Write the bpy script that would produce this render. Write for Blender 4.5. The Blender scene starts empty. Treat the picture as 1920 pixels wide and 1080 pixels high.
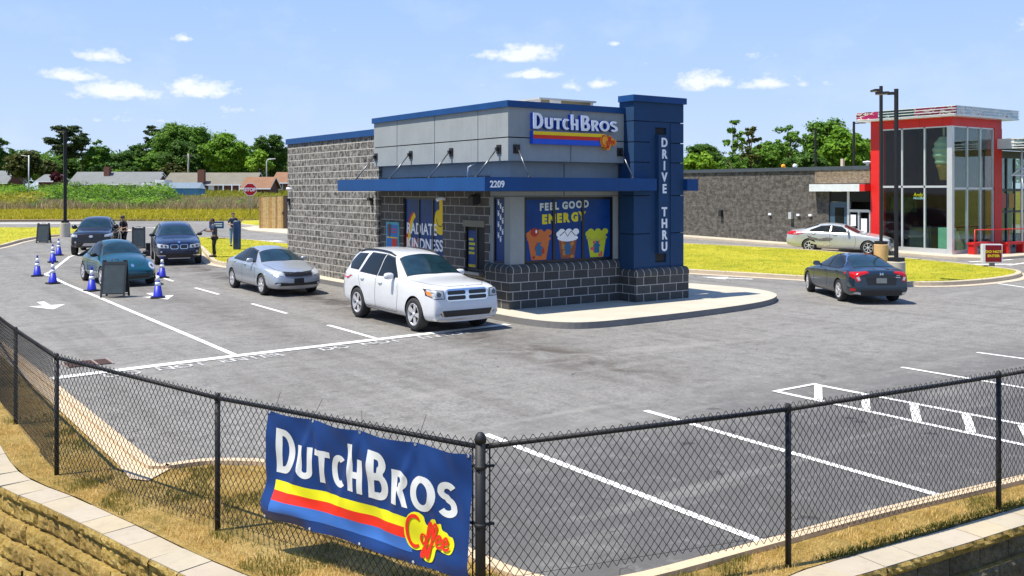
import bpy, bmesh, math, random
import numpy as np
from mathutils import Vector, Matrix, Quaternion
from mathutils.bvhtree import BVHTree
R = math.radians
scene = bpy.context.scene
COL = scene.collection
# ------------------------------------------------------------------ camera
CAM_H = 3.35
YAW = R(35)
FL = 1780.0
HZ = 357.0
cy, sy = math.cos(YAW), math.sin(YAW)
cam_d = bpy.data.cameras.new("camera")
cam = bpy.data.objects.new("camera", cam_d); COL.objects.link(cam)
cam.location = (0, 0, CAM_H)
cam.rotation_euler = (R(90), 0, -YAW)
cam_d.sensor_width = 36.0
cam_d.lens = FL / 1920 * 36.0
cam_d.shift_y = (HZ - 540) / 1920
cam_d.clip_end = 6000
scene.camera = cam
# ------------------------------------------------------------------ light
SUN_A, SUN_B = .45, -.10           # metres a shadow runs (+x, +y) per metre of height
w = bpy.data.worlds.new("World"); scene.world = w
w.use_nodes = True
wn = w.node_tree; wn.nodes.clear()
def WN(t, **k):
    n = wn.nodes.new(t)
    for a, b in k.items(): setattr(n, a, b)
    return n
sky = WN('ShaderNodeTexSky', sky_type='NISHITA', sun_disc=False)
sun_dir = Vector((-SUN_A, -SUN_B, 1)).normalized()
sky.sun_elevation = math.asin(sun_dir.z)
sky.sun_rotation = math.atan2(sun_dir.x, sun_dir.y)
sky.altitude = 0; sky.air_density = 1.15; sky.dust_density = .1; sky.ozone_density = 3.6
bg = WN('ShaderNodeBackground'); bg.inputs[1].default_value = .12
# clouds: small cumulus, fixed in the sky (azimuth / elevation in world directions)
tc = WN('ShaderNodeTexCoord')
sep = WN('ShaderNodeSeparateXYZ'); wn.links.new(tc.outputs['Generated'], sep.inputs[0])
def wm(op, a, b=None, c=None, clamp=False):
    n = WN('ShaderNodeMath', operation=op); n.use_clamp = clamp
    for i, v in enumerate((a, b, c)):
        if v is None: continue
        if isinstance(v, (int, float)): n.inputs[i].default_value = v
        else: wn.links.new(v, n.inputs[i])
    return n.outputs[0]
az = wm('ARCTAN2', sep.outputs[0], sep.outputs[1])
hyp = wm('SQRT', wm('ADD', wm('MULTIPLY', sep.outputs[0], sep.outputs[0]), wm('MULTIPLY', sep.outputs[1], sep.outputs[1])))
el = wm('DIVIDE', sep.outputs[2], hyp)
vec = WN('ShaderNodeCombineXYZ')
wn.links.new(az, vec.inputs[0]); wn.links.new(wm('MULTIPLY', el, 1.6), vec.inputs[1])
nz = WN('ShaderNodeTexNoise'); nz.inputs['Scale'].default_value = 52; nz.inputs['Detail'].default_value = 6; nz.inputs['Roughness'].default_value = .62
wn.links.new(vec.outputs[0], nz.inputs['Vector'])
nz2 = WN('ShaderNodeTexNoise'); nz2.inputs['Scale'].default_value = 9; nz2.inputs['Detail'].default_value = 7; nz2.inputs['Roughness'].default_value = .6
wn.links.new(vec.outputs[0], nz2.inputs['Vector'])
# cloud list: (azimuth deg from +y clockwise, elevation tan, half width rad, half height, weight)
CL = [(10.13,0.1091,0.0277,0.0076,0.90), (12.48,0.0950,0.0374,0.0114,1.00), (11.61,0.1289,0.0218,0.0077,0.85), (16.72,0.0998,0.0334,0.0117,1.00), (15.91,0.1508,0.0110,0.0048,0.60),
 (35.80,0.1421,0.0337,0.0124,1.00), (33.71,0.1427,0.0168,0.0101,0.70), (36.32,0.1208,0.0270,0.0067,0.95), (40.23,0.1113,0.0156,0.0073,0.75), (38.73,0.1076,0.0134,0.0078,0.60),
 (41.22,0.1536,0.0083,0.0045,0.60), (46.31,0.1113,0.0313,0.0121,0.90), (50.09,0.1085,0.0314,0.0092,0.80), (52.02,0.1058,0.0154,0.0048,0.50), (53.57,0.1060,0.0111,0.0043,0.50),
 (12.70,0.0681,0.0409,0.0047,0.45), (18.42,0.0818,0.0310,0.0048,0.40), (42.84,0.1325,0.0077,0.0033,0.40), (33.07,0.1100,0.0067,0.0039,0.40), (54.15,0.1247,0.0060,0.0064,0.35),
 (24.34,0.1656,0.0065,0.0044,0.30), (49.49,0.1344,0.0211,0.0054,0.30), (-3,.17,.04,.012,.8), (66,.15,.05,.015,.8), (78,.12,.05,.015,.8)]
# a light summer haze evens the sky out towards the horizon
hz_ = WN('ShaderNodeValToRGB'); hz_.color_ramp.elements[0].position = 0; hz_.color_ramp.elements[0].color = (.365, .455, .62, 1); hz_.color_ramp.elements[1].position = .55; hz_.color_ramp.elements[1].color = (.12, .24, .56, 1)
e3 = hz_.color_ramp.elements.new(.20); e3.color = (.25, .375, .63, 1)
wn.links.new(el, hz_.inputs[0])
hs = WN('ShaderNodeVectorMath', operation='SCALE'); hs.inputs['Scale'].default_value = 1 / .12; wn.links.new(hz_.outputs[0], hs.inputs[0])
hm = WN('ShaderNodeMix', data_type='RGBA'); hm.inputs[0].default_value = .9; wn.links.new(sky.outputs[0], hm.inputs[6]); wn.links.new(hs.outputs[0], hm.inputs[7]); wn.links.new(hm.outputs[2], bg.inputs[0])
m = None
for a, e, hw, hh, wt in CL:
    dx = wm('DIVIDE', wm('SUBTRACT', az, R(a)), hw)
    dy = wm('DIVIDE', wm('SUBTRACT', el, e), hh)
    dyb = wm('MULTIPLY', wm('MINIMUM', dy, 0), 1.7)
    dyt = wm('MAXIMUM', dy, 0)
    d = wm('SQRT', wm('ADD', wm('MULTIPLY', dx, dx), wm('ADD', wm('MULTIPLY', dyb, dyb), wm('MULTIPLY', dyt, dyt))))
    v = wm('MULTIPLY', wm('SUBTRACT', 1.6, d, clamp=False), wt)
    m = v if m is None else wm('MAXIMUM', m, v)
m = wm('ADD', wm('MAXIMUM', m, 0), wm('MULTIPLY', wm('SUBTRACT', nz.outputs[0], .5), 2.4))
m = wm('MULTIPLY', wm('SUBTRACT', m, .42), 1.5, clamp=True)
veil = wm('MULTIPLY', wm('SUBTRACT', nz2.outputs[0], .5, clamp=True), .55)
m = wm('MAXIMUM', wm('MULTIPLY', m, .8), veil)
cb = WN('ShaderNodeBackground'); cb.inputs[0].default_value = (.93, .95, 1, 1); cb.inputs[1].default_value = .72
mix = WN('ShaderNodeMixShader')
wn.links.new(m, mix.inputs[0]); wn.links.new(bg.outputs[0], mix.inputs[1]); wn.links.new(cb.outputs[0], mix.inputs[2])
wo = WN('ShaderNodeOutputWorld'); wn.links.new(mix.outputs[0], wo.inputs[0])
sd = bpy.data.lights.new("sun", 'SUN'); sd.energy = 4.7; sd.angle = R(.5); sd.color = (1, .94, .83)
so = bpy.data.objects.new("sun", sd); COL.objects.link(so)
so.rotation_euler = (-sun_dir).to_track_quat('-Z', 'Y').to_euler(); so.location = (-20, 5, 40)
scene.view_settings.view_transform = 'Standard'; scene.view_settings.look = 'None'
scene.view_settings.exposure = .70; scene.view_settings.gamma = 1
scene.render.engine = 'CYCLES'
scene.cycles.use_denoising = True
scene.cycles.max_bounces = 8; scene.cycles.transparent_max_bounces = 24

# ------------------------------------------------------------------ helpers
def depth(u, v): return sy * u + cy * v
def zg(u, v):
    Y = depth(u, v)
    if Y < 34: return 0.
    if Y < 78: return .8 * (Y - 34) / 44
    if Y < 210: return .8 + 2.6 * (Y - 78) / 132
    return 3.4
def c2w(X, Y): return (cy * X + sy * Y, -sy * X + cy * Y)
def far(px, Y):
    """ground point in the picture's column px at Y metres of depth"""
    return c2w((px - 960) / FL * Y, Y)
def pxw(px, Y): return px * Y / FL
def on_u(u, px, py):
    t = (px - 960) / FL; Y = u / (cy * t + sy); X = t * Y
    return (-sy * X + cy * Y, CAM_H - (py - HZ) * Y / FL)
def on_v(v, px, py):
    t = (px - 960) / FL; Y = v / (-sy * t + cy); X = t * Y
    return (cy * X + sy * Y, CAM_H - (py - HZ) * Y / FL)

def srgb(r, g, b):
    f = lambda c: (c / 255 / 12.92) if c / 255 <= .04045 else ((c / 255 + .055) / 1.055) ** 2.4
    return (f(r), f(g), f(b))
MATS = {}
class Nt:
    def __init__(s, name):
        s.m = bpy.data.materials.new(name); s.m.use_nodes = True
        s.t = s.m.node_tree; s.t.nodes.clear()
        s.out = s.n('ShaderNodeOutputMaterial'); s.b = s.n('ShaderNodeBsdfPrincipled')
        s.l(s.b.outputs[0], s.out.inputs[0])
        s._tc = None
    def n(s, t, **k):
        x = s.t.nodes.new(t)
        for a, b in k.items(): setattr(x, a, b)
        return x
    def l(s, a, b): s.t.links.new(a, b)
    def obj(s):
        if s._tc is None: s._tc = s.n('ShaderNodeTexCoord')
        return s._tc.outputs['Object']
    def gen(s, scale=(1, 1, 1), loc=(0, 0, 0), rot=(0, 0, 0)):
        mp = s.n('ShaderNodeMapping'); mp.inputs['Scale'].default_value = scale; mp.inputs['Location'].default_value = loc; mp.inputs['Rotation'].default_value = rot
        s.l(s.obj(), mp.inputs[0]); return mp.outputs[0]
    def noise(s, scale, detail=4, rough=.55, vec=None, dist=0):
        x = s.n('ShaderNodeTexNoise'); x.inputs['Scale'].default_value = scale; x.inputs['Detail'].default_value = detail
        x.inputs['Roughness'].default_value = rough; x.inputs['Distortion'].default_value = dist
        s.l(vec if vec is not None else s.obj(), x.inputs['Vector']); return x.outputs[0]
    def ramp(s, fac, stops, interp='LINEAR'):
        r = s.n('ShaderNodeValToRGB'); r.color_ramp.interpolation = interp
        el = r.color_ramp.elements
        while len(el) < len(stops): el.new(.5)
        for e, (p, c) in zip(el, stops):
            e.position = p; e.color = (*c[:3], 1) if isinstance(c, tuple) else (c, c, c, 1)
        s.l(fac, r.inputs[0]); return r.outputs[0]
    def mix(s, fac, a, b, mode='MIX'):
        x = s.n('ShaderNodeMix', data_type='RGBA', blend_type=mode)
        for i, v in ((0, fac), (6, a), (7, b)):
            if isinstance(v, (int, float)): x.inputs[i].default_value = v
            elif isinstance(v, tuple): x.inputs[i].default_value = (*v[:3], 1)
            else: s.l(v, x.inputs[i])
        return x.outputs[2]
    def math(s, op, a, b=None, clamp=False):
        x = s.n('ShaderNodeMath', operation=op); x.use_clamp = clamp
        for i, v in enumerate((a, b)):
            if v is None: continue
            if isinstance(v, (int, float)): x.inputs[i].default_value = v
            else: s.l(v, x.inputs[i])
        return x.outputs[0]
    def bump(s, h, strength=.3, dist=.02):
        x = s.n('ShaderNodeBump'); x.inputs['Strength'].default_value = strength; x.inputs['Distance'].default_value = dist
        s.l(h, x.inputs['Height']); s.l(x.outputs[0], s.b.inputs['Normal']); return x
    def set(s, col=None, rough=None, metal=None, spec=None, coat=None, emis=None, es=0):
        for k, v in (('Base Color', col), ('Roughness', rough), ('Metallic', metal), ('Specular IOR Level', spec), ('Coat Weight', coat)):
            if v is None: continue
            if isinstance(v, tuple): s.b.inputs[k].default_value = (*v[:3], 1)
            elif isinstance(v, (int, float)): s.b.inputs[k].default_value = v
            else: s.l(v, s.b.inputs[k])
        return s
def mat(name, col, rough=.6, metal=0., var=.12, vs=3., bump=0., bs=40., spec=.5, coat=0.):
    """plain material with a little procedural wear in colour and grain"""
    if name in MATS: return MATS[name]
    t = Nt(name)
    if var > 0:
        nz = t.noise(vs, 5, .6)
        c = t.ramp(nz, [(.25, tuple(x * (1 - var) for x in col)), (.75, tuple(min(1, x * (1 + var)) for x in col))])
    else: c = col
    t.set(c, rough, metal, spec, coat)
    if bump > 0: t.bump(t.noise(bs, 3), bump, .01)
    MATS[name] = t.m
    return t.m

class MB:
    """mesh builder: faces of several materials collected into one object"""
    def __init__(s): s.v = []; s.f = []; s.mi = []; s.mats = []; s.sm = []
    def mid(s, m):
        if m not in s.mats: s.mats.append(m)
        return s.mats.index(m)
    def add(s, verts, faces, m, smooth=False):
        o = len(s.v); k = s.mid(m)
        s.v += [tuple(p) for p in verts]
        for f in faces: s.f.append(tuple(o + i for i in f)); s.mi.append(k); s.sm.append(smooth)
        return s
    def box(s, x0, x1, y0, y1, z0, z1, m):
        x0, x1 = min(x0, x1), max(x0, x1); y0, y1 = min(y0, y1), max(y0, y1); z0, z1 = min(z0, z1), max(z0, z1)
        V = [(x, y, z) for z in (z0, z1) for y in (y0, y1) for x in (x0, x1)]
        return s.add(V, [(0, 2, 3, 1), (4, 5, 7, 6), (0, 1, 5, 4), (2, 6, 7, 3), (0, 4, 6, 2), (1, 3, 7, 5)], m)
    def obox(s, c, ax, ay, az_, m):
        """oriented box: centre and three half-axis vectors"""
        c = Vector(c); ax, ay, az_ = Vector(ax), Vector(ay), Vector(az_)
        V = [c + ax * i + ay * j + az_ * k for k in (-1, 1) for j in (-1, 1) for i in (-1, 1)]
        return s.add(V, [(0, 2, 3, 1), (4, 5, 7, 6), (0, 1, 5, 4), (2, 6, 7, 3), (0, 4, 6, 2), (1, 3, 7, 5)], m)
    def tube(s, pts, r, m, n=8, cap=True, smooth=True):
        pts = [Vector(p) for p in pts]; rr = r if isinstance(r, (list, tuple)) else [r] * len(pts)
        V = []; F = []
        up = None
        for i, p in enumerate(pts):
            d = (pts[min(i + 1, len(pts) - 1)] - pts[max(i - 1, 0)]).normalized()
            if up is None: up = Vector((0, 0, 1)) if abs(d.z) < .9 else Vector((1, 0, 0))
            a = d.cross(up).normalized(); b = a.cross(d).normalized(); up = b
            for k in range(n):
                t = 2 * math.pi * (k + .5) / n
                V.append(p + a * math.cos(t) * rr[i] + b * math.sin(t) * rr[i])
        for i in range(len(pts) - 1):
            for k in range(n):
                F.append((i * n + k, i * n + (k + 1) % n, (i + 1) * n + (k + 1) % n, (i + 1) * n + k))
        if cap: F.append(tuple(range(n - 1, -1, -1))); F.append(tuple((len(pts) - 1) * n + k for k in range(n)))
        return s.add(V, F, m, smooth)
    def lathe(s, prof, c, m, n=24, axis='Z', smooth=True, cap=True):
        """prof = [(radius, height)] turned about an axis through c"""
        V = []; F = []; c = Vector(c)
        for r, h in prof:
            for k in range(n):
                t = 2 * math.pi * k / n; a, b = r * math.cos(t), r * math.sin(t)
                V.append(c + (Vector((a, b, h)) if axis == 'Z' else Vector((h, a, b)) if axis == 'X' else Vector((b, h, a))))
        for i in range(len(prof) - 1):
            for k in range(n):
                F.append((i * n + k, i * n + (k + 1) % n, (i + 1) * n + (k + 1) % n, (i + 1) * n + k))
        if cap and prof[0][0] > 1e-4: F.append(tuple(range(n - 1, -1, -1)))
        if cap and prof[-1][0] > 1e-4: F.append(tuple((len(prof) - 1) * n + k for k in range(n)))
        return s.add(V, F, m, smooth)
    def prism(s, poly, z0, z1, m, smooth=False):
        """vertical prism from a plan polygon (x, y)"""
        a = sum(poly[i][0] * poly[(i + 1) % len(poly)][1] - poly[(i + 1) % len(poly)][0] * poly[i][1] for i in range(len(poly)))
        if a < 0: poly = poly[::-1]
        n = len(poly); f0 = z0 if callable(z0) else (lambda x, y: z0); f1 = z1 if callable(z1) else (lambda x, y: z1)
        V = [(x, y, f0(x, y)) for x, y in poly] + [(x, y, f1(x, y)) for x, y in poly]
        s.add(V, [(i, (i + 1) % n, n + (i + 1) % n, n + i) for i in range(n)], m, smooth)
        return s.add(V, [tuple(range(n - 1, -1, -1)), tuple(range(n, 2 * n))], m)
    def build(s, name, parent=None, loc=None, sharp=None):
        me = bpy.data.meshes.new(name)
        me.from_pydata(s.v, [], s.f); me.validate()
        for m in s.mats: me.materials.append(m)
        if len(me.polygons) == len(s.mi):
            me.polygons.foreach_set('material_index', s.mi); me.polygons.foreach_set('use_smooth', s.sm)
        me.update()
        if sharp: me.set_sharp_from_angle(angle=R(sharp))
        o = bpy.data.objects.new(name, me); COL.objects.link(o)
        if parent is not None: o.parent = parent
        if loc: o.location = loc
        return o
def tag(o, label=None, cat=None, group=None, kind=None):
    if label: o['label'] = label
    if cat: o['category'] = cat
    if group: o['group'] = group
    if kind: o['kind'] = kind
    return o
def empty(name, loc, rz=0, label=None, cat=None, group=None):
    o = bpy.data.objects.new(name, None); COL.objects.link(o); o.empty_display_size = .3
    o.location = loc; o.rotation_euler = (0, 0, rz)
    return tag(o, label, cat, group)
def copy_tree(o, parent=None):
    c = o.copy(); COL.objects.link(c); c.parent = parent
    for ch in list(o.children): copy_tree(ch, c)
    return c
def flat_shapes(loops):
    """closed 2D loops (outer and holes) -> verts, faces of the filled shape"""
    cu = bpy.data.curves.new('tmp', 'CURVE'); cu.dimensions = '2D'; cu.fill_mode = 'BOTH'
    for lp in loops:
        sp = cu.splines.new('POLY'); sp.points.add(len(lp) - 1)
        for i, (x, y) in enumerate(lp): sp.points[i].co = (x, y, 0, 1)
        sp.use_cyclic_u = True
    return _curve_out(cu)
def _curve_out(cu):
    o = bpy.data.objects.new('tmp', cu); COL.objects.link(o)
    dg = bpy.context.evaluated_depsgraph_get(); dg.update()
    me = o.evaluated_get(dg).to_mesh()
    V = [tuple(v.co) for v in me.vertices]; F = [tuple(p.vertices) for p in me.polygons]
    o.evaluated_get(dg).to_mesh_clear()
    bpy.data.objects.remove(o); bpy.data.curves.remove(cu)
    return V, F
def text_shapes(txt, size=1, bold=0., width=1., spacing=1., align='LEFT', extrude=0.):
    cu = bpy.data.curves.new('tmp', 'FONT'); cu.body = txt; cu.size = size; cu.offset = bold; cu.space_character = spacing
    cu.align_x = align; cu.extrude = extrude; cu.resolution_u = 4
    V, F = _curve_out(cu)
    return [(x * width, y, z) for x, y, z in V], F
def place(mb, VF, org, right, up, m, thick=0.):
    """put 2D shapes on a plane; thick makes them solid towards right x up"""
    V, F = VF; org = Vector(org); right = Vector(right); up = Vector(up); nrm = right.cross(up).normalized()
    P = [org + right * x + up * y + nrm * z for x, y, z in V]
    if thick <= 0: return mb.add(P, F, m)
    n = len(P)
    Pt = [p + nrm * thick for p in P]
    cnt = {}
    for f in F:
        for i in range(len(f)):
            a, b = f[i], f[(i + 1) % len(f)]
            k = (min(a, b), max(a, b)); cnt.setdefault(k, []).append((a, b))
    side = [(a, b, b + n, a + n) for k, l in cnt.items() if len(l) == 1 for a, b in l]
    # faces from curves may face either way: keep both caps
    return mb.add(P + Pt, [tuple(reversed(f)) for f in F] + [tuple(i + n for i in f) for f in F] + side, m)
# lettering used on the signs: geometric capitals drawn as outlines
def arc(cx, cy_, rx, ry, a0, a1, n=14):
    return [(cx + rx * math.cos(R(a0 + (a1 - a0) * i / n)), cy_ + ry * math.sin(R(a0 + (a1 - a0) * i / n))) for i in range(n + 1)]
def thick(pts, w):
    """outline of a constant-width stroke"""
    L = []; Rr = []
    for i, p in enumerate(pts):
        a = pts[max(i - 1, 0)]; b = pts[min(i + 1, len(pts) - 1)]
        dx, dy = b[0] - a[0], b[1] - a[1]; l = math.hypot(dx, dy) or 1
        L.append((p[0] - dy / l * w / 2, p[1] + dx / l * w / 2)); Rr.append((p[0] + dy / l * w / 2, p[1] - dx / l * w / 2))
    return L + Rr[::-1]
def glyph(ch, W, H, t):
    """loops of one letter, W wide, H high, stroke t"""
    if ch == 'D':
        return [[(0, 0), (W * .35, 0)] + arc(W * .4, H / 2, W * .6, H / 2, -80, 80) + [(W * .35, H), (0, H)],
                [(t, t), (W * .35, t)] + arc(W * .38, H / 2, W * .62 - t, H / 2 - t, -80, 80) + [(W * .35, H - t), (t, H - t)]]
    if ch == 'U':
        return [[(0, H), (0, W * .45)] + arc(W / 2, W * .45, W / 2, W * .45, 180, 360) + [(W, H), (W - t, H)] + arc(W / 2, W * .45, W / 2 - t, W * .45 - t, 360, 180) + [(t, H)]]
    if ch == 'T': return [[(W / 2 - t / 2, 0), (W / 2 + t / 2, 0), (W / 2 + t / 2, H - t), (W, H - t), (W, H), (0, H), (0, H - t), (W / 2 - t / 2, H - t)]]
    if ch == 'C': return [thick(arc(W * .55, H / 2, W * .55 - t / 2, H / 2 - t / 2, 52, 308, 22), t)]
    if ch == 'h': return [[(0, 0), (t, 0), (t, H * .42), (W - t, H * .42), (W - t, 0), (W, 0), (W, H), (W - t, H), (W - t, H * .42 + t), (t, H * .42 + t), (t, H * 1.42), (0, H * 1.42)]]
    if ch in 'BR':
        top = arc(W * .5, H * .74, W * .42, H * .26, -85, 90, 10)
        if ch == 'B':
            return [[(0, 0), (W * .55, 0)] + arc(W * .55, H * .28, W * .45, H * .28, -90, 62, 12) + arc(W * .5, H * .76, W * .40, H * .24, -50, 90, 10) + [(0, H)],
                    [(t, t), (W * .5, t)] + arc(W * .53, H * .28, W * .47 - t, H * .28 - t * .95, -88, 88, 8) + [(t, H * .56 - t)],
                    [(t, H * .56), (W * .45, H * .56)] + arc(W * .48, H * .76, W * .42 - t, H * .2 - t * .8, -85, 85, 8) + [(t, H - t)]]
        return [[(0, 0), (t, 0), (t, H * .40), (W * .36, H * .42), (W * .68, 0), (W, 0), (W * .66, H * .46)] + arc(W * .48, H * .73, W * .44, H * .27, -58, 90, 10) + [(0, H)],
                [(t, H * .46 + t * .3), (W * .4, H * .46 + t * .3)] + arc(W * .44, H * .73, W * .46 - t, H * .27 - t, -80, 85, 8) + [(t, H - t)]]
    if ch == 'O': return [arc(W / 2, H / 2, W / 2, H / 2, 0, 345, 27), arc(W / 2, H / 2, W / 2 - t, H / 2 - t, 0, 345, 27)]
    if ch == 'S':
        return [thick(arc(W * .5, H * .73, W * .40 - t * .1, H * .27 - t / 2, 30, 180, 9) + arc(W * .5, H * .72, W * .38, H * .22 - t * .3, 195, 262, 4) +
                      arc(W * .5, H * .28, W * .40 - t * .1, H * .24 - t * .2, 80, 0, 5) + arc(W * .5, H * .27, W * .42 - t * .1, H * .27 - t / 2, -10, -150, 9), t)]
def logo_letters():
    """the words of the logo in a box 10 wide, 2.7 high; list of (loops)"""
    out = []; x = 0
    for ch, W, H, t, gap in (('D', 1.3, 2.7, .42, .22), ('U', 1.05, 1.9, .36, .15), ('T', 1.0, 1.9, .36, .1), ('C', 1.0, 1.9, .36, .15), ('h', 1.0, 1.9, .36, .38),
                             ('B', 1.25, 2.7, .42, .2), ('R', 1.05, 1.9, .36, .1), ('O', 1.4, 1.9, .36, .16), ('S', .98, 1.9, .36, 0)):
        off = 0 if H > 2 else .05
        out.append([[(x + a, b + off) for a, b in lp] for lp in glyph(ch, W, H, t)]); x += W + gap
    s = 10 / x
    return [[[(a * s, b * s) for a, b in lp] for lp in L] for L in out]
def coffee_strokes():
    """script word of the logo as strokes in a box about 3 wide, 2 high"""
    S = [arc(.62, 1.05, .52, .85, 50, 300, 20)]
    S.append(arc(1.22, .72, .17, .26, 80, 440, 12))
    for k in (0, 1):
        x = 1.45 + k * .36
        S.append([(x, .62), (x + .2, 1.0), (x + .34, 1.5), (x + .26, 1.72), (x + .12, 1.45), (x + .02, .7), (x - .12, 0), (x - .28, -.3), (x - .34, -.1), (x - .1, .35), (x + .2, .62)])
    for k in (0, 1):
        x = 2.15 + k * .5
        S.append([(x, .68), (x + .3, .82), (x + .33, 1.02), (x + .18, 1.1), (x + .03, .9), (x + .02, .62), (x + .14, .48), (x + .36, .52), (x + .5, .68)])
    return S
def blob_outline(strokes, r, n=64):
    """rounded outline enclosing strokes: support in polar steps round the centre line"""
    P = [p for s_ in strokes for p in s_]
    out = []
    cx_ = sum(p[0] for p in P) / len(P); cy_ = sum(p[1] for p in P) / len(P)
    for k in range(n):
        a = 2 * math.pi * k / n; d = (math.cos(a), math.sin(a)); best = 0
        for p in P:
            q = (p[0] - cx_, p[1] - cy_); al = q[0] * d[0] + q[1] * d[1]; pe = abs(-q[0] * d[1] + q[1] * d[0])
            if pe < r * 1.25: best = max(best, al + math.sqrt(max(0, (r * 1.25) ** 2 - pe * pe)))
        out.append((cx_ + d[0] * best, cy_ + d[1] * best))
    return out
DARK = mat('black_plastic', (.012, .012, .013), .55, var=.2)
RUBBER = mat('tyre_rubber', (.018, .018, .018), .8, var=.25, vs=30, bump=.2)
CHROME = mat('chrome', (.75, .76, .78), .12, 1., var=.03)
ALLOY = mat('alloy_rim', (.55, .55, .56), .3, .35, var=.06)
GLASS = mat('car_glass', (.008, .012, .015), .10, var=.1, spec=.28)
GLASSB = mat('car_glass_blue', (.010, .028, .038), .05, var=.5, vs=2.5, spec=.6)
LENS = mat('lamp_lens', (.42, .44, .46), .10, .0, var=.35, vs=14, spec=.9)
LENSD = mat('lamp_lens_dark', (.05, .05, .055), .08, var=.3, vs=14, spec=.9)
REDL = mat('tail_lamp_red', (.42, .008, .010), .15, var=.25, vs=12)
AMBER = mat('amber_lens', (.7, .22, .02), .2, var=.1)
WHITEP = mat('white_plate', (.7, .7, .68), .5, var=.08)
GRILL = None
def mesh_grill():
    t = Nt('grille_mesh'); v = t.gen((60, 60, 60))
    ck = t.n('ShaderNodeTexChecker'); ck.inputs['Scale'].default_value = 1; t.l(v, ck.inputs[0])
    ck.inputs[1].default_value = (.006, .006, .006, 1); ck.inputs[2].default_value = (.03, .03, .032, 1)
    t.set(ck.outputs[0], .4, 0); return t.m
GRILL = mesh_grill()
def grow(p, d):
    """polygon pushed outwards by about d"""
    a = sum(p[i][0] * p[(i + 1) % len(p)][1] - p[(i + 1) % len(p)][0] * p[i][1] for i in range(len(p)))
    sg = 1 if a > 0 else -1; n = len(p); out = []
    for i in range(n):
        x0, y0 = p[i - 1]; x1, y1 = p[i]; x2, y2 = p[(i + 1) % n]
        def nr(ax, ay, bx, by):
            dx, dy = bx - ax, by - ay; l = math.hypot(dx, dy) or 1; return dy / l * sg, -dx / l * sg
        n1 = nr(x0, y0, x1, y1); n2 = nr(x1, y1, x2, y2); sx_, sy_ = n1[0] + n2[0], n1[1] + n2[1]; l = math.hypot(sx_, sy_) or 1
        k = d / max(.5, l / 2)
        out.append((x1 + sx_ / l * k, y1 + sy_ / l * k))
    return out
def ell(cx, cz, rx, rz, n=18): return [(cx + rx * math.cos(2 * math.pi * k / n), cz + rz * math.sin(2 * math.pi * k / n)) for k in range(n)]
def rrect(x0, x1, z0, z1, r=.03):
    o = []
    for cx, cz, a in ((x1 - r, z1 - r, 0), (x0 + r, z1 - r, 90), (x0 + r, z0 + r, 180), (x1 - r, z0 + r, 270)): o += arc(cx, cz, r, r, a, a + 90, 4)
    return o
cs = coffee_strokes()
def ribbon(pts, w_, taper=True):
    """quad strip along a stroke: verts, faces, and how far along each vertex is"""
    pts = smooth2(pts, 4); V = []; F = []; K = []
    for i, p in enumerate(pts):
        a = pts[max(i - 1, 0)]; b = pts[min(i + 1, len(pts) - 1)]; dx, dy = b[0] - a[0], b[1] - a[1]; l = math.hypot(dx, dy) or 1
        k = i / (len(pts) - 1); ww = w_ * (min(1, .55 + 4 * min(k, 1 - k)) if taper else 1) / 2
        V += [(p[0] - dy / l * ww, p[1] + dx / l * ww), (p[0] + dy / l * ww, p[1] - dx / l * ww)]; K += [k, k]
    for i in range(len(pts) - 1): F.append((2 * i, 2 * i + 1, 2 * i + 3, 2 * i + 2))
    return V, F, K
def smooth2(pts, n):
    out = []; N = len(pts)
    for i in range(N - 1):
        p0, p1, p2, p3 = (pts[min(max(i + k, 0), N - 1)] for k in (-1, 0, 1, 2))
        for k in range(n):
            t = k / n
            out.append(tuple(.5 * (2 * b + (c - a) * t + (2 * a - 5 * b + 4 * c - d) * t * t + (3 * b - a - 3 * c + d) * t ** 3) for a, b, c, d in zip(p0, p1, p2, p3)))
    return out + [pts[-1]]
BADGE = smooth2([(.9, 2.12), (1.2, 1.95), (1.32, 1.62), (1.5, 1.5), (1.7, 1.85), (2.0, 1.95), (2.12, 1.72), (2.38, 1.76), (2.5, 1.45), (2.85, 1.38), (3.02, 1.25), (3.3, 1.22), (3.42, .85), (3.2, .32), (2.75, .28), (2.2, .35), (2.05, -.1), (1.85, -.45), (1.5, -.52), (1.2, -.35), (1.1, .05), (.7, -.02), (.2, .15), (-.1, .7), (-.08, 1.3), (.2, 1.85), (.55, 2.1), (.9, 2.12)], 4)[:-1]
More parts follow.
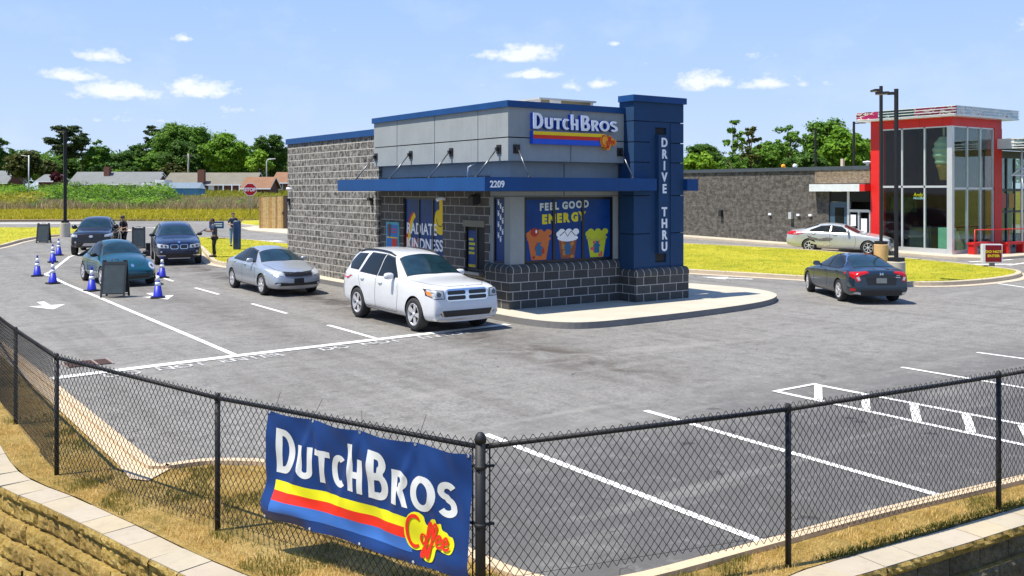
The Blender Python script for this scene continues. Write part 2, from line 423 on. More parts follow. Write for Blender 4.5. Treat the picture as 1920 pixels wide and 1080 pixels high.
# ------------------------------------------------------------------ ground materials
def asphalt(name, base, dark):
    t = Nt(name)
    big = t.noise(.09, 5, .6); mid_ = t.noise(.55, 5, .65, dist=.6); fine = t.noise(38, 3, .7); agg = t.noise(120, 2, .6)
    c = t.ramp(big, [(.3, tuple(x * .86 for x in base)), (.5, base), (.72, tuple(x * 1.16 for x in base))])
    c = t.mix(t.ramp(mid_, [(.52, 0.), (.75, .55)]), c, tuple(x * .68 for x in base))
    c = t.mix(t.math('MULTIPLY', t.ramp(fine, [(.35, 0.), (.7, 1.)]), .38), c, tuple(x * 1.55 for x in base))
    c = t.mix(t.math('MULTIPLY', t.ramp(agg, [(.2, 1.), (.48, 0.)]), .6), c, tuple(x * .35 for x in base))
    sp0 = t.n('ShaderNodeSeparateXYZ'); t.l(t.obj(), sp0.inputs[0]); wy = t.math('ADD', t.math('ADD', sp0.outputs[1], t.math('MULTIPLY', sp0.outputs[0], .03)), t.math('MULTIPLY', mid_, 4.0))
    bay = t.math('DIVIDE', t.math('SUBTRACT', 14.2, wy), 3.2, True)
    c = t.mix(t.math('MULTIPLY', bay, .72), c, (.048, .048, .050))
    m2 = t.noise(3.2, 6, .78); c = t.mix(t.ramp(m2, [(.36, .65), (.50, 0.)]), c, tuple(x * .5 for x in base)); c = t.mix(t.ramp(m2, [(.52, 0.), (.70, .45)]), c, tuple(x * 1.45 for x in base))
    m3 = t.noise(17, 3, .85); c = t.mix(t.ramp(m3, [(.40, .75), (.5, 0.)]), c, tuple(x * .55 for x in base))
    dr = t.noise(1.7, 3, .6); drp = t.math('MULTIPLY', t.ramp(dr, [(.66, 0.), (.70, 1.)]), t.math('SUBTRACT', 1, t.math('MULTIPLY', t.math('SUBTRACT', 1, bay), .75)))
    c = t.mix(t.math('MULTIPLY', drp, .7), c, (.022, .021, .021))
    # tyre sweeps: long soft streaks in the driving directions
    st1 = t.noise(1, 5, .6, t.gen((1.5, .10, 1)), .3); st2 = t.noise(1, 5, .6, t.gen((.12, .9, 1), rot=(0, 0, R(12))), .8)
    c = t.mix(t.ramp(st1, [(.5, 0.), (.68, .35)]), c, dark)
    c = t.mix(t.ramp(st2, [(.54, 0.), (.72, .40)]), c, tuple(x * 1.5 for x in base))
    # oil / rubber under the queue of cars (stains with their own place)
    sepn = t.n('ShaderNodeSeparateXYZ'); t.l(t.obj(), sepn.inputs[0]); x, y = sepn.outputs[0], sepn.outputs[1]
    def lane(x0, wd, y0, y1, fade):
        a = t.math('DIVIDE', t.math('ABSOLUTE', t.math('SUBTRACT', x, x0)), wd)
        b = t.math('DIVIDE', t.math('SUBTRACT', t.math('ABSOLUTE', t.math('SUBTRACT', y, (y0 + y1) / 2)), (y1 - y0) / 2), fade)
        return t.math('MULTIPLY', t.math('SUBTRACT', 1, a, True), t.math('SUBTRACT', 1, b, True))
    k = t.noise(.9, 6, .7, dist=1.2)
    for ln, amt, col in ((lane(11.9, 1.5, 14, 50, 3), .95, (.062, .048, .038)), (lane(8.3, 1.3, 20, 44, 4), .55, (.07, .06, .05)), (lane(12.0, .55, 20, 36, 2), .9, (.035, .03, .027))):
        f = t.math('MULTIPLY', t.math('MULTIPLY', ln, t.ramp(k, [(.36, 0.), (.62, 1.)])), amt)
        c = t.mix(f, c, col)
    cr = t.n('ShaderNodeTexVoronoi', feature='DISTANCE_TO_EDGE'); cr.inputs['Scale'].default_value = .22
    wob = t.noise(.9, 4, .7)
    mp = t.n('ShaderNodeMix', data_type='VECTOR'); mp.inputs[0].default_value = .25
    t.l(t.obj(), mp.inputs[4]); 
    vn = t.n('ShaderNodeTexNoise'); vn.inputs['Scale'].default_value = .8; t.l(t.obj(), vn.inputs['Vector'])
    vs = t.n('ShaderNodeVectorMath', operation='SCALE'); vs.inputs['Scale'].default_value = 12; t.l(vn.outputs[1], vs.inputs[0]); t.l(vs.outputs[0], mp.inputs[5])
    t.l(mp.outputs[1], cr.inputs['Vector'])
    line = t.math('LESS_THAN', cr.outputs['Distance'], .0016)
    c = t.mix(t.math('MULTIPLY', line, t.math('MULTIPLY', t.ramp(wob, [(.52, 0.), (.56, 1.)]), .6)), c, (.02, .02, .02))
    t.set(c, .88, 0, .3)
    hb = t.math('ADD', fine, t.math('MULTIPLY', agg, .8)); t.bump(hb, .35, .006)
    return t.m
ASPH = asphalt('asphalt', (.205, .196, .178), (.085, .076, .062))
def concrete(name, base, joints=None, stain=.25):
    t = Nt(name); a = t.noise(1.1, 6, .65); b = t.noise(9, 5, .7); f = t.noise(140, 2)
    c = t.ramp(a, [(.3, tuple(x * .86 for x in base)), (.7, tuple(x * 1.06 for x in base))])
    c = t.mix(t.math('MULTIPLY', t.ramp(b, [(.5, 0.), (.8, 1.)]), stain), c, tuple(x * .45 for x in base))
    c = t.mix(t.math('MULTIPLY', f, .25), c, tuple(x * .6 for x in base))
    t.set(c, .85, 0, .3); t.bump(t.math('ADD', b, f), .25, .006); return t.m
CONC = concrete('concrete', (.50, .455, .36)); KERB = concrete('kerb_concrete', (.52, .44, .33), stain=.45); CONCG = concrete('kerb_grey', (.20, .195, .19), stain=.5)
CONCW = concrete('kerb_tan', (.60, .46, .30), stain=.4)
def grassmat(name, cols, sc=1.2):
    t = Nt(name); a = t.noise(sc * .35, 6, .7); b = t.noise(sc * 6, 5, .75); f = t.noise(60, 3, .7)
    c = t.ramp(t.math('ADD', t.math('MULTIPLY', a, .55), t.math('MULTIPLY', b, .45)), [(.36, cols[0]), (.48, cols[1]), (.58, cols[2])])
    c = t.mix(t.math('MULTIPLY', t.ramp(f, [(.35, 1.), (.6, 0.)]), .55), c, tuple(x * .45 for x in cols[0]))
    g2 = t.noise(sc * 1.1, 5, .7, dist=.5); c = t.mix(t.ramp(g2, [(.50, 0.), (.66, .5)]), c, tuple(x * y for x, y in zip(cols[0], (.55, .75, .8))))
    t.set(c, .9, 0, .15); t.bump(t.math('ADD', b, f), .8, .05); return t.m
LAWN = grassmat('lawn', [(.24, .27, .02), (.48, .44, .025), (.60, .53, .05)])
DRYG = grassmat('dry_grass_soil', [(.24, .16, .04), (.50, .33, .09), (.66, .46, .17)], 2.5)
FIELD = grassmat('field_soil', [(.08, .085, .012), (.19, .16, .02), (.30, .24, .035)], .4)
# ------------------------------------------------------------------ sheets that follow the ground
def sheet(name, poly, dz, m, thick_=0, grid=None):
    """flat piece of ground from a plan polygon, bent where the slope of the site changes"""
    VF = flat_shapes([poly]); bm = bmesh.new(); vs = [bm.verts.new(v) for v in VF[0]]
    for f in VF[1]:
        try: bm.faces.new([vs[i] for i in f])
        except ValueError: pass
    bmesh.ops.remove_doubles(bm, verts=bm.verts, dist=1e-4)
    for Y in (34, 78, 210):
        bmesh.ops.bisect_plane(bm, geom=bm.verts[:] + bm.edges[:] + bm.faces[:], plane_co=(sy * Y, cy * Y, 0), plane_no=(sy, cy, 0))
    for v in bm.verts: v.co.z = zg(v.co.x, v.co.y) + (dz if not callable(dz) else dz(v.co.x, v.co.y))
    bmesh.ops.recalc_face_normals(bm, faces=bm.faces)
    if sum(f.normal.z for f in bm.faces) < 0: bmesh.ops.reverse_faces(bm, faces=bm.faces)
    me = bpy.data.meshes.new(name); bm.to_mesh(me); bm.free(); me.materials.append(m)
    o = bpy.data.objects.new(name, me); COL.objects.link(o); return o
def smooth_poly(pts, closed=True, n=4):
    out = []; N = len(pts)
    for i in range(N if closed else N - 1):
        p0, p1, p2, p3 = (pts[(i + k) % N] if closed else pts[min(max(i + k, 0), N - 1)] for k in (-1, 0, 1, 2))
        for k in range(n):
            t = k / n
            out.append(tuple(.5 * (2 * b + (c - a) * t + (2 * a - 5 * b + 4 * c - d) * t * t + (3 * b - a - 3 * c + d) * t ** 3) for a, b, c, d in zip(p0, p1, p2, p3)))
    if not closed: out.append(pts[-1])
    return out
def offset_path(pts, d, closed):
    out = []; N = len(pts)
    for i in range(N):
        a = pts[(i - 1) % N] if closed or i > 0 else pts[i]; b = pts[(i + 1) % N] if closed or i < N - 1 else pts[i]
        dx, dy = b[0] - a[0], b[1] - a[1]; l = math.hypot(dx, dy) or 1
        out.append((pts[i][0] + dy / l * d, pts[i][1] - dx / l * d))
    return out
def kerb(name, pts, closed, side, m, h=.15, w_=.16, gutter=None, base=0., gh=.006):
    """kerb stones along a path; the road is on the outer side"""
    mb = MB(); inn = offset_path(pts, side * w_, closed); N = len(pts)
    prof_pts = [(0., -.3), (.0, h - .03), (.12, h - .004), (.3, h), (1., h)]
    V = []; F = []
    for i in range(N):
        for k, (q, z) in enumerate(prof_pts):
            x = pts[i][0] + (inn[i][0] - pts[i][0]) * q; y = pts[i][1] + (inn[i][1] - pts[i][1]) * q
            V.append((x, y, zg(pts[i][0], pts[i][1]) + z + base))
        V.append((inn[i][0], inn[i][1], zg(*pts[i]) - .3))
    K = len(prof_pts) + 1
    for i in range(N if closed else N - 1):
        j = (i + 1) % N
        for k in range(K - 1): F.append((i * K + k, j * K + k, j * K + k + 1, i * K + k + 1))
    mb.add(V, F, m)
    if gutter:
        out = offset_path(pts, -side * gutter, closed)
        V = []; F = []
        for i in range(N):
            V.append((out[i][0], out[i][1], zg(*out[i]) + .004 + gh)); V.append((pts[i][0] + (out[i][0] - pts[i][0]) * .01, pts[i][1] + (out[i][1] - pts[i][1]) * .01, zg(*pts[i]) + .012 + gh))
        for i in range(N if closed else N - 1):
            j = (i + 1) % N; F.append((2 * i, 2 * j, 2 * j + 1, 2 * i + 1))
        mb.add(V, F, m)
    o = mb.build(name); bm = bmesh.new(); bm.from_mesh(o.data); bmesh.ops.recalc_face_normals(bm, faces=bm.faces); bm.to_mesh(o.data); bm.free()
    return o
def ccw(p):
    a = sum(p[i][0] * p[(i + 1) % len(p)][1] - p[(i + 1) % len(p)][0] * p[i][1] for i in range(len(p)))
    return p if a > 0 else p[::-1]
S_ = lambda o: tag(o, kind='structure')
# terrain reaching the horizon
mb = MB(); Ys = [-30, 10, 34, 78, 105, 135, 170, 210, 400, 1000, 4000]; Xs = [-4000, -900, -300, -120, -60, -30, 0, 30, 60, 120, 300, 900, 4000]
V = []
for Y in Ys:
    for X in Xs:
        u, v = c2w(X, Y); V.append((u, v, (-.9 if Y < 12 else zg(u, v) - .10)))
F = [(i * len(Xs) + j, i * len(Xs) + j + 1, (i + 1) * len(Xs) + j + 1, (i + 1) * len(Xs) + j) for i in range(len(Ys) - 1) for j in range(len(Xs) - 1)]
mb.add(V, F, FIELD, True); S_(mb.build('ground'))
# parking lot and drive lanes
roadfar = [far(-200, 77), far(0, 77.5), far(300, 79), far(540, 80), far(760, 82)]
lot = [(2.95, 11.42), (2.9, 16), (2.72, 23), (2.6, 32), (-3, 40), (-30, 62), far(-700, 72), far(-200, 77)] + roadfar[1:] + [(60, 66), (75, 40), (62, 8), (40, 2), (14, 5.2), (10.85, 5.50), (8.44, 5.76), (6.67, 5.86), (5.26, 5.98), (4.8, 6.25), (4.62, 7.14), (4.55, 9), (4.4, 10.3), (4.12, 10.95), (3.61, 11.38), (3.29, 11.46)]
S_(sheet('parking_lot', lot, 0, ASPH))
# darker newer asphalt of the parking bays
bays = [(4.75, 6.4), (5.3, 6.05), (8.44, 5.80), (10.85, 5.54), (14, 5.25), (25, 4.6), (25, 10.2), (19.2, 10.6), (16.3, 10.75), (12, 11.0), (8, 11.3), (5.2, 11.9), (4.2, 12.6), (3.1, 14.2), (3.0, 11.6), (3.45, 11.55), (4.2, 11.0), (4.5, 10.3), (4.62, 9), (4.68, 7.2)]
# paint on the asphalt
t = Nt('road_paint'); wear = t.noise(9, 6, .75); grain = t.noise(70, 3, .7)
c = t.mix(t.ramp(t.math('ADD', t.math('MULTIPLY', wear, .7), t.math('MULTIPLY', grain, .3)), [(.48, 0.), (.64, .75)]), (.80, .79, .74), (.24, .23, .22)); t.set(c, .7, 0, .3); PAINT = t.m
t = Nt('worn_road_paint'); wear = t.noise(6, 6, .8); grain = t.noise(60, 3, .7)
c = t.mix(t.ramp(t.math('ADD', t.math('MULTIPLY', wear, .6), t.math('MULTIPLY', grain, .4)), [(.44, 0.), (.56, 1.)]), (.60, .59, .56), (.16, .16, .155)); t.set(c, .8, 0, .3); PAINTW = t.m
def line(name, pts, w_, dz=.009, m=None):
    return S_(sheet(name, thick(pts, w_), dz, m or PAINT))
for v0, v1 in ((19.35, 21.93), (24.64, 27.35), (30.41, 32.93), (35.6, 37.9)): line('lane_marking', [(9.78, v0), (9.78, v1)], .12)
line('lane_marking', [(6.45, 18.95), (6.44, 31.35), (6.40, 38.5)] + arc(7.6, 40.6, 1.25, 1.7, 200, 140, 6) + [(8.60, 48.77), (9.6, 51.0)], .13)
line('stop_line', [(2.95, 18.50), (6.45, 18.90), (9.78, 19.17), (13.5, 19.45)], .26, .013)
line('bay_marking', [(7.17, 10.87), (7.13, 6.02)], .115, .009); line('bay_marking', [(9.93, 10.65), (9.80, 5.75)], .115, .009)
line('bay_marking', [(16.33, 10.48), (16.33, 5.4)], .11, .009); line('bay_marking', [(19.1, 10.55), (19.4, 5.2)], .11, .009); line('bay_marking', [(22.1, 10.4), (22.3, 5.2)], .11, .009)
line('bay_marking', [(12.66, 10.38), (12.66, 5.5)], .11, .009); line('bay_marking', [(13.66, 10.38), (13.80, 5.4)], .11, .009); line('bay_marking', [(12.60, 10.42), (13.72, 10.42)], .09, .013)
for v0, v1 in ((9.61, 10.34), (8.74, 9.42), (7.9, 8.56), (7.09, 7.71), (6.25, 6.88)): line('hatch_marking', [(12.70, v0), (13.66, v1)], .125, .013)
line('lane_marking', [(33.6, 19.3), (34.33, 18.99), (33.27, 16.70), (32.2, 14.6)][1:], .14)
line('lane_marking', [(40.9, 21.2), (43.2, 21.4)], .16); line('lane_marking', [(39.6, 22.6), (41.6, 21.3)], .3); line('lane_marking', [(41.0, 23.0), (43.8, 22.5)], .2)
def arrow(u, v, ang, s=1.0):
    P = [(-.09, .95), (.09, .95), (.09, 0), (.42, 0), (0, -.95), (-.42, 0), (-.09, 0)]
    ca, sa = math.cos(ang), math.sin(ang)
    S_(sheet('arrow_marking', [(u + s * (x * ca - y * sa), v + s * (x * sa + y * ca)) for x, y in P], .009, PAINT))
arrow(4.75, 30.35, 0, 1.15); arrow(8.05, 31.0, 0, 1.15); arrow(27.2, 24.7, R(-148), 1.0); arrow(20.3, 53.5, R(30), 1.1); arrow(18.3, 71.3, R(60), 1.4); arrow(12.6, 71.0, R(80), 1.4)
def road_word(txt, u, v, size, width):
    V, F = text_shapes(txt, size, .012, width)
    mb = MB(); rise = (19.17 - 18.5) / 6.83
    mb.add([(u + x, v + y + x * rise * .75, zg(u, v) + .009) for x, y, z in V], F, PAINTW); S_(mb.build('road_lettering'))
road_word('NOT', 4.72, 18.18, .52, .86); road_word('ENTER', 5.95, 18.30, .52, .86); road_word('DO', 8.12, 18.48, .52, .86); road_word('NOT', 9.12, 18.56, .52, .86); road_word('DO', 3.75, 18.05, .52, .86); road_word('ENTER', 10.6, 18.66, .52, .86)
# drain grate in the asphalt
RUST = mat('rusty_iron', (.10, .045, .03), .7, .3, var=.4, vs=20)
mb = MB(); u0, v0 = 3.42, 19.45
for k in range(3):
    mb.box(u0 + k * .27, u0 + k * .27 + .235, v0, v0 + .62, .004, .012, mat('grate_dark', (.03, .016, .012), .8))
    for j in range(7): mb.box(u0 + k * .27 + .015 + j * .032, u0 + k * .27 + .025 + j * .032, v0 + .02, v0 + .60, .012, .018, RUST)
for k in range(4): mb.box(u0 + k * .27 - .035, u0 + k * .27, v0 - .03, v0 + .65, .004, .016, mat('grate_frame', (.26, .20, .17), .7))
tag(mb.build('drain_grate'), 'rust-brown drain grate set in the asphalt behind the fence', 'drain')
# ------------------------------------------------------------------ islands and kerbs
isl_l = [(2.0, 50), (4.6, 53.5), (6.63, 56.79), (8.26, 61.0), (9.73, 63.65), (12.0, 65.5), (14.6, 67.2), (16.0, 69.5), (15.2, 71.5), (12, 73.5), (4, 79), (-10, 88), (-30, 80), (-20, 62), (-6, 47)]
P_ = ccw(smooth_poly(isl_l)); S_(sheet('lawn_strip', P_, .14, LAWN)); S_(kerb('kerb', P_, True, -1, KERB, .15, .18, .3))
isl_m = [(13.25, 42.3), (13.1, 40.6), (13.35, 39.3), (14.3, 38.6), (16.5, 38.5), (19.5, 38.6), (20.6, 40), (20.4, 46), (19.6, 50), (18.9, 54.3), (17.6, 57), (16.7, 57.2), (15.9, 54), (14.6, 48)]
P_ = ccw(smooth_poly(isl_m)); S_(sheet('lawn_island', P_, .14, LAWN)); S_(kerb('kerb', P_, True, -1, KERB, .15, .2, .3))
isl_r = [(25.2, 34), (25.9, 30.5), (27.25, 26.92), (29.04, 22.6), (30.1, 19.8), (31.4, 18.55), (33.86, 18.2), (36.0, 18.35), (37.6, 19.0), (38.3, 20.2), (38.9, 22.5), (39.3, 26.6), (39.35, 31), (37.6, 36.7), (34, 46), (27, 48), (24.5, 40)]
P_ = ccw(smooth_poly(isl_r)); S_(sheet('lawn_median', P_, .14, LAWN)); S_(kerb('kerb', P_, True, -1, KERB, .16, .2, .32))
# far road surface (pale) and its far kerb
PALE = concrete('pale_road', (.40, .38, .34), stain=.2)
nearr = [far(-300, 72.0), far(0, 73.3), far(120, 73.6), far(215, 74.3)]; farr = [far(-300, 75.8), far(0, 76.3), far(120, 76.6), far(215, 77.0)]
S_(sheet('side_road', nearr + farr[::-1], .012, PALE))
kf = [far(-400, 76.0), far(-200, 77), far(0, 77.8), far(300, 79), far(540, 80), far(700, 82)]
S_(kerb('kerb', smooth_poly(kf, False), False, -1, concrete('far_kerb', (.26, .19, .12), stain=.3), .16, .5))
# kerb and pavement beside the timber gate
mb = []
gp = [far(500, 63.5), far(538, 61.5), far(600, 58), far(600, 70), far(480, 71), far(452, 68), far(470, 65)]
S_(sheet('gate_apron', gp, .06, CONC)); S_(kerb('kerb', ccw(gp), True, -1, CONC, .08, .2))
gp2 = smooth_poly([far(455, 72), far(485, 69.8), far(500, 70.5), far(520, 76), far(470, 78), far(430, 75)])
S_(sheet('lawn_patch', gp2, .10, LAWN)); S_(kerb('kerb', ccw(gp2), True, -1, CONC, .11, .25))
# kerb on the fence side of the lot
kl = [(2.60, 40), (2.62, 32), (2.72, 23), (2.85, 18), (2.93, 14), (2.98, 11.75), (3.08, 11.5), (3.29, 11.47), (3.61, 11.38), (4.12, 10.95), (4.38, 10.3), (4.52, 9), (4.60, 7.14), (4.78, 6.3), (5.26, 5.97), (6.67, 5.85), (8.44, 5.75), (10.85, 5.49), (14, 5.2), (26, 4.4)]
klp = smooth_poly(kl, False, 5)
S_(kerb('kerb', klp, False, 1, CONCW, .15, .15))
S_(sheet('gutter_strip', [(2.72, 23), (2.62, 32), (2.32, 32), (2.42, 23), (2.55, 16), (2.62, 11.9), (2.60, 11.2), (2.75, 11.0), (3.1, 11.35), (3.0, 11.7), (2.95, 14), (2.86, 18)][::-1], .115, CONCW))
# strip of dry grass between the kerb and the retaining wall
capL = [(1.5, 26), (1.55, 18), (1.60, 14.2), (1.605, 12.7), (1.66, 12.05), (1.81, 11.44), (2.00, 10.86), (2.10, 10.44), (2.34, 9.50), (2.55, 8.61), (2.78, 7.82), (3.05, 6.7), (3.35, 5.62), (3.62, 5.05), (4.1, 4.95), (5.2, 5.12), (6.71, 5.24), (7.53, 5.18), (8.62, 5.09), (9.51, 5.03), (11, 4.92), (14, 4.7), (26, 3.9)]
strip_in = [offset_path(kl, .14, False)[i] for i in range(len(kl))]
dry = strip_in[1:] + capL[::-1]
S_(sheet('dry_verge', dry, .10, DRYG))
# ------------------------------------------------------------------ retaining wall: caps and split-face courses
capm = []
for i, base in enumerate([(.43, .365, .26), (.42, .365, .27), (.445, .37, .25), (.42, .36, .275)]): capm.append(concrete('cap_stone_%d' % i, base, stain=.35))
def splitface(name, a, b, cc):
    t = Nt(name); n1 = t.noise(15, 8, .8); n2 = t.noise(55, 6, .85); n3 = t.noise(1.4, 3)
    c = t.ramp(n1, [(.35, a), (.5, b), (.65, cc)]); c = t.mix(t.ramp(n3, [(.4, 0.), (.65, .5)]), c, tuple(x * .6 for x in a))
    c = t.mix(t.ramp(n2, [(.30, .8), (.5, 0.)]), c, tuple(x * .3 for x in a)); t.set(c, .92, 0, .2)
    t.bump(t.math('ADD', n1, t.math('MULTIPLY', n2, .7)), 1., .05); return t.m
SPL = [splitface('split_block_tan', (.34, .21, .055), (.70, .48, .13), (.84, .68, .30)), splitface('split_block_rust', (.34, .21, .06), (.62, .42, .13), (.74, .56, .22)), splitface('split_block_grey', (.15, .125, .08), (.29, .24, .155), (.45, .38, .26))]
def path_points(path, step):
    P = [Vector((x, y)) for x, y in path]; out = [P[0]]; acc = 0
    for a, b in zip(P, P[1:]):
        d = (b - a).length; t_ = step - acc
        while t_ <= d: out.append(a.lerp(b, t_ / d)); t_ += step
        acc = (d - (t_ - step)) if t_ - step <= d else acc + d
        acc = (acc) % step if acc >= step else acc
    return out
rw = empty('retaining_wall', (1.6, 12, 0), 0, 'tan split-face block retaining wall with flat capstones in front of the black fence', 'retaining wall')
def rel(o): o.parent = rw; o.location = (-rw.location.x, -rw.location.y, -rw.location.z); return o
sp = smooth_poly(capL, False, 6)
rnd = random.Random(4)
joints = path_points(sp[::-1], .455)
capcount = 0
CAPW = .32
caps = []
for k, (a, b) in enumerate(zip(joints, joints[1:])):
    if depth(a.x, a.y) > 19 or depth(a.x, a.y) < 3.2: continue
    if a.x > 13.5: continue
    d = (b - a).normalized(); n2 = Vector((-d.y, d.x))         # the path runs right to left here: outer side is to the left of travel
    pa, pb = a + d * .004, b - d * .004; qa, qb = pa + n2 * CAPW, pb + n2 * CAPW
    mbx = MB(); mbx.prism([(pa.x, pa.y), (pb.x, pb.y), (qb.x, qb.y), (qa.x, qa.y)], .0, .092 + rnd.uniform(-.003, .003), capm[rnd.choice([0, 0, 1, 2, 3])])
    # broken front edge
    nn = 9; V = []; F = []
    for i in range(nn + 1):
        for j, z in enumerate((-.0, .03, .06, .088)):
            p = qa.lerp(qb, i / nn); e = rnd.uniform(.006, .032) if 0 < j < 3 else rnd.uniform(0, .01)
            V.append((p.x + n2.x * e, p.y + n2.y * e, z))
    for i in range(nn):
        for j in range(3): F.append((i * 4 + j, (i + 1) * 4 + j, (i + 1) * 4 + j + 1, i * 4 + j + 1))
    mbx.add(V, F, SPL[0]); caps.append(mbx)
allc = MB()
for c_ in caps: rel(c_.build('capstone'))
for row in range(4):
    z1 = -.0 - row * .20; z0 = z1 - .192
    off = .03 + row * .055
    base = offset_path(sp, CAPW - .03 + off - .03, False)          # outer face line
    pj = path_points(base[::-1], .455); mbx = MB()
    for k, (a, b) in enumerate(zip(pj, pj[1:])):
        if depth(a.x, a.y) > 17 or depth(a.x, a.y) < 3.0 or a.x > 13.5: continue
        sh = (row % 2) * .5; d = (b - a); a2 = a + d * sh; b2 = b + d * sh; d = d.normalized(); n2 = Vector((-d.y, d.x))
        left = a.y > 5.6
        nn, mm = 10, 5; V = []; F = []
        for i in range(nn + 1):
            for j in range(mm + 1):
                p = a2.lerp(b2, (i / nn) * .985 + .008); edge = min(i, nn - i) / nn * 2; e2 = min(j, mm - j) / mm * 2
                e = (.024 if left else .014) * min(1, edge * 6) * min(1, e2 * 3) + (rnd.uniform(-.016, .016) if 0 < i < nn and 0 < j < mm else 0) * (1 if left else .6)
                V.append((p.x + n2.x * e, p.y + n2.y * e, z0 + (z1 - z0) * j / mm))
        for i in range(nn):
            for j in range(mm): F.append((i * (mm + 1) + j, (i + 1) * (mm + 1) + j, (i + 1) * (mm + 1) + j + 1, i * (mm + 1) + j + 1))
        mm_ = SPL[rnd.choice([0, 0, 0, 1])] if left else SPL[2]
        if row in (2,) and left: mm_ = SPL[rnd.choice([1, 1, 0])]
        mbx.add(V, F, mm_)
        ia, ib = a2 - n2 * .2, b2 - n2 * .2
        mbx.add([(a2.x, a2.y, z1), (b2.x, b2.y, z1), (ib.x, ib.y, z1), (ia.x, ia.y, z1)], [(0, 1, 2, 3)], SPL[0])
        mbx.add([(a2.x - n2.x * .012, a2.y - n2.y * .012, z0 - .008), (b2.x - n2.x * .012, b2.y - n2.y * .012, z0 - .008), (b2.x - n2.x * .012, b2.y - n2.y * .012, z1), (a2.x - n2.x * .012, a2.y - n2.y * .012, z1)], [(0, 1, 2, 3)], mat('joint_dark', (.03, .028, .025), .9))
    rel(mbx.build('block_course'))
# ------------------------------------------------------------------ coffee drive-thru building
def blockmat(name, c1, c2, mortar, bw=.52, bh=.25, ms=.014, rough_amt=.5, off=.5, nsc=14, z0=0.):
    t = Nt(name); sp_ = t.n('ShaderNodeSeparateXYZ'); t.l(t.obj(), sp_.inputs[0]); cb_ = t.n('ShaderNodeCombineXYZ')
    t.l(t.math('ADD', sp_.outputs[0], sp_.outputs[1]), cb_.inputs[0]); t.l(t.math('SUBTRACT', sp_.outputs[2], z0), cb_.inputs[1])
    b = t.n('ShaderNodeTexBrick'); b.offset = off; b.inputs['Scale'].default_value = 1; b.inputs['Brick Width'].default_value = bw; b.inputs['Row Height'].default_value = bh
    b.inputs['Mortar Size'].default_value = ms; b.inputs['Mortar Smooth'].default_value = .15; b.inputs['Bias'].default_value = 0
    b.inputs['Color1'].default_value = (*c1, 1); b.inputs['Color2'].default_value = (*c2, 1); b.inputs['Mortar'].default_value = (*mortar, 1)
    t.l(cb_.outputs[0], b.inputs['Vector'])
    n1 = t.noise(nsc, 7, .75); n2 = t.noise(nsc * 4, 4, .7)
    c = t.mix(t.math('MULTIPLY', t.math('MULTIPLY', t.ramp(n1, [(.40, 1.), (.56, 0.)]), t.math('SUBTRACT', 1, b.outputs['Fac'])), rough_amt), b.outputs['Color'], tuple(x * .16 for x in c1))
    c = t.mix(t.math('MULTIPLY', t.math('MULTIPLY', t.ramp(n1, [(.52, 0.), (.66, 1.)]), t.math('SUBTRACT', 1, b.outputs['Fac'])), rough_amt * .6), c, tuple(min(1, x * 1.8) for x in c1))
    t.set(c, .85, 0, .3)
    h = t.math('ADD', t.math('MULTIPLY', b.outputs['Fac'], -1.0), t.math('ADD', t.math('MULTIPLY', n1, rough_amt * 1.6), t.math('MULTIPLY', n2, rough_amt * .5)))
    t.bump(h, .9, .02 + .03 * rough_amt); return t.m
BLK_SPLIT = blockmat('split_face_block', (.20, .19, .17), (.29, .275, .25), (.56, .53, .48), rough_amt=1.0, nsc=7, z0=.15, bw=.52, bh=.243)
BLK_SMOOTH = blockmat('ground_face_block', (.085, .078, .070), (.12, .11, .10), (.36, .34, .31), rough_amt=.25, z0=.15)
BLK_DARK = blockmat('charcoal_block', (.055, .056, .054), (.085, .085, .080), (.46, .45, .43), rough_amt=.22, ms=.012, z0=.15, bh=.243)
BULL = blockmat('bullnose_block', (.055, .057, .056), (.085, .087, .085), (.46, .45, .43), bw=.26, bh=2., ms=.012, off=0, rough_amt=.2, z0=-.5)
STUC = mat('stucco_grey', (.30, .325, .325), .9, var=.07, vs=9, bump=.8, bs=55)
def stucco():
    t = Nt('stucco_weathered'); a = t.noise(1.2, 5, .6); st = t.noise(1, 6, .7, t.gen((7, 7, .35))); f = t.noise(70, 3, .7)
    c = t.ramp(a, [(.3, (.275, .30, .30)), (.7, (.325, .35, .35))]); c = t.mix(t.ramp(st, [(.54, 0.), (.72, .30)]), c, (.15, .16, .155)); c = t.mix(t.math('MULTIPLY', t.ramp(f, [(.35, 1.), (.6, 0.)]), .25), c, (.14, .15, .15))
    t.set(c, .92, 0, .2); t.bump(f, .8, .008); return t.m
STUC = stucco()
BLUE = mat('blue_metal', (.006, .055, .185), .5, 0, var=.14, vs=1.7, spec=.25)
BLUET = mat('blue_tower_panel', (.005, .042, .115), .8, var=.10, vs=3, bump=.6, bs=60)
JOINT = mat('dark_joint', (.02, .022, .024), .9)  # dark backing in the gaps between panels, also the wall joint strips
FRM = mat('window_frame_black', (.006, .006, .008), .35)
INT = mat('dark_interior', (.015, .014, .013), .7, var=.4)
PB = mat('window_film_blue', (.005, .042, .185), .3, var=.25, vs=2, spec=.2)
def signm(n, c, r=.4): return mat(n, c, r, var=.06, spec=.25)
SW, SY, SR, SBL, SO = signm('sign_white', (.80, .82, .84)), signm('sign_yellow', (.80, .55, .01)), signm('sign_red', (.62, .03, .012)), signm('sign_blue', (.02, .09, .55)), signm('sign_orange', (.85, .34, .02))
kio = empty('coffee_kiosk', (14.46, 20.75, 0), 0, 'drive-thru coffee building with blue canopy, grey panels and grey block walls', 'building')
KO = Vector((14.46, 20.75, 0))
def krel(o, p=None):
    o.parent = p or kio
    if p is None: o.location = -KO
    return o
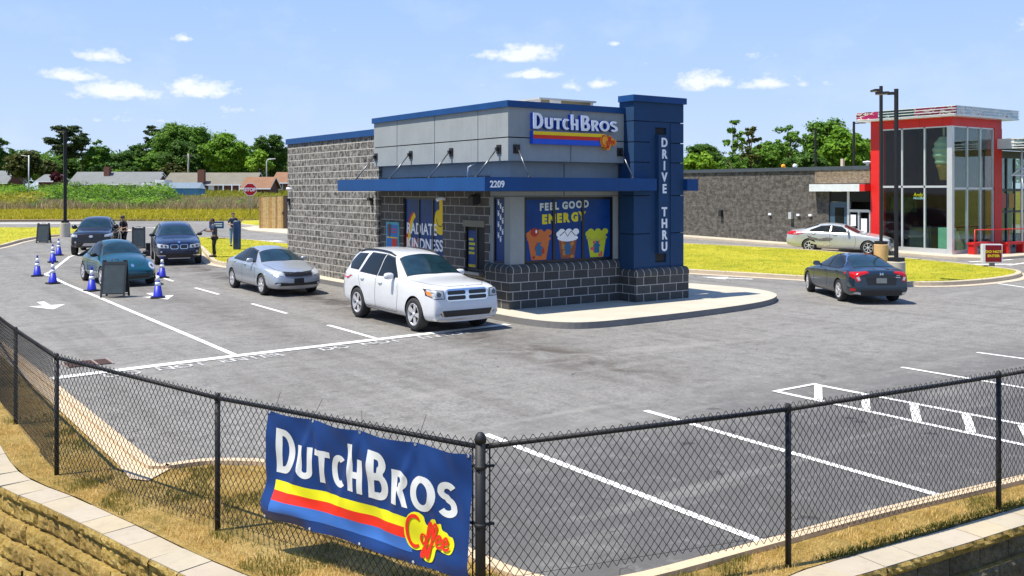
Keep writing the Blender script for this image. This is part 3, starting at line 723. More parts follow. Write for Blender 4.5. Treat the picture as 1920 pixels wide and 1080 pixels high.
def kb(name, boxes, m, p=None):
    mb = MB()
    if name in ('tower_panel', 'canopy', 'canopy_soffit', 'fascia_backing', 'core_wall', 'block_base', 'roof_coping', 'soffit'):
        for b in boxes: q = MB(); q.box(*b, m); r = krel(q.build(name), p)
        return r
    for b in boxes: mb.box(*b, m)
    return krel(mb.build(name), p)
def holes(fix, a0, a1, z0, z1, hs, axis):
    """wall slab fixed between fix=(lo,hi) on one axis, with rectangular holes (a0,a1,z0,z1)"""
    As = sorted({a0, a1, *[x for h in hs for x in h[:2]]}); Zs = sorted({z0, z1, *[x for h in hs for x in h[2:]]}); out = []
    for i in range(len(As) - 1):
        run = None
        for j in range(len(Zs) - 1):
            am, zm = (As[i] + As[i + 1]) / 2, (Zs[j] + Zs[j + 1]) / 2
            solid = not any(h[0] < am < h[1] and h[2] < zm < h[3] for h in hs)
            if solid: run = (run[0], Zs[j + 1]) if run else (Zs[j], Zs[j + 1])
            if (not solid or j == len(Zs) - 2) and run:
                out.append((fix[0], fix[1], As[i], As[i + 1], run[0], run[1]) if axis == 'x' else (As[i], As[i + 1], fix[0], fix[1], run[0], run[1])); run = None
    return out
# rear block volume and its coping
kb('block_wall', [(14.46, 20.2, 28.36, 36.34, -.4, 5.18)], BLK_SPLIT)
kb('roof_coping', [(14.40, 20.26, 28.34, 36.40, 5.18, 5.40)], BLUE)
kb('core_wall', [(14.70, 18.30, 21.12, 28.36, .1, 5.5), (18.30, 20.2, 21.12, 28.36, .1, 5.2)], STUC)
# side wall under the canopy: smooth block with the two openings
WR = (24.37, 26.82, .95, 3.13); WD = (22.09, 23.15, 1.06, 2.50); WS = (21.15, 21.69, 1.36, 3.17)
kb('block_wall', holes((14.54, 14.70), 21.85, 28.36, .1, 3.76, [WR, WD], 'x'), BLK_SMOOTH)
kb('upper_wall', [(14.58, 14.70, 20.90, 28.36, 3.76, 4.20)], STUC)
kb('stucco_wall', holes((14.56, 14.70), 21.02, 21.85, 1.30, 3.76, [WS], 'x') + holes((20.88, 21.02), 14.56, 18.40, 1.30, 4.20, [(15.03, 18.20, 1.35, 3.17)], 'y'), STUC)
kb('wall_joint', [(14.555, 14.562, 20.876, 21.85, 3.185, 3.20), (14.555, 18.4, 20.872, 20.882, 3.185, 3.20), (16.38, 16.40, 20.872, 20.882, 3.2, 4.1)], JOINT)
# charcoal block base
kb('block_base', [(14.46, 18.42, 20.78, 20.9, .1, 1.12), (14.72, 18.4, 20.9, 21.1, .1, 1.30), (14.46, 14.70, 20.9, 21.95, .1, 1.12)], BLK_DARK)
def bullnose(path, z0, z1, ins, name='sill_course'):
    """rounded course following a plan path; outside is to the right of travel"""
    prof = [(0, z0), (-.006, z0 + .01), (-.006, z0 + (z1 - z0) * .5), (ins * .25, z0 + (z1 - z0) * .82), (ins * .6, z0 + (z1 - z0) * .97), (ins, z1), (ins + .06, z1)]
    V = []; F = []; N = len(path)
    for i, p in enumerate(path):
        dirs = []
        if i > 0: dirs.append((Vector(path[i]) - Vector(path[i - 1])).normalized())
        if i < N - 1: dirs.append((Vector(path[i + 1]) - Vector(path[i])).normalized())
        nn = Vector((0, 0))
        for d in dirs: nn += Vector((-d.y, d.x))
        if len(dirs) == 2: nn = nn / (1 + dirs[0].dot(dirs[1]))
        for q, z in prof: V.append((p[0] + nn.x * q, p[1] + nn.y * q, z))
    K = len(prof)
    for i in range(N - 1):
        for k in range(K - 1): F.append((i * K + k, (i + 1) * K + k, (i + 1) * K + k + 1, i * K + k + 1))
    F.append(tuple(range(K))); F.append(tuple((N - 1) * K + k for k in range(K - 1, -1, -1)))
    mb = MB(); mb.add(V, F, BULL); return krel(mb.build(name))
bullnose([(14.455, 21.95), (14.455, 20.775), (18.45, 20.775)], 1.12, 1.35, .10)
kb('block_base', [(18.36, 20.46, 20.08, 20.9, .1, .88)], BLK_DARK); bullnose([(18.355, 20.9), (18.355, 20.075), (20.465, 20.075), (20.465, 20.9)], .88, 1.11, .09)
# upper fascia: separate panels over a dark joint
fas = [(14.33, 14.7, 20.63, 28.36, 4.16, 5.56), (14.33, 18.36, 20.63, 21.12, 4.16, 5.56)]
kb('fascia_backing', fas, JOINT)
pb = []
js = [28.385, 26.78, 24.43, 22.06, 20.595]
for a, b in zip(js, js[1:]):
    for z0, z1 in ((4.14, 4.745), (4.775, 5.56)): pb.append((14.295, 14.33, b + (.0 if b < 20.7 else .014), a - (.0 if a > 28 else .014), z0, z1))
for a, b in ((14.33, 16.396), (16.424, 18.36)):
    for z0, z1 in ((4.14, 4.745), (4.775, 5.56)): pb.append((a, b, 20.595, 20.63, z0, z1))
for q in pb: kb('fascia_panel', [q], STUC)
kb('soffit', [(14.33, 14.70, 20.63, 28.36, 4.135, 4.158), (14.70, 18.36, 20.63, 20.88, 4.135, 4.158)], STUC)
kb('roof_coping', [(14.23, 14.75, 20.53, 28.43, 5.56, 5.73), (14.75, 18.45, 20.53, 21.12, 5.56, 5.73)], BLUE)
kb('roof', [(14.75, 18.3, 21.12, 28.36, 5.50, 5.56)], mat('roof_membrane', (.5, .5, .48), .8))
# tower: grooved panels, recessed channel with the vertical sign
kb('tower_core', [(18.42, 20.30, 20.26, 20.80, .95, 5.90)], JOINT)
zj = [1.08, 2.10, 3.20, 4.16, 4.74, 5.34, 5.90]
for z0, z1 in zip(zj, zj[1:]):
    e = .012 if z1 < 5.8 else 0; full = z1 > 5.8
    kb('tower_panel', [(18.37, 18.42, 20.26, 20.80, z0 + .012, z1 - e), (20.30, 20.35, 20.26, 20.80, z0 + .012, z1 - e)], BLUET)
    kb('tower_panel', [(18.37, 20.35, 20.18, 20.26, z0 + .012, z1 - e)] if full else [(18.37, 19.00, 20.18, 20.26, z0 + .012, z1 - e), (19.82, 20.35, 20.18, 20.26, z0 + .012, z1 - e)], BLUET)
kb('tower_channel', holes((20.20, 20.26), 19.00, 19.82, 1.09, 5.34, [(19.22, 19.66, 1.25, 1.60), (19.22, 19.66, 4.90, 5.18)], 'y') + [(18.42, 20.30, 20.80, 20.83, 1.0, 5.9)], BLUET)
kb('tower_coping', [(18.30, 20.42, 20.11, 20.78, 5.90, 6.08)], BLUE)
vs_ = empty('vertical_sign', (0, 0, 0)); vs_.parent = kio; vs_.location = (19.43 - KO.x, 20.2 - KO.y, 0)
def vrel(o): o.parent = vs_; o.location = (-19.43, -20.2, 0); return o
mb = MB(); mb.box(19.24, 19.62, 20.07, 20.20, 1.52, 4.96, BLUET); vrel(mb.build('sign_box'))
for k, ch in enumerate('DRIVE THRU'):
    if ch == ' ': continue
    z = 4.62 - k * (4.62 - 1.60) / 9
    V, F = text_shapes(ch, .36, .012, .92, align='CENTER'); mb = MB(); place(mb, (V, F), (19.45, 20.068, z), (1, 0, 0), (0, 0, 1), SW, .018); vrel(mb.build('letter'))
# canopy
can = [(13.10, 14.54, 19.90, 28.63, 3.34, 3.69), (14.54, 18.37, 19.90, 20.88, 3.34, 3.69), (18.37, 19.0, 19.90, 20.18, 3.345, 3.685), (20.35, 20.80, 20.02, 24.6, 3.34, 3.69)]
kb('canopy', can, BLUE)
kb('canopy_soffit', [(13.14, 14.54, 19.94, 28.59, 3.325, 3.338), (14.54, 18.37, 19.94, 20.88, 3.325, 3.338)], mat('soffit_blue', (.02, .05, .12), .6))
V, F = text_shapes('2209', .235, .006, .95); mb = MB(); place(mb, (V, F), (13.25, 19.897, 3.43), (1, 0, 0), (0, 0, 1), SW, .012); krel(mb.build('street_number'))
def rod(a, b):
    mb = MB(); a = Vector(a); b = Vector(b); f = (1, 0) if abs(b.x - a.x) > .3 else (0, 1)
    if f == (1, 0): mb.box(a.x - .03, a.x, a.y - .10, a.y + .10, a.z - .12, a.z + .12, DARK); mb.box(a.x - .12, a.x - .03, a.y - .04, a.y + .04, a.z - .05, a.z + .05, DARK)
    else: mb.box(a.x - .10, a.x + .10, a.y - .03, a.y, a.z - .12, a.z + .12, DARK); mb.box(a.x - .04, a.x + .04, a.y - .12, a.y - .03, a.z - .05, a.z + .05, DARK)
    s_ = Vector((-.09, 0, 0)) if f == (1, 0) else Vector((0, -.09, 0))
    mb.tube([a + s_, b], .020, mat('steel_rod', (.16, .17, .18), .35, .8), 8); mb.tube([b - Vector((0, 0, .05)), b + Vector((0, 0, .03))], .035, DARK, 8); krel(mb.build('canopy_rod'))
for v in (28.22, 25.86, 23.46, 21.01): rod((14.295, v, 4.45), (13.55, v, 3.70))
for u in (14.56, 18.20): rod((u, 20.595, 4.45), (u, 20.02, 3.70))
# shop windows
def window(name, axis, plane, a0, a1, z0, z1, mull, fill, depth_=.05, fw=.05):
    """frame with mullions and panes; axis 'x' = on a wall facing -x, 'y' = facing -y"""
    fr = MB(); q = lambda p0, p1, b0, b1, c0, c1, mb, m: mb.box(*((p0, p1, b0, b1, c0, c1) if axis == 'x' else (b0, b1, p0, p1, c0, c1)), m)
    p0, p1 = plane, plane + depth_
    q(p0, p1, a0, a0 + fw, z0, z1, fr, FRM); q(p0, p1, a1 - fw, a1, z0, z1, fr, FRM); q(p0, p1, a0 + fw, a1 - fw, z0, z0 + fw, fr, FRM); q(p0, p1, a0 + fw, a1 - fw, z1 - fw, z1, fr, FRM)
    for m_ in mull: q(p0 + .002, p1, m_ - fw * .55, m_ + fw * .55, z0 + fw, z1 - fw, fr, FRM)
    w_ = empty(name, (0, 0, 0)); w_.parent = kio; w_.location = -KO
    krel(fr.build('frame'), w_)
    pn = MB(); q(plane + .028, plane + .045, a0 + fw, a1 - fw, z0 + fw, z1 - fw, pn, fill); krel(pn.build('pane'), w_)
    return w_
wf = window('shop_window', 'y', 20.90, 15.03, 18.20, 1.35, 3.17, [16.06, 17.10], PB, fw=.075)
wr_ = window('shop_window', 'x', 14.58, WR[0], WR[1], WR[2], WR[3], [25.89, 25.03], PB, fw=.06)
ws_ = window('slot_window', 'x', 14.58, WS[0], WS[1], WS[2], WS[3], [], PB, fw=.05)
wd_ = window('serving_window', 'x', 14.60, WD[0], WD[1], WD[2], WD[3], [22.60], INT, fw=.06)
kb('serving_lintel', [(14.50, 14.58, WD[0] - .02, WD[1] + .04, 2.32, 2.50)], mat('lintel_tan', (.20, .19, .14), .8)); kb('serving_shelf', [(14.34, 14.60, WD[0], WD[1], .98, 1.06)], mat('steel_shelf', (.32, .33, .34), .35, .8))
# pictures and words on the glass ('y' wall: x runs to the right)
art = MB()
def on_front(VF, x, z, m, lift, sx=1, sz=1): art.add([(x + a * sx, 20.927 - lift, z + b * sz) for a, b, c_ in VF[0]], VF[1], m)
FY = 20.927
LTW, LTY = signm('film_white', (.55, .62, .60)), signm('film_yellow', (.62, .55, .02))
def word_on_front(txt, x, z, size, m, rise=0, bold=.014, sp=1.06):
    xx = x
    for ch in txt:
        V, F = text_shapes(ch, size, bold)
        if V:
            on_front((V, F), xx, z + (xx - x) * rise, m, .003); xx += (max(v[0] for v in V) + size * .135)
        else: xx += size * .3
word_on_front('FEEL GOOD', 15.58, 2.80, .27, LTW, .05); word_on_front('ENERGY', 15.66, 2.44, .33, LTY, .05, .022)
def cup(cx, z0, h, w0, w1, body, m2, topm, lidm, drk=0):
    body_l = [(cx - w0, z0), (cx + w0, z0), (cx + w1, z0 + h), (cx - w1, z0 + h)]
    on_front(flat_shapes([body_l]), 0, 0, body, .002)
    rg = random.Random(int(cx * 10))
    for k in range(9):
        y = z0 + h * rg.uniform(.08, .9); x = cx + rg.uniform(-.7, .7) * (w0 + (w1 - w0) * (y - z0) / h)
        on_front(flat_shapes([ell(x, y, rg.uniform(.03, .07), rg.uniform(.04, .10), 9)]), 0, 0, m2, .0024 + k * .0001)
    # windmill on the cup
    mc = signm('cup_mill', (.02, .12, .24)); on_front(flat_shapes([[(cx - .10, z0 + .12), (cx + .10, z0 + .12), (cx + .085, z0 + .36), (cx, z0 + .43), (cx - .085, z0 + .36)]]), 0, 0, mc, .0045)
    for a in (40, 130, 220, 320):
        on_front(flat_shapes([thick([(cx, z0 + .42), (cx + .17 * math.cos(R(a)), z0 + .42 + .17 * math.sin(R(a)))], .045)]), 0, 0, mc, .005 + a * 1e-6)
    on_front(flat_shapes([ell(cx, z0 + h, w1 * 1.12, .10, 20)]), 0, 0, lidm, .0055)
    for k in range(8):
        x = cx + (k - 3.5) / 4 * w1; on_front(flat_shapes([ell(x, z0 + h + .06 + .07 * math.sin(k * 2.1) + .05, .12, .09, 12)]), 0, 0, topm, .006 + k * .0001)
OR1, OR2 = signm('cup_orange', (.50, .14, .035)), signm('cup_red', (.36, .035, .02)); BR1, BR2 = signm('cup_brown', (.22, .07, .03)), signm('cup_caramel', (.42, .18, .05)); YE1, YE2 = signm('cup_yellow', (.45, .50, .03)), signm('cup_pink', (.55, .08, .10))
cup(15.55, 1.44, .58, .25, .37, OR1, OR2, OR1, OR1)
cup(16.56, 1.44, .58, .24, .33, BR1, BR2, SW, SW)
on_front(flat_shapes([thick([(16.28, 2.08), (16.45, 2.20), (16.55, 2.06), (16.68, 2.21), (16.84, 2.07)], .025)]), 0, 0, signm('cup_drizzle', (.02, .012, .01)), .0075)
cup(17.62, 1.44, .56, .24, .35, YE1, YE2, YE1, signm('cup_lime', (.40, .42, .04)))
on_front(flat_shapes([ell(15.40, 2.20, .14, .12, 14)]), 0, 0, OR2, .0075); on_front(flat_shapes([ell(15.46, 2.22, .03, .05, 8)]), 0, 0, SW, .008)
krel(art.build('window_art'), wf)
# side window words: the wall is seen from -x, so the words run towards -y
art = MB()
def on_side(VF, y, z, m, lift, s=1, x0=14.607): art.add([(x0 - lift, y - a * s, z + b * s) for a, b, c_ in VF[0]], VF[1], m)
def word_on_side(txt, y, z, size, m, width, bold=.012, x0=14.607):
    V, F = text_shapes(txt, size, bold); wd = max(v[0] for v in V); on_side(([(a * width / wd, b, 0) for a, b, c_ in V], F), y, z, m, .004, 1, x0)
word_on_side('RADIATE', 26.72, 1.99, .48, SW, 1.9, .012); word_on_side('KINDNESS', 26.72, 1.52, .48, SW, 2.26, .012)
on_side(flat_shapes([smooth_poly([(0, 0), (.42, -.1), (.58, .35), (.55, .95), (.28, 1.05), (.22, .7), (.02, .55), (-.05, .25)])]), 24.92, 2.12, SY, .003)
on_side(flat_shapes([thick(arc(.30, .42, .22, .28, 190, 340, 12), .03)]), 24.92, 2.12, FRM, .005); on_side(flat_shapes([ell(.22, .72, .035, .10, 10)]), 24.92, 2.12, FRM, .005)
on_side(flat_shapes([thick(arc(.55, -.25, .5, 1.1, 100, 178, 12), .16)]), 26.62, 1.75, SY, .0022); on_side(flat_shapes([thick(arc(.55, -.25, .66, 1.18, 105, 178, 12), .12)]), 26.62, 1.75, SR, .0018)
on_side(flat_shapes([ell(.45, -.05, .14, .22, 14)]), 26.62, 1.70, SR, .003)
krel(art.build('window_art'), wr_)
art = MB(); rg = random.Random(3)
for k in range(11):
    V, F = flat_shapes([[(-.035, 0), (.035, 0), (.03, .09), (0, .12), (-.03, .09)]]); yy = 21.50 - (k % 3) * .10; zz = 2.95 - k * .10
    on_side((V, F), yy, zz, SW, .003)
    for a in (45, 135, 225, 315): on_side(flat_shapes([thick([(0, .11), (.06 * math.cos(R(a)), .11 + .06 * math.sin(R(a)))], .02)]), yy, zz, SW, .004 + a * 1e-6)
krel(art.build('window_art'), ws_)
art = MB(); art.box(14.615, 14.625, 22.66, 23.06, 1.14, 2.2, PB)
for k, wd in enumerate((.24, .32, .28, .30)): art.box(14.611, 14.614, 23.02 - wd, 23.02, 1.92 - k * .13, 1.99 - k * .13, LTY)
art.box(14.611, 14.614, 22.68, 23.04, 1.16, 1.24, SY)
krel(art.build('window_art'), wd_)
# logo sign
sg = empty('logo_sign', (0, 0, 0)); sg.parent = kio; sg.location = (16.5 - KO.x, 20.59 - KO.y, 5.0)
def srel(o): o.parent = sg; o.location = (-16.5, -20.59, -5.0); return o
for L_ in logo_letters():
    VF = flat_shapes(L_); V = [(a * .298, b * .182, 0) for a, b, c_ in VF[0]]
    mb = MB(); place(mb, (V, VF[1]), (15.02, 20.592, 5.005), (1, 0, 0), (0, 0, 1), SBL, .12); place(mb, (V, VF[1]), (15.02, 20.468, 5.005), (1, 0, 0), (0, 0, 1), SW, .012); srel(mb.build('letter'))
mb = MB(); mb.box(15.00, 17.48, 20.45, 20.59, 4.60, 4.95, SBL); mb.box(15.02, 17.46, 20.44, 20.449, 4.845, 4.94, SY); mb.box(15.02, 17.46, 20.44, 20.449, 4.745, 4.842, SR); srel(mb.build('striped_bar'))
mb = MB(); kk = .165
place(mb, ([(a * kk, b * kk, 0) for a, b, c_ in flat_shapes([BADGE])[0]], flat_shapes([BADGE])[1]), (17.36, 20.588, 4.58), (1, 0, 0), (0, 0, 1), SO, .17)
for q_, s_ in enumerate(cs):
    V, F, K = ribbon(s_, .20 if q_ == 0 else .15); mb.add([(17.36 + x * kk, 20.412 - .0015 * q_ - .0012 * k2, 4.58 + y * kk) for (x, y), k2 in zip(V, K)], F, SR)
srel(mb.build('script_badge'))
# small fittings on the side wall
def sconce(u, v, z, name='wall_lamp'):
    mb = MB(); mb.box(u - .16, u, v - .09, v + .09, z, z + .10, DARK); mb.box(u - .05, u, v - .06, v + .06, z - .14, z, DARK); return krel(mb.build(name))
sconce(14.46, 36.1, 2.92); sconce(14.46, 28.85, 3.0)
mb = MB(); mb.add([(14.54, 22.30, 3.25), (14.54, 22.62, 3.25), (14.54, 22.62, 2.98), (14.54, 22.30, 2.98), (14.30, 22.34, 3.18), (14.30, 22.58, 3.18), (14.30, 22.58, 2.92), (14.30, 22.34, 2.92)], [(0, 1, 2, 3), (4, 7, 6, 5), (0, 4, 5, 1), (3, 2, 6, 7), (0, 3, 7, 4), (1, 5, 6, 2)], DARK); krel(mb.build('speaker'))
mb = MB(); mb.tube([(14.54, 24.2, 3.10), (14.42, 24.25, 3.12), (14.28, 24.3, 3.06)], .055, SW, 10); krel(mb.build('camera'))
mb = MB(); mb.tube([(14.46, 35.9, 3.35), (14.36, 35.9, 3.40), (14.25, 35.9, 3.42)], .06, SW, 10); krel(mb.build('camera'))
mb = MB(); mb.tube([(14.55, 22.6, 3.70), (14.3, 22.6, 3.74), (14.3, 22.55, 4.0), (14.45, 22.35, 4.14)], .03, ALLOY, 8); krel(mb.build('conduit'))
# rooftop unit
mb = MB(); u0, u1 = on_v(22.6, 1014, 190)[0], on_v(22.6, 1112, 190)[0]
mb.box(u0, u1, 22.6, 24.6, 5.5, 6.05, mat('unit_tan', (.22, .18, .10), .7)); mb.box(u0 - .12, u1 + .05, 22.5, 24.7, 6.05, 6.10, mat('unit_cap', (.42, .42, .40), .5)); mb.box(u0 + .32, u0 + .75, 22.58, 22.6, 5.5, 6.05, mat('unit_panel', (.62, .60, .58), .6)); mb.box(u0 - .02, u0, 22.6, 23.2, 5.5, 6.05, mat('unit_panel', (.6,) * 3)); mb.box(u1 - .12, u1 - .02, 22.58, 22.6, 5.5, 6.05, mat('unit_panel', (.6,) * 3))
tag(mb.build('rooftop_unit'), 'tan rooftop air unit behind the blue parapet of the coffee building', 'air unit')
# menu poster on the block wall
mb = MB(); mb.box(14.505, 14.538, 27.07, 27.93, 1.35, 2.32, signm('poster_cyan', (.08, .38, .45))); mb.box(14.500, 14.505, 27.13, 27.87, 1.40, 2.24, signm('poster_blue', (.03, .16, .48)))
mb.box(14.496, 14.499, 27.17, 27.50, 1.42, 1.78, SR); mb.box(14.496, 14.499, 27.13, 27.85, 1.80, 1.84, SY)
V, F = flat_shapes([smooth_poly([(0, 0), (.1, 0), (.16, .3), (.05, .42), (-.06, .3)])]); mb.add([(14.495, 27.72 - a, 1.86 + b) for a, b, c_ in V], F, signm('poster_brown', (.12, .05, .03))); mb.box(14.496, 14.499, 27.18, 27.52, 1.98, 2.02, SR); mb.box(14.496, 14.499, 27.18, 27.52, 2.08, 2.11, SR)
tag(mb.build('menu_poster'), 'framed cyan and blue drinks poster on the block wall above the white SUV roof', 'poster')
# concrete pad round the building
pad = [(14.02, 38.2), (14.0, 30), (13.85, 24), (13.74, 20.9), (13.80, 19.2), (14.15, 18.15), (14.9, 17.72), (16.4, 17.68), (18.3, 17.75), (20.6, 18.0), (22.2, 18.45), (23.4, 19.25), (24.0, 20.3), (24.05, 21.4), (23.7, 23.2), (22.6, 27), (22.2, 37.5), (18, 38.3)]
padp = ccw(smooth_poly(pad, True, 5))
mb = MB(); mb.prism(padp, lambda x, y: zg(x, y) - .3, lambda x, y: .165 if depth(x, y) < 34 else .165 + zg(x, y) * .6, CONC)
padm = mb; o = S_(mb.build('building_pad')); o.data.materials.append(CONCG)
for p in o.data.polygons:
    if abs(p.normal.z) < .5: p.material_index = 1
# thin joints in the pad kerb are left to the texture
# ------------------------------------------------------------------ chain-link fence
FBLK = mat('fence_black', (.006, .006, .007), .6, 0, var=.3, vs=20, bump=.15, bs=60)
GZ = .10
posts = [(2.1, 23.6), (1.98, 20.6), (1.90, 17.65), (1.92, 14.78), (1.96, 11.87), (2.90, 9.05), (3.93, 6.03), (6.66, 5.35), (9.61, 5.08), (12.6, 4.9)]
topz = [1.42, 1.41, 1.40, 1.40, 1.44, 1.365, 1.405, 1.46, 1.46, 1.46]
fence = empty('chain_link_fence', (3.93, 6.03, 0), 0, 'black chain-link fence with a heavy corner post running round the edge of the parking lot', 'fence')
FL_ = Vector((3.93, 6.03, 0))
def frel(o): o.parent = fence; o.location = -FL_; return o
CORN = 6
for i, (u, v) in enumerate(posts):
    mb = MB(); r = .040 if i == CORN else .026
    zt = topz[i] + (.085 if i == CORN else .035)
    mb.tube([(u, v, GZ - .2), (u, v, zt - .02)], r, FBLK, 14)
    mb.lathe([(r * 1.12, 0), (r * 1.14, .03), (r * .95, .055), (r * .5, .075), (.001, .08)] if i == CORN else [(r * 1.15, -.03), (r * 1.15, .0), (r * .8, .03), (.001, .04)], (u, v, zt - .05 if i == CORN else zt - .02), FBLK, 14)
    if i == CORN:
        for z in (1.24, .80, .36): mb.lathe([(r * 1.1, 0), (r * 1.22, .004), (r * 1.22, .026), (r * 1.1, .03)], (u, v, z), FBLK, 14)
    frel(mb.build('corner_post' if i == CORN else 'line_post'))
for i in range(len(posts) - 1):
    a = Vector((*posts[i], topz[i])); b = Vector((*posts[i + 1], topz[i + 1])); mb = MB()
    mb.tube([a, b], .021, FBLK, 10); frel(mb.build('top_rail'))
mb = MB()   # tension bars and clamps beside the corner post
cp = Vector((*posts[CORN], 0))
for q in (posts[CORN - 1], posts[CORN + 1]):
    d = (Vector((*q, 0)) - cp).normalized(); p = cp + d * .075
    mb.tube([p + Vector((0, 0, GZ + .02)), p + Vector((0, 0, 1.39))], .007, FBLK, 6)
    for z in (1.255, .815, .375): mb.obox(cp + d * .06 + Vector((0, 0, z)), d * .05, d.cross(Vector((0, 0, 1))) * .012, Vector((0, 0, .008)), FBLK)
frel(mb.build('tension_bar'))
def chain_mesh(path, zt, zbf, px=.076, pz=.098, r=.0033):
    P = [Vector((*p, 0)) for p in path]; cum = [0]
    for a, b in zip(P, P[1:]): cum.append(cum[-1] + (b - a).length)
    Ltot = cum[-1]; V = []; F = []
    def at(s):
        for i in range(len(P) - 1):
            if s <= cum[i + 1] or i == len(P) - 2:
                k = (s - cum[i]) / (cum[i + 1] - cum[i]); d = (P[i + 1] - P[i]).normalized()
                n = Vector((d.y, -d.x, 0)); q = P[i].lerp(P[i + 1], k)
                z = zt[i] + (zt[i + 1] - zt[i]) * k
                sag = .012 * math.sin(math.pi * max(0, min(1, k)))
                return q, n, z - sag
    nw = int(Ltot / (px / 2)); rr = random.Random(2)
    for w_ in range(nw):
        s0 = w_ * px / 2; q0, n0, z0 = at(s0); H_ = z0 + .065 - (GZ + zbf)
        nseg = int(H_ / (pz / 2))
        top = z0 + .045
        pts = []
        for j in range(nseg + 1):
            s = s0 + (px / 2 if j % 2 == (w_ % 2) else 0)
            q, n, z = at(min(s, Ltot))
            wob = .0035 if (j + w_) % 2 else -.0035
            zz = z + .065 - j * pz / 2
            if j == 0: s2 = s - px * .0
            pts.append(q + n * (.026 + wob + .004 * math.sin(s * 1.7 + j * .3)) + Vector((0, 0, zz)))
        for a, b in zip(pts, pts[1:]):
            d = (b - a).normalized(); e1 = d.cross(Vector((.3, .9, .1))).normalized(); e2 = d.cross(e1); o = len(V)
            for p in (a, b):
                for k in range(3):
                    t_ = 2 * math.pi * k / 3; V.append(p + e1 * math.cos(t_) * r + e2 * math.sin(t_) * r)
            for k in range(3): F.append((o + k, o + (k + 1) % 3, o + 3 + (k + 1) % 3, o + 3 + k))
    m_ = MB(); m_.add(V, F, FBLK, True); return m_
frel(chain_mesh(posts[:CORN + 1], topz[:CORN + 1], .06).build('wire_mesh'))
frel(chain_mesh(posts[CORN:], topz[CORN:], .22).build('wire_mesh'))
mb = MB()
for i in range(len(posts) - 1):
    a = Vector((*posts[i], GZ + (.30 if i >= CORN else .12))); b = Vector((*posts[i + 1], GZ + (.30 if i >= CORN else .12)))
    d = (b - a).normalized(); n = Vector((d.y, -d.x, 0)); mb.tube([a + n * .035, b + n * .035], .002, FBLK, 4)
frel(mb.build('tension_wire'))
# ------------------------------------------------------------------ banner tied to the fence
pa, pb = Vector((*posts[5], 0)), Vector((*posts[6], 0)); bd = (pb - pa); seg_l = bd.length; bd.normalize(); bn = Vector((bd.y, -bd.x, 0))
S0, S1 = .252 * seg_l, .985 * seg_l; BL = S1 - S0; BH = .955
grom = [.012, .25, .50, .76, .988]
def cloth(s, t):
    """point of the banner at s (0..1 along), t (0..1 upwards)"""
    g = min(grom, key=lambda q: abs(q - s)); gi = [(a, b) for a, b in zip(grom, grom[1:]) if a <= s <= b] or [(grom[0], grom[1]) if s < .5 else (grom[-2], grom[-1])]
    a, b = gi[0]; k = max(0, min(1, (s - a) / (b - a)))
    sag = .013 * math.sin(math.pi * k) * t ** 3 + .012 * math.sin(math.pi * k) * (1 - t) ** 3 * -1
    out = .007 * math.sin(s * 31 + t * 11) * math.sin(t * 9 + s * 5) + .012 * math.sin(s * 9 + t * 3) + .010 * math.sin(s * 23 - t * 7)
    for q in grom[1:-1]:
        for sg in (-1, 1):
            dd = abs((s - q) - sg * (1 - t) * .16) ; out += .026 * math.exp(-(dd / .018) ** 2) * max(0, min(1, (1 - t) * 4)) * max(0, 1 - (1 - t) * 1.1)
    out += .05 * math.exp(-((s - .03) / .12) ** 2) * math.exp(-((t - .16) / .13) ** 2)
    out += .035 * math.exp(-((t - .06 - .05 * math.sin(s * 8)) / .09) ** 2) * (.6 + .4 * math.sin(s * 13))
    out += .016 * math.exp(-((s - .93 - (1 - t) * .1) / .03) ** 2)
    z = .395 + t * BH * (1 + .0 * s) - sag - (.02 * s)
    p = pa + bd * (S0 + s * BL - .025 * math.exp(-((t - .12) / .15) ** 2) * (1 - s) ** 6)
    return p + bn * (.062 + out) + Vector((0, 0, z + .02))
def cloth_pt(s, t, off):
    e = .004; p = cloth(s, t); du = cloth(s + e, t) - cloth(s - e, t); dv = cloth(s, t + e) - cloth(s, t - e)
    n = du.cross(dv).normalized()
    if n.dot(bn) < 0: n = -n
    return p + n * off
def cloth_shape(VF, sx, sy_, ox, oy, off, seg=.02):
    """press 2D shapes (metres on the banner after scaling) onto the cloth"""
    bm = bmesh.new(); vs = [bm.verts.new((ox + x * sx, oy + y * sy_, 0)) for x, y, z in VF[0]]
    for f in VF[1]:
        try: bm.faces.new([vs[i] for i in f])
        except ValueError: pass
    bmesh.ops.remove_doubles(bm, verts=bm.verts, dist=1e-5)
    for _ in range(6):
        e = [x for x in bm.edges if x.calc_length() > seg]
        if not e: break
        bmesh.ops.subdivide_edges(bm, edges=e, cuts=1); bmesh.ops.triangulate(bm, faces=bm.faces)
    for v in bm.verts: v.co = cloth_pt(v.co.x / BL, v.co.y / BH, off)
    bmesh.ops.recalc_face_normals(bm, faces=bm.faces)
    bm.verts.index_update(); out = [tuple(v.co) for v in bm.verts], [tuple(v.index for v in f.verts) for f in bm.faces]; bm.free(); return out
def vinyl(name, col):
    t = Nt(name); n = t.noise(300, 2); t.set(t.mix(t.math('MULTIPLY', t.noise(5, 5), .25), col, tuple(x * .75 for x in col)), .42, 0, .5); t.bump(n, .12, .001); return t.m
VB, VW, VY, VR, VLB = vinyl('vinyl_blue', (.003, .035, .165)), vinyl('vinyl_white', (.66, .67, .66)), vinyl('vinyl_yellow', (.78, .74, .012)), vinyl('vinyl_red', (.75, .025, .010)), vinyl('vinyl_light_blue', (.035, .13, .42))
ban = empty('banner', (pa + bd * S0), 0, 'blue vinyl banner with white lettering tied to the fence beside the corner post', 'banner')
def brel(o): o.parent = ban; o.location = -(pa + bd * S0); return o
nx, ny = 110, 50; V = []; F = []
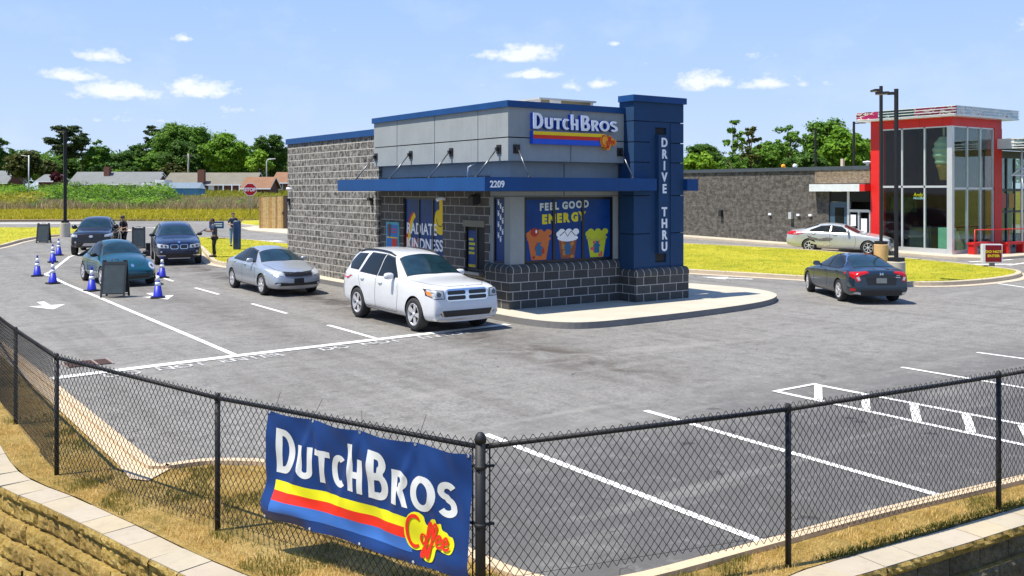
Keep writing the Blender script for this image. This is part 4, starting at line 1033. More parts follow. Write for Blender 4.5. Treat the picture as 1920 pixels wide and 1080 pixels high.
for j in range(ny + 1):
    for i in range(nx + 1): V.append(cloth(i / nx, j / ny))
for j in range(ny):
    for i in range(nx): F.append((j * (nx + 1) + i, j * (nx + 1) + i + 1, (j + 1) * (nx + 1) + i + 1, (j + 1) * (nx + 1) + i))
mb = MB(); mb.add(V, F, VB, True); brel(mb.build('banner_cloth'))
for L_ in logo_letters():
    mb = MB(); VF = flat_shapes(L_); mb.add(*cloth_shape(VF, .885 * BL / 10, .170, .055 * BL, .445 * BH, .0035), VW, True); brel(mb.build('letter'))
for y0, y1, m_ in ((.285, .375, VY), (.195, .285, VR), (.095, .195, VLB)):
    mb = MB(); mb.add(*cloth_shape(flat_shapes([[(0, y0 * BH), (.70 * BL, y0 * BH), (.70 * BL, y1 * BH), (0, y1 * BH)]]), 1, 1, .055 * BL, 0, .0025, .04), m_, True); brel(mb.build('stripe'))
mb = MB(); k_ = .145
bx_, by_ = .728 * BL, .125 * BH
mb.add(*cloth_shape(flat_shapes([BADGE]), k_, k_ * .98, bx_, by_, .006, .02), VY, True)
for q_, s_ in enumerate(cs):
    V, F, K = ribbon(s_, .20 if q_ == 0 else .15)
    mb.add([cloth_pt((bx_ + x * k_) / BL, (by_ + y * k_ * .98) / BH, .011 + .0012 * q_ + .0012 * k2) for (x, y), k2 in zip(V, K)], F, VR)
brel(mb.build('script_badge'))
for s in grom:
    for t_ in (.985, .02):
        mb = MB(); c = cloth_pt(s, t_, .003); mb.lathe([(.006, 0), (.013, .002), (.012, .004), (.006, .003)], (0, 0, 0), ALLOY, 12, 'Y')
        mb.v = [(c.x + bd.x * v[0] + bn.x * v[1], c.y + bd.y * v[0] + bn.y * v[1], c.z + v[2]) for v in mb.v]; brel(mb.build('grommet'))
rr = random.Random(9)
for s, dx, h in ((.035, .05, .19), (.245, .09, .20), (.50, -.02, .17), (.76, .08, .24), (.985, .07, .18)):
    c = cloth_pt(s, .985, .004); mb = MB()
    mb.tube([c + Vector((0, 0, -.005)), c + bn * .012 + Vector((0, 0, .03)), c + bd * dx * .3 - bn * .03 + Vector((0, 0, .09)), c + bd * dx - bn * .04 + Vector((0, 0, h))], .0022, DARK, 5)
    brel(mb.build('zip_tie'))
# ------------------------------------------------------------------ tufts of dry grass along the verge (ground cover)
def blades(name, pts, hgt, wdt, cols, seed, lean=.5, label=None, cat='grass', zoff=0., zfn=None):
    rng = np.random.default_rng(seed); n = len(pts); P = np.array(pts)
    ang = rng.uniform(0, 2 * np.pi, n); h = hgt * rng.uniform(.45, 1.25, n); ww = wdt * rng.uniform(.6, 1.4, n)
    la = rng.uniform(0, 2 * np.pi, n); ln = h * lean * rng.uniform(.1, 1.2, n)
    z = np.array([zg(u, v) for u, v in P]) + zoff
    dx, dy = np.cos(ang) * ww / 2, np.sin(ang) * ww / 2
    a = np.stack([P[:, 0] - dx, P[:, 1] - dy, z - .01], 1); b = np.stack([P[:, 0] + dx, P[:, 1] + dy, z - .01], 1)
    m1 = np.stack([P[:, 0] + np.cos(la) * ln * .4, P[:, 1] + np.sin(la) * ln * .4, z + h * .6], 1)
    mA = m1 - np.stack([dx, dy, dx * 0], 1) * .7; mB = m1 + np.stack([dx, dy, dx * 0], 1) * .7
    c_ = np.stack([P[:, 0] + np.cos(la) * ln, P[:, 1] + np.sin(la) * ln, z + h], 1)
    V = np.stack([a, b, mB, mA, c_], 1).reshape(-1, 3); o = np.arange(n) * 5
    q = np.stack([o, o + 1, o + 2, o + 3], 1); tr = np.stack([o + 3, o + 2, o + 4], 1)
    me = bpy.data.meshes.new(name); me.vertices.add(len(V)); me.vertices.foreach_set('co', V.ravel())
    loops = np.concatenate([q.ravel(), tr.ravel()]); me.loops.add(len(loops)); me.loops.foreach_set('vertex_index', loops)
    st = np.concatenate([np.arange(n) * 4, n * 4 + np.arange(n) * 3]); me.polygons.add(2 * n); me.polygons.foreach_set('loop_start', st); me.polygons.foreach_set('loop_total', np.concatenate([np.full(n, 4), np.full(n, 3)]))
    me.update(); me.validate()
    me.materials.append(leafmat(name + '_mat', cols, .5))
    ob = bpy.data.objects.new(name, me); COL.objects.link(ob)
    return tag(ob, label, cat, kind='stuff')
def leafmat(name, cols, var=1.2, trans=.38):
    if name in MATS: return MATS[name]
    t = Nt(name); g = t.n('ShaderNodeNewGeometry'); r = g.outputs['Random Per Island']
    nz = t.noise(var, 4, .6)
    f = t.math('ADD', t.math('MULTIPLY', r, .5), t.math('MULTIPLY', nz, .5))
    k = len(cols); c = t.ramp(f, [(.22 + .56 * i / max(1, k - 1), c_) for i, c_ in enumerate(cols)])
    t.set(c, .62, 0, .25)
    tr = t.n('ShaderNodeBsdfTranslucent'); t.l(c, tr.inputs[0]); mx = t.n('ShaderNodeMixShader'); mx.inputs[0].default_value = trans
    t.l(t.b.outputs[0], mx.inputs[1]); t.l(tr.outputs[0], mx.inputs[2]); t.l(mx.outputs[0], t.out.inputs[0]); MATS[name] = t.m; return t.m
def in_poly(u, v, P):
    c = False; j = len(P) - 1
    for i in range(len(P)):
        if (P[i][1] > v) != (P[j][1] > v) and u < (P[j][0] - P[i][0]) * (v - P[i][1]) / (P[j][1] - P[i][1]) + P[i][0]: c = not c
        j = i
    return c
def scatter(poly, n, seed, dens=None):
    rg = random.Random(seed); xs = [p[0] for p in poly]; ys = [p[1] for p in poly]; out = []
    tries = 0
    while len(out) < n and tries < n * 40:
        tries += 1; u = rg.uniform(min(xs), max(xs)); v = rg.uniform(min(ys), max(ys))
        if dens and rg.random() > dens(u, v): continue
        if in_poly(u, v, poly): out.append((u, v))
    return out
from mathutils import noise as mn
verge = [p for p in dry if depth(*p) < 22]
pts = scatter([(2.45, 22), (1.6, 22), (1.62, 12.9), (1.85, 11.5), (2.1, 10.5), (2.6, 8.7), (3.0, 7), (3.4, 5.7), (3.65, 5.12), (4.2, 5.02), (6.7, 5.3), (9.5, 5.1), (13, 4.85), (13, 5.1), (10.8, 5.3), (6.7, 5.68), (5.2, 5.85), (4.65, 6.2), (4.45, 7.1), (4.4, 9), (4.2, 10.3), (3.6, 11.1), (3.1, 11.3), (2.7, 10.95), (2.5, 11.3), (2.5, 16)], 26000, 5,
              lambda u, v: max(.15, min(1, .6 + 2.2 * mn.noise(Vector((u * 1.7, v * 1.7, 3))))) * (1 if depth(u, v) < 13 else .35))
pts2 = [p for p in pts if mn.noise(Vector((p[0] * 1.1 + 7, p[1] * 1.1, 9))) > .16]; s2_ = set(pts2); pts = [p for p in pts if p not in s2_]
blades('green_tufts', pts2[:9000], .055, .008, [(.10, .11, .02), (.22, .20, .04), (.36, .27, .08)], 2, .8, 'duller greenish tufts mixed into the dry grass verge by the fence', zoff=.10)
blades('dry_grass', pts, .045, .007, [(.38, .28, .04), (.66, .44, .12), (.80, .58, .25), (.70, .50, .18)], 1, .9, 'short dry yellow-brown grass on the verge between the kerb and the retaining wall', zoff=.10)
# ------------------------------------------------------------------ vehicles
def paint(name, col, metal=.5, rough=.28):
    t = Nt(name); nz = t.noise(1.3, 4, .55); dust = t.noise(7, 5, .7)
    c = t.ramp(nz, [(.3, tuple(x * .94 for x in col)), (.7, tuple(min(1, x * 1.05) for x in col))])
    t.set(c, t.ramp(dust, [(.3, rough * .95), (.8, rough * 1.15)]), metal, .5, .7)
    t.b.inputs['Coat Roughness'].default_value = .06
    return t.m
def itp(c, s): return float(np.interp(s, [a for a, b in c], [b for a, b in c]))
def wheel_parts(R_, tw, style):
    """tyre and rim meshes around the x axis, outer face towards +x"""
    t = MB(); hw = tw / 2
    t.lathe([(R_ * .66, -hw * .9), (R_ * .80, -hw), (R_ * .95, -hw * .92), (R_, -hw * .6), (R_, hw * .6), (R_ * .95, hw * .92), (R_ * .80, hw), (R_ * .67, hw * .92)], (0, 0, 0), RUBBER, 36, 'X', cap=False)
    r = MB(); rr = R_ * .68
    r.lathe([(rr, hw * .55), (rr, hw * .93), (rr * .93, hw * .95), (rr * .90, hw * .5), (rr * .86, hw * .3)], (0, 0, 0), ALLOY, 32, 'X', cap=False)
    r.lathe([(rr * .9, hw * .42), (.001, hw * .42)], (0, 0, 0), DARK, 24, 'X')
    n = int(style[1:]);
    for k in range(n):
        a0 = 2 * math.pi * k / n
        for off in ((-.13, .13) if n <= 6 else (0,)):
            a = a0; b = a0 + off * (1 if n <= 6 else 0)
            p0 = Vector((hw * .78, math.cos(a) * rr * .12, math.sin(a) * rr * .12)); p1 = Vector((hw * .92, math.cos(b) * rr * .94, math.sin(b) * rr * .94))
            d = (p1 - p0); side = Vector((1, 0, 0)).cross(d).normalized()
            wd = rr * (.10 if n <= 6 else .075)
            r.obox((p0 + p1) / 2 - Vector((.012, 0, 0)), d / 2, side * wd, Vector((.014, 0, 0)), ALLOY)
    r.lathe([(rr * .2, hw * .7), (rr * .2, hw * .9), (rr * .12, hw * .95), (.001, hw * .95)], (0, 0, 0), ALLOY, 14, 'X')
    return t, r
def ring_pts(S, s):
    w_ = itp(S['wid'], s); zt = itp(S['top'], s); zs = min(itp(S['belt'], s), zt - .03); wt = min(itp(S['topw'], s), w_ * .97); zb = itp(S['bot'], s)
    crown = S.get('crown', .06) * min(1, (zt - zb))
    ze = zt - crown
    if ze < zs: ze = zs + (zt - zs) * .5
    a = Vector((.93 * w_, zs + .012)); b = Vector((wt, ze))
    if a.x < b.x: a.x = b.x + .02
    m = a.lerp(b, .5)
    return [(0, zb), (.70 * w_, zb), (.90 * w_, zb + .03), (.985 * w_, zb + .14), (w_, zb + .42 * (zs - zb)), (w_ * .995, zb + .72 * (zs - zb)), (w_ * .968, zs - .012),
            (a.x, a.y), (m.x, m.y), (b.x, b.y), (.55 * wt, zt - .25 * crown), (0, zt)]
def car_body(S):
    L = S['L']; st = S['st']; n = 12
    bm = bmesh.new(); rings = []
    for s in st:
        pr = ring_pts(S, s); half = []
        for x, z in pr:
            ds = 0
            if s < .5: ds = itp(S['nose'], z) * (1 - s / .5)
            elif s > L - .5: ds = -itp(S['tail'], z) * (1 - (L - s) / .5)
            half.append((x, s + ds - L / 2, z))
        ring = [bm.verts.new(p) for p in half]
        mir = [bm.verts.new((-p[0], p[1], p[2])) for p in half[1:-1]]
        rings.append(ring + mir[::-1])
    m = len(rings[0])
    for a, b in zip(rings, rings[1:]):
        for k in range(m): bm.faces.new((a[k], a[(k + 1) % m], b[(k + 1) % m], b[k]))
    for rg, fl in ((rings[0], 1), (rings[-1], 0)):
        # cap by quads between mirrored points; the middle of the cap is the ring's own symmetric pairs
        for i in range(0, n - 1):
            j = (m - i) % m; j2 = (m - i - 1) % m
            q = [rg[i], rg[i + 1], rg[j2], rg[j]]
            u_ = []
            for v in q:
                if v not in u_: u_.append(v)
            if len(u_) >= 3: bm.faces.new(u_ if not fl else u_[::-1])
    bmesh.ops.recalc_face_normals(bm, faces=bm.faces)
    me = bpy.data.meshes.new('body'); bm.to_mesh(me); bm.free()
    o = bpy.data.objects.new('body', me); COL.objects.link(o)
    md = o.modifiers.new('s', 'SUBSURF'); md.levels = 2; md.render_levels = 2
    dg = bpy.context.evaluated_depsgraph_get(); dg.update()
    me2 = bpy.data.meshes.new_from_object(o.evaluated_get(dg)); o.modifiers.clear(); o.data = me2
    bpy.data.meshes.remove(me)
    return o
def decal(body_bvh, poly, mode, m, name, parent, off=.004, seg=.07, thickness=0):
    """skin panel: polygon in a side (s,z), front/rear (x,z) or plan (x,s) view pressed onto the body"""
    VF = flat_shapes([poly]); bm = bmesh.new()
    vs = [bm.verts.new(v) for v in VF[0]]
    for f in VF[1]:
        try: bm.faces.new([vs[i] for i in f])
        except ValueError: pass
    bmesh.ops.remove_doubles(bm, verts=bm.verts, dist=1e-5)
    for _ in range(5):
        e = [x for x in bm.edges if x.calc_length() > seg]
        if not e: break
        bmesh.ops.subdivide_edges(bm, edges=e, cuts=1); bmesh.ops.triangulate(bm, faces=bm.faces)
    dead = []
    for v in bm.verts:
        a, b = v.co.x, v.co.y
        if mode == 'R': o, d = Vector((3, a, b)), Vector((-1, 0, 0))
        elif mode == 'L': o, d = Vector((-3, a, b)), Vector((1, 0, 0))
        elif mode == 'F': o, d = Vector((a, -5, b)), Vector((0, 1, 0))
        elif mode == 'B': o, d = Vector((a, 5, b)), Vector((0, -1, 0))
        elif mode == 'FT': o, d = Vector((a, -5, b + 3)), None
        else: o, d = Vector((a, b, 5)), Vector((0, 0, -1))
        h = body_bvh.ray_cast(o, d)
        if h[0] is None:
            h = body_bvh.find_nearest(o + d * (3 if mode in 'RL' else 5 - 2.2 if mode in 'FB' else 4))
        if h[0] is None: dead.append(v); continue
        nrm = h[1]
        if nrm.dot(d) > 0: nrm = -nrm
        v.co = h[0] + nrm * off
    bmesh.ops.delete(bm, geom=dead, context='VERTS')
    bmesh.ops.recalc_face_normals(bm, faces=bm.faces)
    for f in bm.faces: f.smooth = True
    me = bpy.data.meshes.new(name); bm.to_mesh(me); bm.free(); me.materials.append(m)
    o = bpy.data.objects.new(name, me); COL.objects.link(o); o.parent = parent
    return o
def strip(pts, w): return thick(pts, w)
def make_car(S, name, label, cat, pm, loc, heading):
    """heading: unit vector the car drives towards; the car is built driving towards -y"""
    L = S['L']
    root = empty(name, (0, 0, 0)); tag(root, label, cat)
    body = car_body(S)
    bm = bmesh.new(); bm.from_mesh(body.data); bvh = BVHTree.FromBMesh(bm); bm.free()
    body.data.materials.clear(); body.data.materials.append(pm); body.data.materials.append(DARK)
    fy = S['fo'] - L / 2; ry = fy + S['wb']; Rw = S['R']
    # wheel arches
    cm = MB()
    for yy in (fy, ry):
        for sx in (-1, 1):
            x0, x1 = (S['W'] / 2 - .36) * sx, (S['W'] / 2 + .2) * sx
            cm.lathe([(Rw * 1.13, min(x0, x1)), (Rw * 1.13, max(x0, x1))], (0, yy, Rw), DARK, 40, 'X', smooth=True)
    cut = cm.build('cut'); cut.data.materials.clear(); cut.data.materials.append(pm); cut.data.materials.append(DARK)
    cut.data.polygons.foreach_set('material_index', [1] * len(cut.data.polygons))
    md = body.modifiers.new('b', 'BOOLEAN'); md.operation = 'DIFFERENCE'; md.object = cut; md.solver = 'EXACT'
    dg = bpy.context.evaluated_depsgraph_get(); dg.update()
    me2 = bpy.data.meshes.new_from_object(body.evaluated_get(dg)); body.modifiers.clear(); body.data = me2
    bpy.data.objects.remove(cut)
    me2.polygons.foreach_set('use_smooth', [True] * len(me2.polygons)); me2.set_sharp_from_angle(angle=R(38))
    body.parent = root
    # wheels
    tb, rb = wheel_parts(Rw, S.get('tw', .23), S.get('rim', 'a5'))
    first = None
    for yy, steer in ((fy, S.get('steer', 0)), (ry, 0)):
        for sx in (-1, 1):
            x = sx * (S['W'] / 2 - .125)
            if first is None:
                wh = tb.build('wheel', root); ri = rb.build('rim', wh); first = wh
            else:
                wh = first.copy(); COL.objects.link(wh); wh.parent = root
                ri = first.children[0].copy(); COL.objects.link(ri); ri.parent = wh
            wh.location = (x, yy, Rw); wh.rotation_euler = (0, 0, (math.pi if sx < 0 else 0) + steer)
    # side windows, seams, handles
    def Y(p): return [(s - L / 2, z) for s, z in p]
    for side in 'RL':
        for p in S['sidewin']:
            decal(bvh, Y(grow(p, .028)), side, S.get('surround', DARK), 'window_surround', root, .004, .05)
            decal(bvh, Y(p), side, S.get('sideglass', GLASS), 'side_window', root, .009, .045)
        seams = [Y(strip(q, .012)) for q in S['seams']]
        first_s = None
        for q in seams: decal(bvh, q, side, DARK, 'door_seam', root, .0025, .1)
        for s_, z_ in S['handles']:
            sx = 1 if side == 'R' else -1
            h = bvh.ray_cast(Vector((3 * sx, s_ - L / 2, z_)), Vector((-sx, 0, 0)))
            if h[0]:
                b = MB(); c = h[0] + Vector((sx * .02, 0, 0))
                b.tube([c + Vector((-sx * .02, -.10, 0)), c + Vector((sx * .008, -.06, 0)), c + Vector((sx * .008, .06, 0)), c + Vector((-sx * .02, .10, 0))], .014, S.get('handlemat', pm), 6)
                b.build('door_handle', root)
        if S.get('sill'):
            decal(bvh, Y(strip(S['sill'], .03)), side, S['sillmat'], 'sill_trim', root, .006)
    P = lambda p: [(x, s - L / 2) for x, s in p]
    decal(bvh, P(grow(S['shield'], .025)), 'T', DARK, 'windshield_seal', root, .003)
    decal(bvh, P(S['shield']), 'T', S.get('shieldglass', GLASSB), 'windshield', root, .007)
    if S.get('rearglass'):
        decal(bvh, P(grow(S['rearglass'], .02)), 'T', DARK, 'rear_window_seal', root, .003)
        decal(bvh, P(S['rearglass']), 'T', S.get('rearmat', GLASS), 'rear_window', root, .007)
    for pl in S.get('plan_seams', []):
        for sg in (1, -1):
            decal(bvh, P(strip([(x * sg, s) for x, s in pl], .012)), 'T', DARK, 'hood_seam', root, .0025, .1)
    for nm, mode, poly, m, off in S['front']:
        decal(bvh, poly, mode, m, nm, root, off)
    for nm, mode, poly, m, off in S['pairs']:
        for sg in (1, -1):
            decal(bvh, [(x * sg, z) for x, z in poly], mode, m, nm, root, off)
    # mirrors
    ms, mz = S['mirror']
    for sx in (-1, 1):
        h = bvh.ray_cast(Vector((3 * sx, ms - L / 2, mz)), Vector((-sx, 0, 0)))
        x0 = h[0].x if h[0] else sx * .8
        b = MB(); b.tube([(x0 - sx * .03, ms - L / 2, mz - .02), (x0 + sx * .10, ms - L / 2 + .01, mz - .01)], .025, DARK, 8)
        hw, hh, hd = S.get('msize', (.115, .075, .06))
        prof = [(.001, -1), (.55, -.93), (.88, -.6), (1, 0), (.97, .55), (.9, .8)]
        V = []; F = []; nn = 16
        for r_, k in prof:
            for i in range(nn):
                t = 2 * math.pi * i / nn; q = lambda c: math.copysign(abs(c) ** .75, c)
                V.append((x0 + sx * (.17) + q(math.cos(t)) * hw * r_, ms - L / 2 + k * hd, mz + .02 + q(math.sin(t)) * hh * r_))
        for i in range(len(prof) - 1):
            for j in range(nn): F.append((i * nn + j, i * nn + (j + 1) % nn, (i + 1) * nn + (j + 1) % nn, (i + 1) * nn + j))
        b.add(V, F, S.get('mirmat', pm), True); b.add(V[-nn:], [tuple(range(nn))], CHROME)
        b.build('mirror', root)
    for fn in S.get('extra', []): fn(root, bvh, L)
    u, v = loc
    n = Vector((0, 0, 1))
    if depth(u, v) > 34: n = Vector((-.01818 * sy, -.01818 * cy, 1)).normalized()
    h = Vector((heading[0], heading[1], 0)).normalized()
    rot = Matrix(((-h.y, -h.x, 0), (h.x, -h.y, 0), (0, 0, 1))).to_quaternion()
    root.rotation_mode = 'QUATERNION'; root.rotation_quaternion = Vector((0, 0, 1)).rotation_difference(n) @ rot
    root.location = (u, v, zg(u, v) + .006)
    return root
def stn(L, *mid): return [0, .05, .18, .4] + list(mid) + [L - .4, L - .18, L - .05, L]
sedan_seams = lambda a, b, c, lo, hi: [[(a, lo), (a - .05, lo + .3), (a - .02, hi)], [(b, lo), (b, hi)], [(c + .0, hi), (c - .1, lo + .28), (c - .35, lo)], [(a, lo), (c - .35, lo)]]

# 1 white SUV
W_ = paint('paint_white', (.60, .61, .62), 0, .25)
suv = dict(L=5.11, W=1.925, fo=.93, wb=3.04, R=.395, tw=.26, rim='a5',
  top=[(0, 1.06), (.10, 1.13), (.5, 1.18), (1.2, 1.22), (1.42, 1.23), (2.16, 1.70), (2.46, 1.79), (3.3, 1.85), (4.45, 1.82), (4.74, 1.74), (4.98, 1.28), (5.11, 1.05)],
  belt=[(0, .98), (.5, 1.07), (1.4, 1.12), (3, 1.15), (4.9, 1.18), (5.11, 1.0)],
  wid=[(0, .86), (.10, .91), (.4, .945), (1, .962), (4.2, .962), (4.8, .93), (5.11, .82)],
  topw=[(0, .76), (.4, .80), (1.35, .82), (2.2, .64), (3.4, .67), (4.6, .62), (4.95, .66), (5.11, .6)],
  bot=[(0, .27), (.6, .24), (4.4, .26), (5.11, .36)], nose=[(.3, .06), (.5, .0), (.75, .03), (.98, .06), (1.1, .12)], tail=[(.3, .05), (.6, 0), (1., .04), (1.6, .1)],
  st=[0, .05, .18, .45, .9, 1.3, 1.48, 1.8, 2.15, 2.45, 3.0, 3.6, 4.2, 4.62, 4.8, 4.95, 5.06, 5.11],
  sidewin=[[(1.90, 1.21), (2.40, 1.625), (2.80, 1.68), (2.86, 1.20)], [(2.95, 1.20), (2.89, 1.685), (3.62, 1.695), (3.90, 1.23)], [(4.06, 1.27), (3.86, 1.66), (4.40, 1.64), (4.66, 1.40), (4.56, 1.28)]],
  seams=[[(1.80, .36), (1.72, .8), (1.80, 1.16)], [(2.93, .36), (2.93, 1.2)], [(3.98, 1.2), (3.80, .85), (3.56, .5), (3.5, .38)], [(1.80, .36), (3.5, .38)]],
  handles=[(2.66, 1.02), (3.68, 1.05)], sill=[(1.5, .40), (3.35, .41)], sillmat=CHROME,
  shield=[(-.75, 1.56), (0, 1.50), (.75, 1.56), (.60, 2.22), (0, 2.27), (-.60, 2.22)], plan_seams=[[(.02, .16), (.5, .18), (.72, .5), (.80, 1.3)]],
  front=[('grille', 'F', rrect(-.58, .58, .755, 1.035, .10), CHROME, .012), ('grille_bar', 'F', rrect(-.535, -.045, .905, .995, .04), GRILL, .016), ('grille_bar', 'F', rrect(.045, .535, .905, .995, .04), GRILL, .016),
         ('grille_bar', 'F', rrect(-.535, -.045, .785, .880, .04), GRILL, .016), ('grille_bar', 'F', rrect(.045, .535, .785, .880, .04), GRILL, .016),
         ('lower_grille', 'F', [(-.62, .40), (.62, .40), (.74, .47), (.66, .545), (-.66, .545), (-.74, .47)], GRILL, .008), ('bumper_trim', 'F', rrect(-.80, .80, .315, .345, .01), CHROME, .010)],
  pairs=[('headlight', 'F', [(.63, .83), (.65, .995), (.90, 1.025), (.915, .90), (.86, .84)], LENS, .010), ('headlight_rim', 'F', [(.61, .815), (.63, 1.01), (.91, 1.04), (.925, .89), (.87, .82)], DARK, .006),
         ('indicator', 'F', [(.885, .88), (.885, .98), (.91, .99), (.915, .92)], AMBER, .014), ('headlamp_lens', 'F', ell(.76, .92, .06, .055), LENSD, .014),
         ('fog_lamp', 'F', ell(.80, .46, .055, .04), LENS, .014), ('fog_trim', 'F', [(.62, .40), (.66, .40), (.74, .54), (.69, .54)], CHROME, .014),
         ('tail_lamp', 'B', [(.55, .98), (.93, .98), (.93, 1.12), (.55, 1.12)], REDL, .008)],
  mirror=(2.02, 1.21), msize=(.13, .085, .075))
def suv_extra(root, bvh, L):
    for sx in (-1, 1):
        b = MB(); pts = []
        for k in range(9):
            s = 2.45 + 1.95 * k / 8; h = bvh.ray_cast(Vector((sx * .60, s - L / 2, 4)), Vector((0, 0, -1)))
            pts.append(h[0] + Vector((0, 0, .045 if 0 < k < 8 else .0)))
        b.tube(pts, .024, DARK, 6); b.build('roof_rail', root)
suv['extra'] = [suv_extra]
make_car(suv, 'parked_suv', 'white SUV with dark windows and chrome crosshair grille waiting at the drive-thru window', 'SUV', W_, (11.97, 21.45), (0, -1))

# 2 silver sedan in the lane
SV = paint('paint_silver', (.42, .45, .48), .55, .3)
sed = dict(L=4.845, W=1.83, fo=.965, wb=2.795, R=.335, tw=.225, rim='a6',
  top=[(0, .74), (.1, .80), (.5, .91), (1.0, .98), (1.28, 1.02), (1.98, 1.37), (2.35, 1.46), (2.9, 1.49), (3.4, 1.42), (4.15, 1.12), (4.5, 1.08), (4.78, 1.05), (4.845, .92)],
  belt=[(0, .62), (.5, .80), (1.3, .90), (3, .97), (4.2, 1.01), (4.845, .86)],
  wid=[(0, .66), (.12, .78), (.45, .88), (1., .915), (3.8, .915), (4.5, .87), (4.845, .72)],
  topw=[(0, .52), (.4, .66), (1.3, .75), (2.05, .56), (2.9, .575), (3.5, .55), (4.25, .64), (4.845, .56)],
  bot=[(0, .22), (.6, .19), (4.3, .2), (4.845, .3)], nose=[(.2, .08), (.35, 0), (.55, .01), (.7, .07), (.8, .12)], tail=[(.2, .05), (.5, 0), (.9, .04), (1.1, .06)],
  st=stn(4.845, .85, 1.2, 1.38, 1.7, 2.05, 2.4, 2.9, 3.4, 3.8, 4.12),
  sidewin=[[(1.74, 1.01), (2.18, 1.32), (2.66, 1.385), (2.68, 1.01)], [(2.76, 1.01), (2.74, 1.39), (3.2, 1.36), (3.72, 1.13), (3.70, 1.04)]],
  seams=[[(1.62, .26), (1.5, .6), (1.58, .94)], [(2.72, .26), (2.72, 1.0)], [(3.80, 1.0), (3.62, .72), (3.45, .45), (3.4, .28)], [(1.62, .26), (3.4, .28)]],
  handles=[(2.48, .90), (3.50, .94)], shield=[(-.70, 1.40), (0, 1.32), (.70, 1.40), (.54, 2.04), (0, 2.10), (-.54, 2.04)], plan_seams=[[(.02, .10), (.45, .14), (.64, .45), (.73, 1.2)]],
  rearglass=[(-.50, 3.42), (.50, 3.42), (.56, 4.02), (0, 4.1), (-.56, 4.02)],
  front=[('grille', 'F', [(-.44, .64), (-.47, .775), (-.1, .745), (0, .755), (.1, .745), (.47, .775), (.44, .64), (.1, .61), (-.1, .61)], GRILL, .012),
         ('lower_grille', 'F', [(-.76, .42), (-.60, .34), (.60, .34), (.76, .42), (.72, .46), (.3, .42), (-.3, .42), (-.72, .46)], GRILL, .008), ('plate_holder', 'F', rrect(-.16, .16, .42, .56, .01), DARK, .02),
         ('rear_plate', 'B', rrect(-.16, .16, .72, .86, .01), WHITEP, .012)],
  pairs=[('headlight', 'F', [(.50, .64), (.51, .775), (.80, .845), (.85, .83), (.80, .70)], LENS, .010), ('fog_lamp', 'F', rrect(.60, .72, .37, .43, .02), LENS, .014),
         ('tail_lamp', 'B', [(.42, .90), (.85, .88), (.85, 1.02), (.5, 1.02)], REDL, .008)],
  mirror=(1.86, 1.04), mirmat=None)
sed['mirmat'] = SV
make_car(sed, 'parked_sedan', 'silver four-door sedan queueing along the grey block wall behind the white SUV', 'car', SV, (11.72, 30.90), (0, -1))

# 3 teal coupe
TL = paint('paint_teal', (.008, .085, .115), .45, .25)
bug = dict(L=4.28, W=1.81, fo=.86, wb=2.537, R=.345, tw=.225, rim='a5', crown=.10,
  top=[(0, .62), (.08, .76), (.35, .92), (.8, 1.04), (1.28, 1.10), (1.72, 1.40), (2.0, 1.52), (2.5, 1.57), (3.0, 1.52), (3.5, 1.32), (3.9, 1.05), (4.15, .82), (4.28, .7)],
  belt=[(0, .55), (.4, .74), (1.2, .90), (3.0, .96), (3.9, .86), (4.28, .6)],
  wid=[(0, .62), (.12, .74), (.45, .86), (.86, .905), (1.35, .875), (2.1, .865), (3.0, .885), (3.4, .905), (3.9, .82), (4.28, .6)],
  topw=[(0, .44), (.4, .52), (1.25, .64), (1.9, .56), (2.6, .57), (3.2, .53), (3.9, .45), (4.28, .4)],
  bot=[(0, .24), (.6, .2), (3.8, .21), (4.28, .3)], nose=[(.2, .06), (.4, 0), (.6, .03), (.8, .14)], tail=[(.2, .05), (.45, 0), (.7, .05)],
  st=stn(4.28, .75, 1.1, 1.32, 1.6, 1.9, 2.25, 2.65, 3.1, 3.5),
  sidewin=[[(1.58, 1.02), (1.98, 1.38), (2.50, 1.46), (2.66, 1.455), (2.68, 1.02)], [(2.78, 1.03), (2.75, 1.45), (3.12, 1.33), (3.34, 1.14), (3.2, 1.04)]], seams=[[(1.48, .30), (1.42, .7), (1.52, .98)], [(2.78, 1.0), (2.82, .7), (2.66, .30)], [(1.48, .30), (2.66, .30)]],
  handles=[(2.6, .92)], sill=[(1.3, .33), (2.9, .33)], sillmat=CHROME,
  shield=[(-.68, 1.38), (0, 1.31), (.68, 1.38), (.54, 1.86), (0, 1.93), (-.54, 1.86)], plan_seams=[[(.02, .16), (.36, .22), (.55, .6), (.70, 1.25)]],
  front=[('lower_grille', 'F', [(-.52, .30), (.52, .30), (.60, .42), (-.60, .42)], GRILL, .008), ('grille_bar', 'F', rrect(-.56, .56, .455, .475, .008), DARK, .008),
         ('emblem', 'F', ell(0, .74, .055, .055), CHROME, .012)],
  pairs=[('headlight', 'F', ell(.66, .70, .125, .13), CHROME, .012), ('headlamp_lens', 'F', ell(.66, .70, .10, .105), LENS, .018), ('headlamp_bulb', 'F', ell(.66, .70, .045, .05), LENSD, .024),
         ('air_intake', 'F', [(.62, .34), (.80, .36), (.82, .44), (.70, .45)], DARK, .009), ('tail_lamp', 'B', ell(.62, .78, .1, .12), REDL, .01)],
  mirror=(1.72, 1.04), mirmat=DARK)
make_car(bug, 'rounded_coupe', 'teal rounded two-door car with round headlights behind the tent board', 'car', TL, (8.06, 36.6), (0.04, -1))

